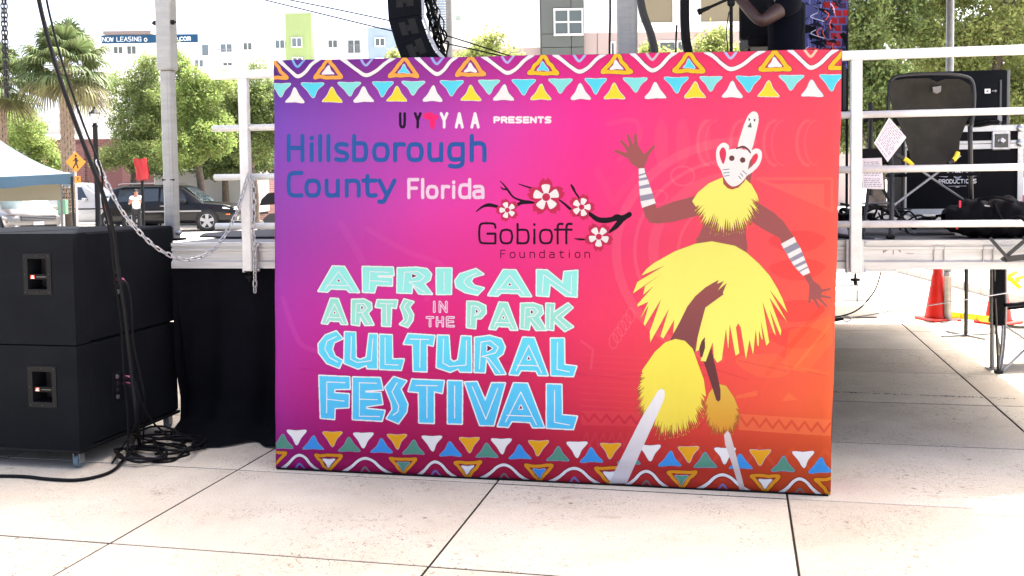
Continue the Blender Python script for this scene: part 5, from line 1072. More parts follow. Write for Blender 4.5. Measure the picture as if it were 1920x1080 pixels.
for s_ in (0, 1): MB().rbox((.08 + s_ * (w_ - .16), .25, .012), (.06, .4, .022), .004).build('rubber_foot', M_black, t)
# flight case
fcz0 = DZ + .10
t, w_, h_ = boxthing('flight_case', 'black flight case with aluminium edges and butterfly latch on the stage', 'flight case', 1690, 240, 1921, 400, 1.22, .6, M_cab)
D_ = .55
lid = h_ * .80
M_lam = mat('black_laminate', (.003, .0033, .005), .6, spec=.08)
MB().box((w_ / 2, D_ / 2, lid / 2), (w_ - .01, D_ - .01, lid - .01)).build('case_body', M_lam, t); MB().box((w_ / 2, D_ / 2, (lid + h_) / 2), (w_ - .01, D_ - .01, h_ - lid - .01)).build('case_lid', M_lam, t)
for (z0_, z1_) in ((0, .035), (lid - .035, lid - .002), (lid + .002, lid + .02), (h_ - .035, h_)): MB().box((w_ / 2, -.002, (z0_ + z1_) / 2), (w_, .012, z1_ - z0_)).build('edge_trim', M_railw, t)
for xx in (0.016, w_ - .03): MB().box((xx, -.006, h_ / 2), (.036, .010, h_ - .01)).build('edge_trim', M_railw, t)
MB().box((w_ / 2, D_ / 2, h_ + .002), (w_, D_, .006)).build('top_trim', M_railw, t)
for xx in (.02, w_ - .035):
    for z_ in (.02, lid, h_ - .02): MB().lathe([(.026, 0), (.026, .006), (.015, .014), (.004, .016)], 10, (xx, -.010, z_), Matrix.Rotation(PI / 2, 3, 'X')).build('ball_corner', M_steel, t, True)
la = SP(1876, 262, 1.22); lx = la.x - SP(1690, 240, 1.22).x; lz = la.z - SP(1690, 400, 1.22).z
lt = MB().rbox((lx, -.014, lz), (.115, .014, .125), .012).build('butterfly_latch', M_steel, t); MB().rbox((lx, -.022, lz), (.085, .006, .09), .004).build('latch_dish', mat('latch_shadow', (.06, .06, .06), .4, .6), lt); MB().lathe([(.018, 0), (.018, .01), (.010, .016)], 12, (lx, -.024, lz), Matrix.Rotation(PI / 2, 3, 'X')).build('latch_key', M_steel, lt); MB().rbox((lx, -.03, lz), (.05, .006, .014), .002).build('latch_wing', M_steel, lt)
pc_ = Canvas(420, 170, (10, 10, 14)); pc_.stroke(arc(210, 52, 44, 44, 0, 360), 10, (150, 155, 165)); pc_.poly(arc(210, 52, 38, 38, 0, 360), (70, 74, 84)); line_text(pc_, 'IB', 190, 232, 70, 34, 8, (235, 235, 238))
for s_ in (-1, 1):
    pc_.stroke(catmull([(210 + s_ * 60, 82, 0), (210 + s_ * 90, 60, 0), (210 + s_ * 112, 76, 0), (210 + s_ * 90, 86, 0), (210 + s_ * 140, 84, 0), (210 + s_ * 190, 80, 0)], 6), 4, (190, 192, 200)); pc_.stroke(arc(210 + s_ * 84, 66, 12, 9, 0, 360), 4, (190, 192, 200))
line_text(pc_, 'PRODUCTIONS', 44, 376, 130, 24, 5.4, (205, 206, 212)); pc_.stroke([(130, 150), (290, 150)], 3, (150, 150, 160)); pc_.stroke([(196, 156), (224, 156)], 6, (170, 170, 180))
pa = SP(1752, 306, 1.215); pb = SP(1840, 352, 1.215); o_ = SP(1690, 400, 1.22)
X0, X1, Z0, Z1 = pa.x - SP(1690, 240, 1.22).x, pb.x - SP(1690, 240, 1.22).x, pb.z - o_.z, pa.z - o_.z
o = MB().add([(X0, .002, Z0), (X1, .002, Z0), (X1, .002, Z1), (X0, .002, Z1)], [(0, 1, 2, 3)]).build('maker_print', print_mat('case_print', pc_, .4), t, fix=False); set_uv(o, lambda c: ((c.x - X0) / (X1 - X0), (c.z - Z0) / (Z1 - Z0)))
bz = fcz0 - o_.z
for xx in (.1, w_ - .1):
    for yy in (.08, D_ - .08): f_ = MB().box((xx, yy, -.012), (.07, .07, .02)).build('castor_fork', M_steel, t); MB().lathe([(.022, -.015), (.036, -.012), (.036, .012), (.022, .015)], 14, (xx, yy, DZ - o_.z + .037), Matrix.Rotation(PI / 2, 3, 'Y')).build('castor_wheel', M_black, f_, True)
# duffel bag lying on the stage edge
d0 = SP(1775, 449, .18); d1 = SP(1935, 372, .18); bw = d1.x - d0.x; bh = d1.z - d0.z
t = thing('duffel_bag', 'black soft duffel bag with red tags on the stage edge at far right', 'bag', SW(d0.x, .10, DZ), SF.a)
def bag(u, v):
    a = 2 * PI * v; e = math.sin(PI * min(max(u, .001), .999)) ** .18; sx = u * bw * 1.15
    cy, cz = math.cos(a), math.sin(a); rz_ = bh / 2 * (1 - .12 * math.sin(u * 17) * max(0, cz)) * (.78 + .22 * math.sin(u * 2.6)); sag = .008 * math.sin(u * 41 + a * 3) + .006 * math.sin(u * 23 - a * 5)
    return (sx, .17 + (.15 + sag) * e * math.copysign(abs(cy) ** .6, cy), bh / 2 * .95 + (rz_ + sag) * e * math.copysign(abs(cz) ** .6, cz) * (.95 if cz < 0 else 1))
MB().grid(bag, 40, 32).build('bag_body', M_fabk, t, True)
for du, lb in ((.10, 0), (.30, 1)):
    pass
MB().tube(catmull([(bw * .52, .02, bh * .85), (bw * .60, -.03, bh * .45), (bw * .70, -.16, .13), (bw * .82, -.20, .085), (bw * .92, -.16, .13), (bw * 1.02, -.02, bh * .5)], 6), .010, 6).build('carry_strap', M_fabk, t, True)
MB().tube(catmull([(bw * .35, .05, bh * .95), (bw * .5, .0, bh * 1.02), (bw * .62, .0, bh * .98), (bw * .75, .02, bh * .9)], 6), .009, 6).build('carry_strap', M_fabk, t, True)
M_red = mat('red_webbing', sl((190, 30, 60)), .7)
for (x, z) in ((.045, .20), (.030, .075), (bw * .84, .23)): MB().rbox((x + .01, .014, z), (.012, .006, .04), .002).build('zip_tag', M_red, t)
MB().tube([(bw * .40, .0, bh * .82), (bw * .46, -.004, bh * .80)], .004, 6).build('zip_pull', M_steel, t)
# papers clipped to the rail / tripod
def paper(label, pts, off, nm):
    pc = Canvas(140, 180, (206, 200, 208)); rr = random.Random(len(label))
    for i in range(15):
        x = 12; y = 12 + i * 11
        if rr.random() < .85:
            while x < 120: l_ = rr.uniform(6, 26); pc.stroke([(x, y), (min(x + l_, 126), y)], 3.2, (120, 116, 126)); x += l_ + 8
    P = [SP(*p, off + i * .0) for i, p in enumerate(pts)]; c_ = P[0]
    t = thing('setlist_sheet', label, 'paper', SW(c_.x, off, c_.z), SF.a)
    Q = [p - Vector((c_.x, off, c_.z)) for p in P]; b = MB(); b.add([tuple(q) for q in Q], [(0, 1, 2, 3)]); o = b.build('printed_sheet', print_mat(nm, pc, .7), t, fix=False)
    uv = o.data.uv_layers.new(name='UVMap')
    for i, c in enumerate(((0, 1), (0, 0), (1, 0), (1, 1))): uv.data[i].uv = c
    b = MB().add([tuple(q + Vector((.002 * (i < 9), .006, -.003))) for i, q in enumerate(Q)], [(3, 2, 1, 0)]); b.build('rear_sheet', mat('paper_back', (.62, .60, .63), .8), t, fix=False)
    return t
paper('white printed sheet tilted on its corner, left of the camp chair back', [(1667, 220), (1639, 268), (1664, 303), (1699, 257)], .06, 'sheet_a')
paper('white printed sheet hanging upright below the tilted one', [(1616, 297), (1617, 353), (1657, 354), (1653, 296)], .25, 'sheet_b')
# clutter of stands, legs and cables left of the camp chair
mt = thing('tripod_stand', 'black tripod stand holding the sheets beside the right rail post', 'stand', SW(SP(1632, 300, .5).x, .5, DZ), SF.a)
zc = SP(1632, 300, .5).z - DZ
MB().tube([(0, 0, .25), (0, 0, zc + .35)], .014, 8).build('pole', M_tube, mt)
for k_ in range(3): a = k_ * 2.094 + .2; MB().tube([(0, 0, .42), (.24 * math.cos(a), .24 * math.sin(a), .012)], .010, 6).build('leg', M_tube, mt); MB().tube([(0, 0, .2), (.14 * math.cos(a), .14 * math.sin(a), .20)], .006, 6).build('brace', M_tubeg, mt)
MB().rbox((0, -.02, zc + .02), (.22, .02, .10), .01).build('clip_board', M_black, mt); MB().rbox((-.12, 0, zc + .28), (.30, .05, .05), .01).build('head_bar', M_black, mt)
MB().rbox((-.20, .02, zc + .44), (.11, .10, .30), .02).build('lamp_housing', M_black, mt)
rr = random.Random(31)
hp_o = SW(SP(1600, 430, .5).x, .5, DZ); heap = MB()
for k_ in range(26):
    x0 = rr.uniform(1560, 1660); y0 = rr.uniform(395, 432); pts = [SP(x0 + rr.uniform(-30, 60) * i / 2, y0 + rr.uniform(-18, 16), .5 + rr.uniform(-.15, .5)) for i in range(4)]
    pts = [Vector((p.x, p.y, max(p.z, DZ + .02))) for p in pts]; pts = [SW(*p) for p in pts]
    heap.tube(catmull([p - hp_o for p in pts], 6), rr.choice([.006, .009, .012]), 6)
for k_ in range(12):
    x0 = 1700 + k_ * 11; pts = [SP(x0 + 14 * i, 412 + rr.uniform(-8, 8), .9 + rr.uniform(-.1, .1)) for i in range(4)]; pts = [SW(p.x, p.y, max(p.z, DZ + .02)) for p in pts]
    heap.tube(catmull([p - hp_o for p in pts], 6), rr.choice([.006, .009]), 6)
ho = stuff(heap.build('cable_heap', M_cable, None, True)); ho.location = hp_o; tag(ho, 'heap of loose black cables on the stage floor behind the right rail', 'cables')
p = SP(1572, 418, .3); hl = MB().lathe([(.055, 0), (.058, .02), (.05, .055), (.03, .08), (.005, .09)], 14, SW(p.x, .3, DZ + .0)).build('grey_cap', mat('grey_cloth_cap', (.30, .28, .31), .8), None, True); tag(hl, 'small rounded grey object at the right edge of the banner on the stage', 'cap')
# ---- below the deck
def post(name, label, cat, px, py_foot, r, parent=None, top=2.2, m_=M_alu): 
    p = gr(px, py_foot); t = thing(name, label, cat, p); return t
if False: p = gr(1777, 603); t = thing('tent_pole', 'silver pole standing behind the first orange cone under the deck', 'pole', p); MB().tube([(0, 0, .01), (0, 0, 4.45)], .040, 12).build('tube', M_alu, t, True); MB().tube([(0, 0, .0), (0, 0, .58)], .030, 12).build('rusty_sleeve', mat('rusty_sleeve', (.22, .15, .09), .8, var=.4, vscale=20), t) if False else None; MB().lathe([(.05, .50), (.055, .51), (.055, .55), (.05, .56)], 12).build('collar', M_steel, t); MB().box((0, 0, .006), (.16, .16, .012)).build('base_plate', M_steel, t)
p = gr(1811, 630); t = thing('speaker_pole', 'thin black upright pole on a flat cross foot under the deck', 'stand', p); MB().tube([(0, 0, .02), (0, 0, 1.9)], .020, 10).build('pole', M_tube, t)
for a in (.25, 1.85): MB().bar((-.28 * math.cos(a), -.28 * math.sin(a), .012), (.28 * math.cos(a), .28 * math.sin(a), .012), .035, .014).build('foot_bar', M_tubeg, t)
M_cone = mat('cone_orange', sl((205, 30, 10)), .45, var=.12, vscale=4)
def cone(px, py, label):
    p = gr(px, py); t = thing('traffic_cone', label, 'traffic cone', p, R_.uniform(0, 1), 'orange traffic cones behind the stage')
    b = MB().rbox((0, 0, .018), (.37, .37, .034), .012).build('cone_base', M_cone, t)
    MB().lathe([(.145, .034), (.138, .05), (.03, .70), (.026, .715), (.02, .71), (.02, .70)], 28).build('cone_body', M_cone, t, True); return t
cone(1758, 600, 'orange traffic cone beside the silver pole under the deck'); cone(1872, 606, 'orange traffic cone with a yellow ribbon, behind the black chair'); 
p = at(1888, 520, 10.9); rb = MB()
for k_ in range(7): a = k_ * .9; q = p + Vector((.10 * math.cos(a), .07 * math.sin(a), .02 * math.sin(a * 2))); r2 = q + Vector((rr.uniform(-.05, .16), rr.uniform(-.1, .02), rr.uniform(-.12, .05))); n2 = (r2 - q).cross(Vector((0, 1, .3))).normalized() * .022; rb.add([q - n2, q + n2, r2 + n2, r2 - n2], [(0, 1, 2, 3)])
tag(rb.build('yellow_ribbon', mat('yellow_tape', sl((240, 220, 40)), .5), None, fix=False), 'yellow tape tied in a bow round the right cone', 'tape')
pts = [gr(1782, 596, .04), gr(1800, 598, .02), gr(1830, 601, .02), gr(1862, 606, .05)]; b = MB()
for a_, b2 in zip(pts, pts[1:]): b.add([a_, b2, b2 + Vector((0, 0, .07)), a_ + Vector((0, 0, .07))], [(0, 1, 2, 3)])
tag(b.build('barrier_tape', MATS['yellow_tape'], None, fix=False), 'yellow barrier tape lying between the two cones', 'tape')
# black camp chair on the paving behind the stage
g0 = gr(1873, 700); t = thing('camp_chair', 'black folding camp chair on the sunny paving behind the stage at right', 'camp chair', g0)
def CA(px, py, dy=0.0): return at(px, py, g0.y + dy) - g0
back = [CA(1862, 480), CA(1884, 470), CA(1884, 560), CA(1881, 612), CA(1872, 608), CA(1864, 560)]
MB().grid(lambda u, v: tuple(CA(1862 + 22 * u, 470 + 140 * v, .02 * math.sin(v * 9))), 4, 10).build('backrest', M_fabk, t, True)
for pts in (((1863, 470, 0), (1866, 560, 0), (1872, 700, 0)), ((1880, 610, .05), (1878, 650, .03), (1871, 698, 0)), ((1866, 620, .4), (1872, 640, .3), (1880, 690, .55)), ((1886, 470, .1), (1885, 620, .1), (1876, 700, .02)), ((1990, 700, .5), (1940, 650, .3), (1886, 612, .1)), ((1876, 700, 0), (1930, 648, .2), (1985, 600, .4))):
    MB().tube(catmull([CA(*p) for p in pts], 4), .011, 8).build('leg', M_tubeg if pts[0][0] not in (1863,) else M_tube, t, True)
MB().grid(lambda u, v: tuple(CA(1880 + 110 * u, 605 + 6 * math.sin(u * 5) + 6 * v, .1 + .45 * v)), 14, 5).build('seat', M_fabk, t, True)
for (y, s_) in ((572, 0), (578, .45)): MB().tube(catmull([CA(1884, y, s_), CA(1910, y - 2, s_), CA(1940, y - 7, s_), CA(1990, y - 12, s_)], 4), .016, 6).build('armrest', M_fabk, t, True)
for (px, py, dy) in ((1872, 700, 0),): q = CA(px, py, dy); MB().rbox((q.x, q.y, .012), (.06, .05, .024), .006).build('foot', M_black, t)
# folded chair legs dangling from the stage edge at right
q = SP(1889, 484, -.12); t = thing('folded_chair', 'black folded chair legs crossing over the stage edge at far right', 'folded chair', SW(q.x, -.12, 0), SF.a)
def FA(px, py, off=-.12): p = SP(px, py, off); return (p.x - q.x, p.y + .12, p.z)
MB().bar(FA(1856, 446), FA(1893, 488, -.14), .03, .018).build('leg', M_tube, t); MB().bar(FA(1925, 448), FA(1878, 488, -.10), .03, .018).build('leg', M_tube, t); MB().bar(FA(1884, 486), FA(1960, 478), .032, .03).build('foot_bar', M_tube, t)
# stay wire with a shackle
w0 = [gr(1540, 606, .30), None]
a_ = at(1500, 604, 7.6); b_ = at(1589, 597, 7.7); c_ = at(1990, 533, 8.2)
tag(MB().tube([b_, c_], .0045, 6).build('stay_cable', M_steel, None), 'steel stay cable running low from the shackle to the right edge', 'cable')
tag(MB().tube(catmull([a_, at(1545, 604, 7.65), at(1580, 598, 7.7)], 6), .011, 6).build('turnbuckle_rod', M_black, None, True), 'short dark rod between the banner and the shackle', 'rod')
rg = MB(); ce = at(1588, 598, 7.7); rg.tube([ce + Vector((.028 * math.cos(2 * PI * k_ / 16), 0, .020 * math.sin(2 * PI * k_ / 16))) for k_ in range(16)], .006, 6, closed=True)
tag(rg.build('shackle', M_steel, None, True), 'round steel shackle at the end of the stay cable', 'shackle')
cable('drooping_wire', 'thin black wire drooping from the stage edge to the banner', [at(1652, 510, 6.6), at(1640, 545, 6.7), at(1612, 578, 6.8), at(1580, 592, 6.8), at(1540, 596, 6.8)], .005)
h = SF.hit(1606, 575, .5)
MB()
pd = [SW(*SF.hit(1607, y, .0)) for y in (528, 545, 560, 572)]
tag(MB().tube(pd, .003, 5).build('cord', M_black, None), 'thin cord hanging below the right rail post', 'cord')
# ================================================================== BACKGROUND
# pavement kerb and street behind the plaza
road = struct(MB().add([(-120, 23, -.016), (14, 23, -.016), (14, 46, -.016), (-120, 46, -.016)], [(0, 1, 2, 3)]).build('road', mat('concrete_road', (.36, .345, .32), .9, var=.15, vscale=.4, coords='w')))
kb_ = MB()
M_kerb = mat('kerb_stone', (.45, .43, .40), .85, var=.15)
def kerb(a, b, n):
    for i in range(n):
        p = Vector(a).lerp(Vector(b), (i + .01) / n); q = Vector(a).lerp(Vector(b), (i + .99) / n)
        MB().bar((p.x, p.y, .04), (q.x, q.y, .04), .15, .12).build('kerb_stone', M_kerb, road)
kerb((-22, 23, 0), (12, 23, 0), 22); kerb((-22, 46, 0), (2, 46, 0), 16)
for k_ in range(5): MB().box((-20 + k_ * 5.5, 38, -.012), (2.8, .12, .003)).build('lane_marking', M_white, road)
sw = struct(MB().add([(-60, 46.1, .03), (8, 46.1, .03), (8, 52, .03), (-60, 52, .03)], [(0, 1, 2, 3)]).build('pavement', M_pale))
# ---- foliage
def leafmat(nm, c, tr=.5): return mat(nm, c, .6, island=True, trans=tr, spec=.2)
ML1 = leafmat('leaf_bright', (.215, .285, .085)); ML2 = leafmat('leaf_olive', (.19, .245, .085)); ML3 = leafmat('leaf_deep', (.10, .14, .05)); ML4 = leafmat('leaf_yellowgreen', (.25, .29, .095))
M_bark = mat('bark', (.11, .085, .065), .9, var=.4, vscale=12, bump=.8, bscale=30)
def leaves(blobs, n, size, seed, name, material, parent, squash=.8):
    """leaf quads gathered in twig-sized tufts inside the given balls (x,y,z,rx,ry,rz)"""
    r = np.random.default_rng(seed); nb = []
    for b in blobs:
        nb.append((b[0], b[1], b[2], b[3] * .72, b[4] * .72, b[5] * .72))
        for _ in range(11):
            d_ = r.normal(size=3); d_ /= np.linalg.norm(d_); f_ = r.uniform(.55, 1.0); g_ = r.uniform(.22, .42); nb.append((b[0] + d_[0] * b[3] * f_, b[1] + d_[1] * b[4] * f_, b[2] + d_[2] * b[5] * f_, b[3] * g_, b[4] * g_, b[5] * g_))
    blobs = nb; vol = np.array([b[3] * b[4] * b[5] for b in blobs]); pick = r.choice(len(blobs), n // 14, p=vol / vol.sum())
    B = np.array(blobs)[pick]; d = r.normal(size=(len(pick), 3)); d /= np.linalg.norm(d, axis=1)[:, None]; rad = r.uniform(.25, 1.05, len(pick)) ** .6
    tuft = B[:, :3] + d * rad[:, None] * B[:, 3:]
    cen = np.repeat(tuft, 14, 0) + r.normal(size=(len(tuft) * 14, 3)) * size * 1.7; m_ = len(cen)
    a = r.normal(size=(m_, 3)); a /= np.linalg.norm(a, axis=1)[:, None]; up = r.normal(size=(m_, 3)) + np.array([0, 0, .9]); bb = np.cross(a, up); bb /= np.linalg.norm(bb, axis=1)[:, None] + 1e-9
    s = size * r.uniform(.6, 1.4, m_)[:, None]; v = np.stack([cen - a * s, cen + bb * s * .5, cen + a * s, cen - bb * s * .5], 1).reshape(-1, 3)
    me = bpy.data.meshes.new(name); me.vertices.add(len(v)); me.vertices.foreach_set('co', v.ravel().astype(np.float32)); me.loops.add(m_ * 4); me.loops.foreach_set('vertex_index', np.arange(m_ * 4, dtype=np.int32))
    me.polygons.add(m_); me.polygons.foreach_set('loop_start', np.arange(0, m_ * 4, 4, dtype=np.int32)); me.update(calc_edges=True); me.materials.append(material)
    o = bpy.data.objects.new(name, me); C.objects.link(o); o.parent = parent; return o
def tree(label, x, y, z0, trunk_h, blobs, n, size, seed, m_, tr=.16, group=None, limbs=5, name='street_tree'):
    t = thing(name, label, 'tree', (x, y, 0), 0, group); r = random.Random(seed)
    bl = [(b[0] - x, b[1] - y, b[2], b[3], b[4], b[5]) for b in blobs]
    b = MB(); path = [(0, 0, z0), (.05, 0, trunk_h * .5), (r.uniform(-.15, .15), 0, trunk_h)]; b.tube(catmull(path, 4), [tr * (1.25 - .45 * i / 8) for i in range(9)], 9)
    for k_ in range(limbs):
        q = r.choice(bl); e = Vector((q[0] + r.uniform(-.5, .5) * q[3], q[1] + r.uniform(-.5, .5) * q[4], q[2] + r.uniform(-.2, .6) * q[5])); s_ = Vector(path[-1]); mid = s_.lerp(e, .5) + Vector((r.uniform(-.2, .2), 0, r.uniform(-.1, .3)))
        P = catmull([s_, mid, e], 4); b.tube(P, [tr * .6 * (1 - .8 * i / (len(P) - 1)) for i in range(len(P))], 6)
    b.build('trunk', M_bark, t, True)
    leaves(bl, n, size, seed, 'crown', m_, t); return t
def ball(px, py, rpx, rpy, Y, ry=None): p = at(px, py, Y); k = Y / FPX; return (p.x, Y, p.z, rpx * k, ry or rpx * k * .9, rpy * k)
tree('bushy bright green tree behind the tent at the left edge', at(40, 300, 42).x, 42, 0, 1.8, [ball(-20, 270, 60, 60, 42), ball(45, 250, 55, 55, 41), ball(85, 300, 45, 45, 42), ball(20, 320, 70, 40, 41)], 34000, .052, 1, ML1, group='street trees at left')
tree('green street tree between the lamp post and the tall stage post', at(245, 300, 42).x, 42, 0, 2.4, [ball(250, 240, 60, 62, 42), ball(225, 175, 38, 55, 42.5), ball(272, 135, 34, 46, 42.2), ball(285, 190, 48, 60, 42), ball(230, 290, 55, 30, 41), ball(290, 285, 60, 38, 41.5)], 42000, .050, 2, ML2, group='street trees at left')
tree('tall bright tree crown just right of the tall stage post', at(375, 300, 40).x, 40, 0, 2.5, [ball(352, 200, 50, 60, 40), ball(340, 130, 26, 50, 40), ball(385, 170, 45, 45, 40), ball(400, 260, 58, 48, 39.5), ball(345, 275, 50, 40, 39)], 42000, .050, 3, ML1, group='street trees at left')
tree('street tree with a dark underside beside the left edge of the banner', at(475, 320, 43).x, 43, 0, 2.4, [ball(460, 190, 50, 50, 43), ball(500, 250, 60, 60, 43), ball(450, 270, 50, 40, 42.5), ball(478, 140, 22, 32, 43), ball(432, 185, 36, 45, 43.5), ball(507, 165, 24, 45, 43.5), ball(530, 200, 40, 60, 43)], 52000, .050, 4, ML2, group='street trees at left')
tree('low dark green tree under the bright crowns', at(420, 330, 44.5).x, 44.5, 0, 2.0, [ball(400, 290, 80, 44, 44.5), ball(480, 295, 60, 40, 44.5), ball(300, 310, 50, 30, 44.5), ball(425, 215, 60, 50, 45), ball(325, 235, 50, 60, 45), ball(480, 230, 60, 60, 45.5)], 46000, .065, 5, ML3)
tree('young yellow-green tree top showing above the middle of the banner', at(910, 200, 40).x, 40, 0, 3.4, [ball(905, 95, 42, 26, 40), ball(925, 75, 22, 22, 40), ball(880, 110, 30, 20, 40), ball(960, 110, 26, 18, 40)], 3000, .075, 6, ML4)
tree('small pale tree top beside the line array', at(745, 200, 48).x, 48, 0, 4.8, [ball(738, 108, 16, 12, 48), ball(760, 118, 20, 14, 48)], 900, .08, 16, ML4)
tree('sunlit shrubby tree behind the microphone stand', at(1320, 200, 34).x, 34, 0, 3.6, [ball(1325, 95, 34, 24, 34), ball(1345, 80, 22, 30, 34), ball(1380, 100, 30, 18, 34), ball(1440, 100, 40, 18, 34)], 4200, .07, 7, ML4, group='tree tops behind the stage')
tree('low tree top right of the box mast', at(1225, 200, 36).x, 36, 0, 4.6, [ball(1215, 100, 26, 14, 36), ball(1250, 108, 26, 10, 36)], 1500, .07, 8, ML4, group='tree tops behind the stage')
# big oaks at right
tree('big leafy oak rising behind the printed cloth at right', at(1640, 300, 22).x, 22, 0, 2.2, [ball(1620, 60, 75, 90, 22), ball(1650, 170, 80, 70, 22), ball(1600, 240, 60, 60, 22.5), ball(1600, -130, 130, 110, 23), ball(1690, 20, 70, 80, 23), ball(1680, 270, 60, 50, 22)], 62000, .050, 9, ML2, .2, 'oaks behind the right of the stage', 7, 'oak_tree')
tree('big yellow-green oak behind the camp chair and flight case', at(1830, 300, 23).x, 23, 0, 2.2, [ball(1790, 90, 85, 80, 23), ball(1870, 60, 80, 90, 23), ball(1850, 190, 90, 60, 23), ball(1760, 210, 60, 60, 23), ball(1920, 200, 60, 90, 23), ball(1760, -10, 80, 70, 23.5), ball(1900, -40, 90, 70, 23.5), ball(1800, -190, 150, 120, 24), ball(2000, -60, 110, 130, 24)], 84000, .050, 10, ML4, .22, 'oaks behind the right of the stage', 8, 'oak_tree')
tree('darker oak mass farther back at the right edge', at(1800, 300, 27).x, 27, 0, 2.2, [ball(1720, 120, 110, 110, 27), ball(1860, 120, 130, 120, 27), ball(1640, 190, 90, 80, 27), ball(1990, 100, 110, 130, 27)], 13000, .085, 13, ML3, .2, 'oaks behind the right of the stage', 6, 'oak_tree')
for i, (px, hh) in enumerate(((1810, 0), (1850, 1), (1900, 0), (1950, 1), (2010, 0))):
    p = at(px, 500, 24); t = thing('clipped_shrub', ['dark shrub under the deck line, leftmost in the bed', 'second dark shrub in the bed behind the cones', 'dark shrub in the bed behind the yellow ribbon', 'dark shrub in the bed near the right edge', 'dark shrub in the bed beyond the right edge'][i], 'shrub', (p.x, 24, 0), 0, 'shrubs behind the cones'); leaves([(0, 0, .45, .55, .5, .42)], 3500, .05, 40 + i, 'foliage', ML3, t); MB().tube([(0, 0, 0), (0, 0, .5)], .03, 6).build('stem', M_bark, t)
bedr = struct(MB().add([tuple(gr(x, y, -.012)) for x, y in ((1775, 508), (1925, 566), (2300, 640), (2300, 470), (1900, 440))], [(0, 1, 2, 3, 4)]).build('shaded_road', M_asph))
kp = [gr(1690, 510, .0), gr(1925, 572, .0)]
kr = thing('garden_kerb', 'low pale kerb running diagonally behind the orange cones', 'kerb', kp[0])
for i in range(8): a = kp[0].lerp(kp[1], i / 8 + .004) - kp[0]; b2 = kp[0].lerp(kp[1], (i + 1) / 8 - .004) - kp[0]; MB().bar((a.x, a.y, .06), (b2.x, b2.y, .06), .18, .12).build('kerb_stone', M_kerb, kr)
# white steps just right of the banner, below the deck
stp = thing('white_steps', 'low white steps seen under the deck beside the banner', 'steps', gr(1575, 597))
for i in range(5): MB().rbox((-.55, .15 + .30 * i, .08 + .15 * i), (2.0, .30, .15), .01).build('step', M_white, stp)
# ---- palms
M_frond = leafmat('palm_leaf', (.095, .13, .05), .3); M_frond2 = leafmat('palm_leaf_old', (.15, .145, .065), .25); M_stalk = mat('palm_stalk', (.20, .20, .07), .6)
M_boot = mat('palm_boot', (.24, .18, .13), .9, var=.4, vscale=9, bump=.6, bscale=30); M_ptr = mat('palm_trunk', (.06, .045, .035), .95, var=.4, vscale=8)
def palm(label, px, pyc, Y, trunk_px, crown_px, seed, n=30):
    c = at(px, pyc, Y); t = thing('cabbage_palm', label, 'palm tree', (c.x, Y, 0), 0, 'cabbage palms at left'); r = random.Random(seed); R = crown_px * Y / FPX; tw = trunk_px * Y / FPX / 2
    MB().tube([(0, 0, 0), (0, 0, c.z * .5), (0, 0, c.z)], [tw * 1.0, tw * .86, tw * .8], 14).build('trunk', M_ptr, t, True)
    rows = int((c.z - .8) / .13); mb = MB()
    for i in range(rows):
        z = .8 + i * .13
        for k_ in range(8):
            a = 2 * PI * (k_ + .5 * (i % 2)) / 8; o = Vector((math.cos(a), math.sin(a), 0)); s_ = Vector((-o.y, o.x, 0)); w = tw * .40
            base = o * tw * .80 + Vector((0, 0, z))
            for sg in (-1, 1): mb.add([base + s_ * w * sg * .1, base + s_ * w * sg, base + s_ * w * sg * .75 + o * .06 + Vector((0, 0, .2)), base + s_ * w * sg * .0 + o * .05 + Vector((0, 0, .13))], [(0, 1, 2, 3)])
    stuff(mb.build('leaf_boots', M_boot, t, fix=False))
    for i in range(n):
        az = i * 2.39996 + r.uniform(-.2, .2); el = math.radians(88 - 128 * (i + .5) / n + r.uniform(-8, 8)); L = R * r.uniform(.42, .60)
        d = Vector((math.cos(az) * math.cos(el), math.sin(az) * math.cos(el), math.sin(el))); st = Vector((0, 0, c.z - R * .06)); e = st + d * L + Vector((0, 0, -.10 * L * math.cos(el)))
        mb = MB(); mb.tube([st, st.lerp(e, .5) + Vector((0, 0, .04)), e], [.022, .016, .012], 5); fo = mb.build('frond_stalk', M_stalk, t)
        side = d.cross(Vector((0, 0, 1))); side = side.normalized() if side.length > .1 else Vector((1, 0, 0)); nn = side.cross(d).normalized(); fb = MB(); ns = 34
        for k_ in range(ns):
            a = math.radians(-118 + 236 * k_ / (ns - 1)); ll = R * .50 * (1 - .25 * abs(a) / 2.1) * r.uniform(.88, 1.1); dd = (d * math.cos(a) + side * math.sin(a)).normalized()
            w = .032; pw = dd.cross(nn).normalized() * w; p0 = e; p1 = e + dd * ll * .55 + Vector((0, 0, -.02)) ; p2 = e + dd * ll * .85 + Vector((0, 0, -.22 * ll)); p3 = e + dd * ll + Vector((0, 0, -.52 * ll))
            fb.add([p0, p1 - pw, p1 + pw, p2 - pw * .7, p2 + pw * .7, p3], [(0, 1, 2), (1, 3, 4, 2), (3, 5, 4)])
        stuff(fb.build('fan_leaf', M_frond2 if el < -.35 else M_frond, fo, fix=False))
palm('cabbage palm with the criss-cross trunk behind the thick cable', 122, 122, 33, 26, 104, 3, 46)
palm('second cabbage palm cut off by the left edge of the photo', -4, 150, 34, 26, 92, 8, 40)
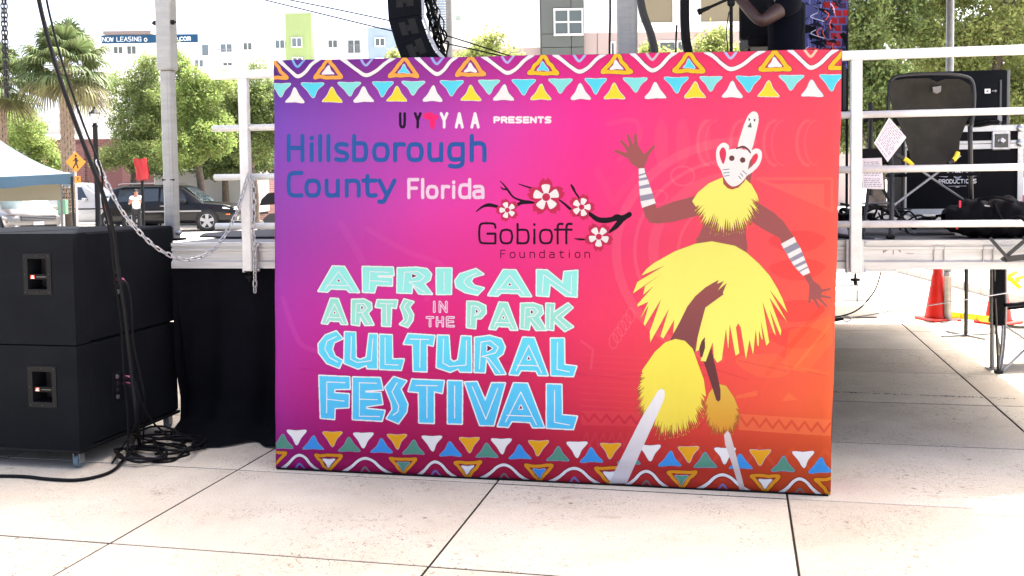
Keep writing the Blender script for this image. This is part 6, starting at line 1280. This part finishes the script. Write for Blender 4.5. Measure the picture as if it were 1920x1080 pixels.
# ---- street lamp
lp = at(178, 232, 32); t = thing('street_lamp', 'black post-top lantern lamp beside the palm trunk', 'street lamp', (lp.x, 32, 0)); z = lp.z
MB().lathe([(.16, 0), (.16, .25), (.10, .35), (.08, .9), (.075, z - .12), (.09, z - .10), (.09, z - .06), (.05, z)], 14).build('post', M_black, t, True)
ln = MB().lathe([(.06, z), (.09, z + .02)], 8).build('lantern_base', M_black, t)
for k_ in range(4): a = PI / 4 + k_ * PI / 2; MB().bar((.075 * math.cos(a), .075 * math.sin(a), z + .02), (.14 * math.cos(a), .14 * math.sin(a), z + .30), .012).build('lantern_rib', M_black, ln)
MB().lathe([(.065, z + .02), (.125, z + .30)], 8).build('lantern_glass', mat('lantern_glass', (.75, .75, .68), .3), ln); MB().lathe([(.19, z + .30), (.17, z + .33), (.06, z + .44), (.03, z + .46), (.025, z + .50), (.004, z + .56)], 10).build('lantern_cap', M_black, ln)
# ---- pedestrian sign
sp = at(142, 304, 29); t = thing('pedestrian_sign', 'yellow diamond pedestrian crossing sign with a small plaque below', 'sign', (sp.x, 29, 0), .9)
MB().tube([(0, .03, 0), (0, .03, sp.z + .3)], .03, 8).build('post', M_steel, t)
M_sy = mat('sign_yellow', sl((170, 110, 5)), .45)
s_ = .30; MB().prism([(0, sp.z - s_), (s_, sp.z), (0, sp.z + s_), (-s_, sp.z)], 'y', -.008, 0).build('diamond_plate', M_sy, t)
fg = MB()
def lim(a, b, w): fg.bar((a[0], -.012, sp.z + a[1]), (b[0], -.012, sp.z + b[1]), .004, w, up=(1, 0, 0)) if False else None
def strip(pts, w):
    for a, b in zip(pts, pts[1:]):
        d = Vector((b[0] - a[0], 0, b[1] - a[1])).normalized(); n = Vector((-d.z, 0, d.x)) * w / 2; A = Vector((a[0], -.011, sp.z + a[1])); B = Vector((b[0], -.011, sp.z + b[1])); fg.add([A - n, B - n, B + n, A + n], [(0, 1, 2, 3)])
strip([(0, .13), (.01, -.02)], .07); strip([(.01, -.02), (.06, -.18)], .04); strip([(.0, -.03), (-.05, -.10), (-.09, -.18)], .04); strip([(0, .10), (.08, .02)], .03); strip([(0, .10), (-.08, .03)], .03)
fg.add([(.035 * math.cos(k_), -.011, sp.z + .18 + .035 * math.sin(k_)) for k_ in [i * PI / 4 for i in range(8)]], [tuple(range(8))]); stuff(fg.build('walking_figure', M_dark, t, fix=False))
MB().box((.04, -.004, sp.z - .50), (.17, .008, .20)).build('plaque', M_sy, t); fg = MB(); z0_ = sp.z; sp = Vector((sp.x, sp.y, sp.z - .5)); strip([(.0, .05), (.08, .05), (.01, .0), (.08, -.05)], .02); stuff(fg.build('plaque_arrow', M_dark, t, fix=False))
# ---- bagged parking meter sign
rp_ = at(266, 318, 33); t = thing('bagged_meter', 'post with a bright red bag tied over its head', 'bagged sign', (rp_.x, 33, 0)); k = 33 / FPX
MB().tube([(0, 0, 0), (0, 0, rp_.z)], .05, 8).build('post', M_black, t)
MB().grid(lambda u, v: ((-12 + 24 * u + 1.5 * math.sin(v * 5)) * k, -.09 * math.sin(PI * u) - .05 + .02 * math.sin(u * 14 + v * 6), rp_.z + (-19 + 39 * v + 1.5 * math.sin(u * 9)) * k), 14, 10).build('red_bag', mat('red_vinyl', sl((150, 10, 18)), .45, var=.1), t, True)
MB().grid(lambda u, v: ((-12 + 24 * u + 1.5 * math.sin(v * 5)) * k, .10 * math.sin(PI * u) + .02, rp_.z + (-19 + 39 * v + 1.5 * math.sin(u * 9)) * k), 10, 8).build('bag_back', MATS['red_vinyl'], t, True)
# ---- utility box
ub = at(118, 388, 31); t = thing('utility_box', 'green metal utility box fixed to the palm trunk', 'utility box', (ub.x, 31, 0)); k = 31 / FPX; M_gr = mat('utility_green', sl((80, 120, 95)), .5)
MB().rbox((0, 0, ub.z), (15 * k, .2, 27 * k), .01).build('box', M_gr, t); MB().box((0, -.105, ub.z), (13 * k, .01, 24 * k)).build('door', M_gr, t); MB().tube([(0, 0, 0), (0, 0, ub.z - .2)], .05, 8).build('post', M_steel, t)
# ---- pop-up tent
TY = 15; tc = at(138, 345, TY); k = TY / FPX; t = thing('popup_tent', 'pop-up canopy tent with pale blue top at the left edge', 'tent', (tc.x - 1.5 * (math.cos(.47) + math.sin(.47)), TY + 1.5 * (math.cos(.47) - math.sin(.47)), 0), .47)
ze = at(138, 325, TY).z; zv = at(138, 347, TY).z; zp = ze + 1.05
M_tt = mat('tent_top', (.085, .118, .135), .8, var=.08, vscale=2, trans=.1); M_tv = mat('tent_valance', sl((74, 104, 122)), .75, var=.12, vscale=3)
for i in range(4):
    def face_(u, v, i=i):
        s = (2 * u - 1) * 1.5 * (1 - v); y = -1.5 * (1 - v); z = ze + (zp - ze) * (v ** 1.5) - .05 * math.sin(PI * u) * (1 - v); a = i * PI / 2
        return (s * math.cos(a) - y * math.sin(a), s * math.sin(a) + y * math.cos(a), z)
    MB().grid(face_, 16, 12).build('roof_panel', M_tt, t, True, fix=False)
    def val(u, v, i=i):
        s = (2 * u - 1) * 1.5; a = i * PI / 2; y = -1.502 - .02 * math.sin(u * 18) * v; z = ze - .05 * math.sin(PI * u) - v * (ze - zv) * (1 - .18 * abs(math.sin(u * 9)))
        return (s * math.cos(a) - y * math.sin(a), s * math.sin(a) + y * math.cos(a), z)
    MB().grid(val, 30, 4).build('valance', M_tv, t, True, fix=False)
for sx in (-1, 1):
    for sy in (-1, 1): MB().box((sx * 1.48, sy * 1.48, ze / 2), (.035, .035, ze)).build('leg', M_tubeg if sy > 0 else M_tube, t)
zb0, zb1 = at(100, 375, TY + 1).z, at(100, 345, TY + 1).z
MB().grid(lambda u, v: (-1.5 + 2.85 * u, -.9 + .02 * math.sin(u * 12), zb0 + (zb1 + .05 - zb0) * v), 16, 3).build('hanging_sheet', mat('cream_sheet', sl((150, 145, 125)), .8, trans=.2), t, True)
# ================================================================== VEHICLES
M_lamp = mat('lamp_lens', (.6, .6, .6), .1, .2); M_tail = mat('red_lens', (.35, .01, .01), .2); M_amber = mat('amber_lens', (.6, .15, .02), .2)
def car(name, label, x, y, rz, L, W, H, body_m, trim_m, roof_rails=True, wb=None, arch=.44, chrome=False):
    t = thing(name, label, 'car', (x, y, 0), rz); r = .375; wb = wb or L * .57; xf = wb / 2 + .02; xr = -wb / 2
    hw = W / 2; zb = .30; belt = H * .60
    st = [(-L / 2, .46, .80, .80, .90), (-L / 2 + .10, .34, belt, belt + .02, .96), (-L / 2 + .32, zb, belt, H - .10, 1), (-L / 2 + .75, zb, belt, H - .01, 1), (-L * .12, zb, belt - .005, H, 1), (L * .03, zb, belt - .01, H - .02, 1), (L * .10, zb, belt - .015, H - .09, 1), (L * .245, zb, belt - .02, belt + .03, 1), (L * .40, zb, belt - .07, belt - .03, .97), (L / 2 - .14, .34, belt - .17, belt - .13, .92), (L / 2, .42, .72, .74, .80)]
    vs = []; N = 12
    for (xx, z0, zbt, zt, wk) in st:
        w = hw * wk; cab = zt > belt + .1; wt = w * (.80 if cab else .90)
        half = [(w * .86, z0), (w * .97, z0 + .10), (w, (z0 + zbt) / 2), (w * .985, zbt), (wt + (.03 if cab else 0), zt - (.06 if cab else .012)), (wt * .86, zt)]
        for (a, b) in half: vs.append((xx, -a, b))
        for (a, b) in half[::-1]: vs.append((xx, a, b))
    b = MB(); fs = [(i * N + k_, i * N + (k_ + 1) % N, (i + 1) * N + (k_ + 1) % N, (i + 1) * N + k_) for i in range(len(st) - 1) for k_ in range(N)]; fs += [tuple(range(N))[::-1], tuple((len(st) - 1) * N + k_ for k_ in range(N))]
    b.add(vs, fs); body = b.build('body', body_m, t, True)
    md = body.modifiers.new('b', 'BEVEL'); md.width = .03; md.segments = 2; md.limit_method = 'ANGLE'; md.angle_limit = .6
    def topw(xx):
        i = max(j_ for j_ in range(len(st)) if st[j_][0] <= xx + 1e-6); i = min(i, len(st) - 2); f = (xx - st[i][0]) / (st[i + 1][0] - st[i][0]); g = lambda q: st[i][q] + (st[i + 1][q] - st[i][q]) * f
        zbt, zt, wk = g(2), g(3), g(4); w = hw * wk; return zbt, zt, w * .985, w * .80 + .03
    def sidept(xx, f, s, off=.008):
        zbt, zt, w0, w1 = topw(xx); z = zbt + (zt - .06 - zbt) * f; return (xx, s * (w0 + (w1 - w0) * f + off), z)
    wins = [(-L / 2 + .40, -L / 2 + 1.10), (-L / 2 + 1.18, -.42), (-.34, L * .085)]
    for s in (-1, 1):
        for i, (a, c_) in enumerate(wins):
            g = MB(); fr = c_ + (.28 if i == 2 else 0); q = [sidept(a + (.10 if i == 0 else 0), .12, s), sidept(fr, .14, s), sidept(c_ - (.0 if i == 2 else 0), .88, s), sidept(a + (.18 if i == 0 else 0), .88, s)]
            g.add(q, [(0, 1, 2, 3)]); g.build('side_window', M_glass, t, fix=False)
        for (a, nm) in ((-.08, 'door'), (-1.14 if L > 4.6 else -1.05, 'door')): pass
        MB().box((-L * .02, s * (hw + .004), belt - .30), (L * .52, .012, .05)).build('side_moulding', trim_m, t)
        for a in (-.25, -1.25): MB().rbox((a, s * (hw + .012), belt - .10), (.20, .03, .035), .008).build('door_handle', trim_m if chrome else body_m, t)
        MB().rbox((L * .12, s * (hw + .11), belt + .06), (.16, .20, .15), .03).build('wing_mirror', body_m, t)
        hl = MB(); hl.add([(L / 2 - .50, s * hw * .99, belt - .22), (L / 2 - .10, s * hw * .86, belt - .26), (L / 2 - .02, s * hw * .62, belt - .27), (L / 2 - .03, s * hw * .62, belt - .14), (L / 2 - .16, s * hw * .90, belt - .13), (L / 2 - .50, s * hw * 1.0, belt - .16)], [tuple(range(6))])
        for v_ in range(len(hl.v)): x_, y_, z_ = hl.v[v_]; hl.v[v_] = (x_ + .015, y_ + s * .012, z_)
        hl.build('headlight', M_lamp, t, fix=False); MB().rbox((L / 2 - .30, s * (hw * .97), .62), (.16, .03, .04), .01).build('side_marker', M_amber, t)
        MB().rbox((-L / 2 + .06, s * hw * .88, belt - .08), (.10, .10, .32), .02).build('tail_lamp', M_tail, t)
        if roof_rails: MB().tube(catmull([(-L * .40, s * hw * .70, H - .01), (-L * .36, s * hw * .71, H + .05), (-L * .02, s * hw * .71, H + .05), (L * .02, s * hw * .70, H - .01)], 4), .018, 6).build('roof_rail', trim_m, t, True)
    # glass front and back
    i7 = 7; zf0, zf1 = belt + .02, H - .13; MB().add([(L * .240, -hw * .80, zf0 + .03), (L * .240, hw * .80, zf0 + .03), (L * .108, hw * .70, zf1 + .03), (L * .108, -hw * .70, zf1 + .03)], [(0, 1, 2, 3)]).build('windscreen', mat('windscreen_glass', (.10, .13, .14), .05, 0, spec=1), t, fix=False)
    MB().add([(-L / 2 + .085, -hw * .74, belt + .06), (-L / 2 + .085, hw * .74, belt + .06), (-L / 2 + .275, hw * .68, H - .17), (-L / 2 + .275, -hw * .68, H - .17)], [(0, 3, 2, 1)]).build('rear_window', M_glass, t, fix=False)
    g = MB().rbox((L / 2 - .01, 0, belt - .24), (.06, hw * 1.15, .16), .02).build('grille', M_dark, t)
    for k_ in range(3): MB().box((L / 2 + .024, 0, belt - .29 + k_ * .05), (.01, hw * 1.1, .014)).build('grille_bar', M_rim, g)
    MB().rbox((L / 2 - .01, 0, .44), (.08, hw * 1.2, .14), .02).build('lower_intake', M_dark, t); MB().rbox((L / 2 + .03, 0, .56), (.02, .32, .11), .004).build('number_plate', M_white, t)
    for s in (-1, 1): MB().lathe([(.05, 0), (.05, .02), (.03, .03)], 12, (L / 2 - .0, s * hw * .72, .46), Matrix.Rotation(PI / 2, 3, 'Y')).build('fog_lamp', M_lamp, t)
    for (xx) in (xf, xr):
        for s in (-1, 1):
            MB().lathe([(.43, 0), (.43, .01), (.40, .014)], 28, (xx, s * (hw - .004), r + .01), Matrix.Rotation(-s * PI / 2, 3, 'X')).build('wheel_arch', M_dark, t)
            Mx = Matrix.Rotation(-s * PI / 2, 3, 'X'); wc = (xx, s * (hw - .10), r)
            ty = MB().lathe([(r - .11, -.10), (r - .02, -.11), (r, -.08), (r, .08), (r - .02, .115), (r - .11, .12)], 32, wc, Mx, cap=False).build('wheel', M_tyre, t, True)
            MB().lathe([(r - .115, .10), (r - .10, .125), (r - .125, .118), (r - .14, .05), (.05, .05), (.001, .05)], 28, wc, Mx, cap=False).build('rim', M_dark, ty, True)
            sp_ = MB()
            for k_ in range(5):
                a = 2 * PI * k_ / 5 + .3; e = Vector((math.cos(a), 0, math.sin(a))); n = Vector((-e.z, 0, e.x)); c0 = Vector((xx, s * (hw + .018), r))
                sp_.add([c0 - n * .05, c0 + e * (r - .115) - n * .065, c0 + e * (r - .115) + n * .065, c0 + n * .05], [(0, 1, 2, 3)])
            sp_.lathe([(r - .125, 0), (r - .105, 0), (r - .105, .01), (r - .125, .01)], 28, (xx, s * (hw + .012), r), Mx, cap=False); sp_.lathe([(.06, 0), (.06, .012), (.03, .016)], 12, (xx, s * (hw + .012), r), Mx)
            stuff(sp_.build('spokes', M_rim, ty, fix=False))
    return t
M_pb = mat('black_paint', (.0035, .0035, .0042), .3, .0, coat=.25, spec=.2); M_pw = mat('white_paint', (.42, .42, .41), .3, coat=.8); M_ps = mat('champagne_paint', (.20, .185, .16), .35, .3, coat=.8); M_trim = mat('satin_trim', (.35, .35, .36), .35, .8)
bx = at(334, 400, 38.9).x
car('parked_suv', 'black five-spoke SUV parked behind the tall stage post', bx, 38.9, 0, 4.95, 1.95, 1.76, M_pb, M_trim, wb=2.75, chrome=True)
car('parked_suv', 'long white SUV parked behind the lamp post and palm', at(150, 400, 41).x, 41, 0, 5.5, 2.0, 1.92, M_pw, M_black, wb=3.2)
car('parked_suv', 'champagne SUV facing the plaza beside the tent', at(25, 400, 33).x - .4, 34, math.radians(-48), 4.6, 1.85, 1.62, M_ps, M_ps, roof_rails=False)
# box trailer
ty_ = 45; a = at(288, 322, ty_); b2 = at(482, 322, ty_); t = thing('box_trailer', 'white enclosed trailer with ladder racks behind the black SUV', 'trailer', (a.x, ty_, 0)); w_ = b2.x - a.x
MB().rbox((w_ / 2, 1.1, (a.z + .5) / 2), (w_, 2.2, a.z - .5), .04).build('box', M_pw, t); MB().rbox((w_ / 2, 1.1, .42), (w_ - .1, 2.0, .10), .02).build('chassis', M_black, t)
for xx in (.3, 1.2, 2.1): MB().tube([(xx, .3, a.z - .02), (xx, .3, a.z + .28)], .03, 6).build('rack_post', M_white, t)
for s_ in (2.95, 3.6): MB().tube([(w_ * .58 + (s_ - 2.95), .3, a.z - .1), (w_ * .58 + (s_ - 2.95), .3, a.z + .35)], .035, 6).build('rack_post', M_white, t)
MB().tube([(w_ * .58, .3, a.z + .06), (w_ * .58 + .85, .3, a.z + .06)], .035, 6).build('rack_bar', M_white, t); MB().rbox((1.35, 1, a.z + .05), (.9, .6, .14), .04).build('roof_vent', M_white, t)
MB().box((w_ * .86, -.01, 1.35), (.03, .02, .9)).build('door_bar', M_black, t)
for xx in (w_ * .55, w_ * .72): MB().lathe([(.2, -.1), (.33, -.1), (.35, 0), (.33, .1), (.2, .1)], 20, (xx, .1, .35), Matrix.Rotation(PI / 2, 3, 'X')).build('wheel', M_tyre, t, True)
# motor scooter / golf cart end right of the rail
g_ = at(500, 400, 33); t = thing('golf_cart', 'dark golf cart end peeking out beside the banner', 'golf cart', (g_.x, 33, 0)); k = 33 / FPX
MB().prism([(-8 * k, at(0, 392, 33).z - 0), (-4 * k, at(0, 380, 33).z), (8 * k, at(0, 369, 33).z), (45 * k, at(0, 366, 33).z), (45 * k, at(0, 388, 33).z)], 'y', -.35, .35).build('seat_cover', M_black, t)
MB().prism([(-4 * k, .55), (8 * k, .75), (45 * k, .8), (45 * k, .35), (4 * k, .35)], 'y', -.3, .3).build('frame_box', M_tube, t)
for (xx) in (-2 * k + .02, 40 * k): ty = MB().lathe([(.14, -.08), (.22, -.08), (.235, 0), (.22, .08), (.14, .08)], 20, (xx, -.3, .235), Matrix.Rotation(PI / 2, 3, 'X')).build('wheel', M_tyre, t, True); MB().lathe([(.13, 0), (.13, .09), (.03, .1)], 5, (xx, -.3, .235), Matrix.Rotation(PI / 2, 3, 'X')).build('rim', M_rim, ty)
# person by the black car
person('person in a white top and black trousers standing by the black SUV', (at(256, 400, 36.5).x, 36.5, 0), math.radians(200), 1.62, dict(elL=(-.15, .06, .66), haL=(-.07, .19, .74), elR=(.15, .06, .66), haR=(.08, .2, .73)), sl((150, 105, 85)), (.72, .71, .70), (.012, .012, .014), sleeves=.45)
# ================================================================== BUILDINGS
def brickmat(nm, c1, c2, mo, sc_=1):
    m = bpy.data.materials.new(nm); m.use_nodes = True; n = m.node_tree; b = n.nodes['Principled BSDF']; tc = n.nodes.new('ShaderNodeTexCoord'); mp = n.nodes.new('ShaderNodeMapping'); mp.inputs['Rotation'].default_value = (PI / 2, 0, 0)
    br = n.nodes.new('ShaderNodeTexBrick'); br.inputs['Scale'].default_value = sc_; br.inputs['Brick Width'].default_value = .3; br.inputs['Row Height'].default_value = .1; br.inputs['Mortar Size'].default_value = .012
    br.inputs['Color1'].default_value = (*c1, 1); br.inputs['Color2'].default_value = (*c2, 1); br.inputs['Mortar'].default_value = (*mo, 1)
    n.links.new(tc.outputs['Object'], mp.inputs[0]); n.links.new(mp.outputs[0], br.inputs['Vector']); n.links.new(br.outputs['Color'], b.inputs['Base Color']); b.inputs['Roughness'].default_value = .9; return m
M_brk = brickmat('shaded_red_brick', (.115, .042, .04), (.16, .06, .055), (.14, .10, .09)); M_brk2 = brickmat('sunlit_red_brick', (.36, .17, .14), (.44, .22, .19), (.45, .38, .34))  # same brick, darkened for shade at left, lightened for sunlight at right
BY = 52; a = at(60, 262, BY); b2 = at(466, 262, BY); t = thing('brick_building', 'low red brick building, shade put into its colour, behind the parked cars', 'building', (a.x, BY, 0)); w_ = b2.x - a.x
MB().box((w_ / 2, 4, a.z / 2), (w_, 8, a.z)).build('wall', M_brk, t); MB().box((w_ / 2, 4, a.z + .12), (w_ + .3, 8.3, .26)).build('coping', M_white, t)
for px in (152, 240, 330, 420): q = at(px, 330, BY).x - a.x; MB().box((q, -.06, a.z / 2 - .1), (.5, .12, a.z - .25)).build('pilaster', M_brk, t)
q = at(235, 340, BY).x - a.x; wr = MB().box((q, -.03, 1.6), (3.6, .06, 2.2)).build('shutter_frame', mat('maroon_shutter', (.10, .035, .035), .7), t)
t = thing('brick_annex', 'red brick wall, sunlight put into its colour, beside the left edge of the banner', 'building', (b2.x + .02, BY - 3, 0)); MB().box((3, 4, 1.55), (6, 8, 3.1)).build('wall', M_brk2, t); MB().box((3, 4, 3.18), (6.2, 8.2, .16)).build('coping', M_white, t)
q = at(487, 333, BY - 3); MB().box((q.x - b2.x, -.02, q.z), (.42, .03, .70)).build('wall_notice', M_white, t)
# ---- windows helper for far blocks
M_wg = mat('window_glass', (.10, .13, .14), .1, spec=.8); M_wg2 = mat('window_blind', (.07, .09, .088), .4)
def window(parent, x0, x1, z0, z1, cols=2, y=-.03, gm=None, rows=1, fr=.10):
    f = MB(); f.box(((x0 + x1) / 2, y, z1), (x1 - x0 + fr, .10, fr)); f.box(((x0 + x1) / 2, y, z0), (x1 - x0 + fr, .14, fr)); 
    for i in range(cols + 1): f.box((x0 + (x1 - x0) * i / cols, y + .002, (z0 + z1) / 2), (fr * .8, .098, z1 - z0 - fr))
    for j_ in range(1, rows): f.box(((x0 + x1) / 2, y + .004, z0 + (z1 - z0) * j_ / rows), (x1 - x0 - fr, .09, fr * .8))
    fo = f.build('window', M_white, parent)
    for i in range(cols):
        for j_ in range(rows): xa, xb = x0 + (x1 - x0) * i / cols, x0 + (x1 - x0) * (i + 1) / cols; za, zb_ = z0 + (z1 - z0) * j_ / rows, z0 + (z1 - z0) * (j_ + 1) / rows; MB().box(((xa + xb) / 2, y + .03, (za + zb_) / 2), (xb - xa - .02, .04, zb_ - za - .02)).build('pane', gm or M_wg, fo)
    return fo
AYB = 112
M_st = mat('white_stucco', (.70, .70, .68), .85, var=.06, vscale=.2); M_gs = mat('lime_stucco', (.235, .31, .125), .85, var=.06, vscale=.3); M_bs = mat('pale_blue_stucco', (.22, .29, .39), .85, var=.05, vscale=.3); M_gry = mat('brown_eave', (.16, .13, .12), .8)
def XZ(px, py, Y, ox): p = at(px, py, Y); return p.x - ox, p.z
oa = at(180, 0, AYB).x
apt = thing('apartment_block', 'long white apartment block with lime green and pale blue sections far behind', 'building', (oa, AYB, 0))
def sect(nm, px0, px1, pyt, m_, dy=0.0, zb=0.0, depth=12):
    x0, z = XZ(px0, pyt, AYB, oa); x1, _ = XZ(px1, pyt, AYB, oa); return MB().box(((x0 + x1) / 2, dy + depth / 2, (z + zb) / 2), (x1 - x0, depth, z - zb)).build(nm, m_, apt)
sect('wall', 150, 290, 66, M_st); sect('wall', 290, 440, 74, M_st, .3); sect('wall', 440, 537, 78, M_st, .1); sect('green_wall', 537, 586, 27, M_gs, -.8); sect('wall', 586, 690, 58, M_st, .2); sect('blue_wall', 690, 745, 52, M_bs, -.2); sect('wall', 745, 860, 40, M_st, .4)
x0, z = XZ(200, 64, AYB, oa); x1, _ = XZ(288, 64, AYB, oa); MB().box(((x0 + x1) / 2, 1, z), (x1 - x0, 4, .35)).build('eave', M_gry, apt)
x0, z = XZ(586, 100, AYB, oa); MB().add([(x0, -.8, z - 6), (x0 + .6, .2, z - 6), (x0 + .45, .2, XZ(0, 60, AYB, oa)[1])], [(0, 1, 2)]).build('green_fin', M_gs, apt, fix=False) if False else None
for (p0, p1, q0, q1, c, gm) in ((213, 231, 87, 101, 2, M_wg2), (238, 256, 86, 102, 2, M_wg2), (378, 392, 83, 105, 1, M_wg), (413, 436, 82, 98, 2, M_wg), (456, 473, 80, 94, 2, M_wg2), (516, 534, 75, 91, 2, M_wg), (550, 569, 73, 90, 2, M_wg), (615, 633, 75, 90, 2, M_wg2), (652, 676, 75, 100, 2, M_wg2), (704, 722, 72, 87, 2, M_wg2), (760, 778, 66, 82, 2, M_wg2), (365, 382, 112, 126, 2, M_wg), (418, 436, 117, 124, 2, M_wg2), (275, 290, 170, 186, 2, M_wg2), (222, 232, 205, 222, 1, M_wg2), (705, 722, 110, 118, 2, M_wg2), (552, 570, 110, 125, 2, M_wg2)):
    x0, z1 = XZ(p0, q0, AYB, oa); x1, z0 = XZ(p1, q1, AYB, oa); dy = -.85 if 537 < p0 < 586 else (-.25 if p0 > 690 and p0 < 745 else 0); window(apt, x0, x1, z0, z1, c, dy - .05, gm)
for (p0, p1, q0, q1) in ((645, 680, 87, 103), (400, 440, 95, 104)):
    x0, z1 = XZ(p0, q0, AYB, oa); x1, z0 = XZ(p1, q1, AYB, oa); b = MB().box(((x0 + x1) / 2, -.5, z0), (x1 - x0, 1.1, .12)); bo = b.build('balcony', M_st, apt)
    MB().box(((x0 + x1) / 2, -1.03, z1), (x1 - x0, .05, .07)).build('balcony_rail', M_tubeg, bo)
    for k_ in range(13): xx = x0 + (x1 - x0) * (k_ + .5) / 13; MB().box((xx, -1.03, (z0 + z1) / 2), (.035, .03, z1 - z0 - .1)).build('baluster', M_tubeg, bo)
for (p0, p1, y0, y1) in ((300, 322, 69, 75), (460, 480, 73, 79), (612, 640, 52, 59), (648, 684, 49, 59), (700, 716, 46, 53), (765, 790, 34, 41)):
    x0, z1 = XZ(p0, y0, AYB, oa); x1, z0 = XZ(p1, y1, AYB, oa); MB().rbox(((x0 + x1) / 2, 3, (z0 + z1) / 2), (x1 - x0, 2, z1 - z0), .05).build('roof_unit', M_gry if p0 in (300, 700) else M_railw, apt)
# leasing banner
lx0, lz1 = XZ(196, 68.5, AYB, oa); lx1, lz0 = XZ(376, 81.5, AYB, oa)
lc = Canvas(900, 80, (34, 66, 92)); line_text(lc, 'NOW LEASING', 12, 368, 60, 40, 4.4, (225, 228, 230)); line_text(lc, 'o', 400, 424, 62, 40, 6, (225, 228, 230)); line_text(lc, 'ore.com', 610, 830, 60, 46, 6, (235, 242, 248))
o = MB().grid(lambda u, v: (lx0 + (lx1 - lx0) * u, -.9 + .04 * math.sin(u * 20), lz0 + (lz1 - lz0) * v), 30, 1).build('leasing_banner', print_mat('leasing_print', lc, .6), apt, fix=False); set_uv(o, lambda c: ((c.x - lx0) / (lx1 - lx0), (c.z - lz0) / (lz1 - lz0)))
# ---- nearer block behind the stage
BYB = 62; ob = at(848, 0, BYB).x; M_gg = mat('grey_green_panel', (.085, .096, .086), .8, var=.06, vscale=.4); M_tan = mat('tan_blind', (.17, .145, .09), .8, var=.06); M_pk = mat('blush_panel', (.36, .29, .26), .85, var=.04); M_seam = mat('panel_seam', (.09, .09, .085), .9)
blk = thing('office_block', 'large white block with grey-green panel bay right behind the stage', 'building', (ob, BYB, 0))
ZT = 16.0
def PXB(px): return at(px, 50, BYB).x - ob
def PZB(py, px=1100): return at(px, py, BYB).z
def wallb(nm, p0, p1, z0, z1, m_, dy=0): return MB().box(((PXB(p0) + PXB(p1)) / 2, dy + 5, (z0 + z1) / 2), (PXB(p1) - PXB(p0), 10, z1 - z0)).build(nm, m_, blk)
wallb('wall', 848, 1013, PZB(88), ZT, M_st, .0); wallb('base_wall', 848, 1013, 0, PZB(88), M_pk, .03)
zj = [0] + [PZB(y) for y in (90, 65, -2)] + [ZT]; xj = (1014, 1070, 1094)
for i in range(len(zj) - 1):
    for j_ in range(2): MB().box(((PXB(xj[j_]) + PXB(xj[j_ + 1])) / 2, 4.5, (zj[i] + zj[i + 1]) / 2), (PXB(xj[j_ + 1]) - PXB(xj[j_]) - .04, 10, zj[i + 1] - zj[i] - .04)).build('cladding_panel', M_gg, blk)
MB().box(((PXB(1014) + PXB(1094)) / 2, 4.7, ZT / 2), (PXB(1094) - PXB(1014) - .02, 10, ZT)).build('bay_core', M_seam, blk)
wallb('wall', 1095, 1600, PZB(62), ZT, M_st, .02); wallb('base_wall', 1095, 1600, 0, PZB(62), M_pk, .05)
window(blk, PXB(1039), PXB(1094) - .1, PZB(67), PZB(20), 2, -.55, M_wg2, 2, .11)
window(blk, PXB(854), PXB(865), PZB(37), PZB(25), 1, -.04, mat('louvre_green', sl((150, 165, 150)), .7), 1, .06)
for (p0, p1) in ((1200, 1263), (1312, 1398), (1448, 1530)):
    o = window(blk, PXB(p0), PXB(p1), PZB(47), PZB(47) + 3.2, 1, -.03, M_tan, 1, .16)
for (p0, p1) in ((1236, 1266), (1270, 1296), (1145, 1152)): window(blk, PXB(p0), PXB(p1), PZB(108), PZB(80), 1, .0, M_wg2, 1, .1)
for k_ in range(7): zz = PZB(62) - .02 - k_ * .0; 
for px in (1120, 1160, 1215, 1345, 1400): MB().box((PXB(px), .035, PZB(62) / 2), (.03, .03, PZB(62))).build('panel_joint', M_seam, blk)
# slatted service tower between the array and the rear post
sx = at(802, 0, 75).x; t = thing('louvred_tower', 'grey louvred tower behind the hanging speakers', 'building', (sx, 75, 0)); w_ = at(838, 0, 75).x - sx; zl0, zl1 = at(820, 58, 75).z, at(820, -10, 75).z
MB().box((w_ / 2, 2, (zl1 + .6) / 2), (w_, 3.6, zl1 + .6)).build('core', M_st, t)
for k_ in range(14): zz = zl0 + (zl1 - zl0) * (k_ + .5) / 14; MB().box((w_ / 2, .13, zz), (w_ - .2, .06, (zl1 - zl0) / 14 * .55), Matrix.Rotation(.5, 3, 'X')).build('louvre', mat('louvre_grey', sl((120, 135, 150)), .6), t)
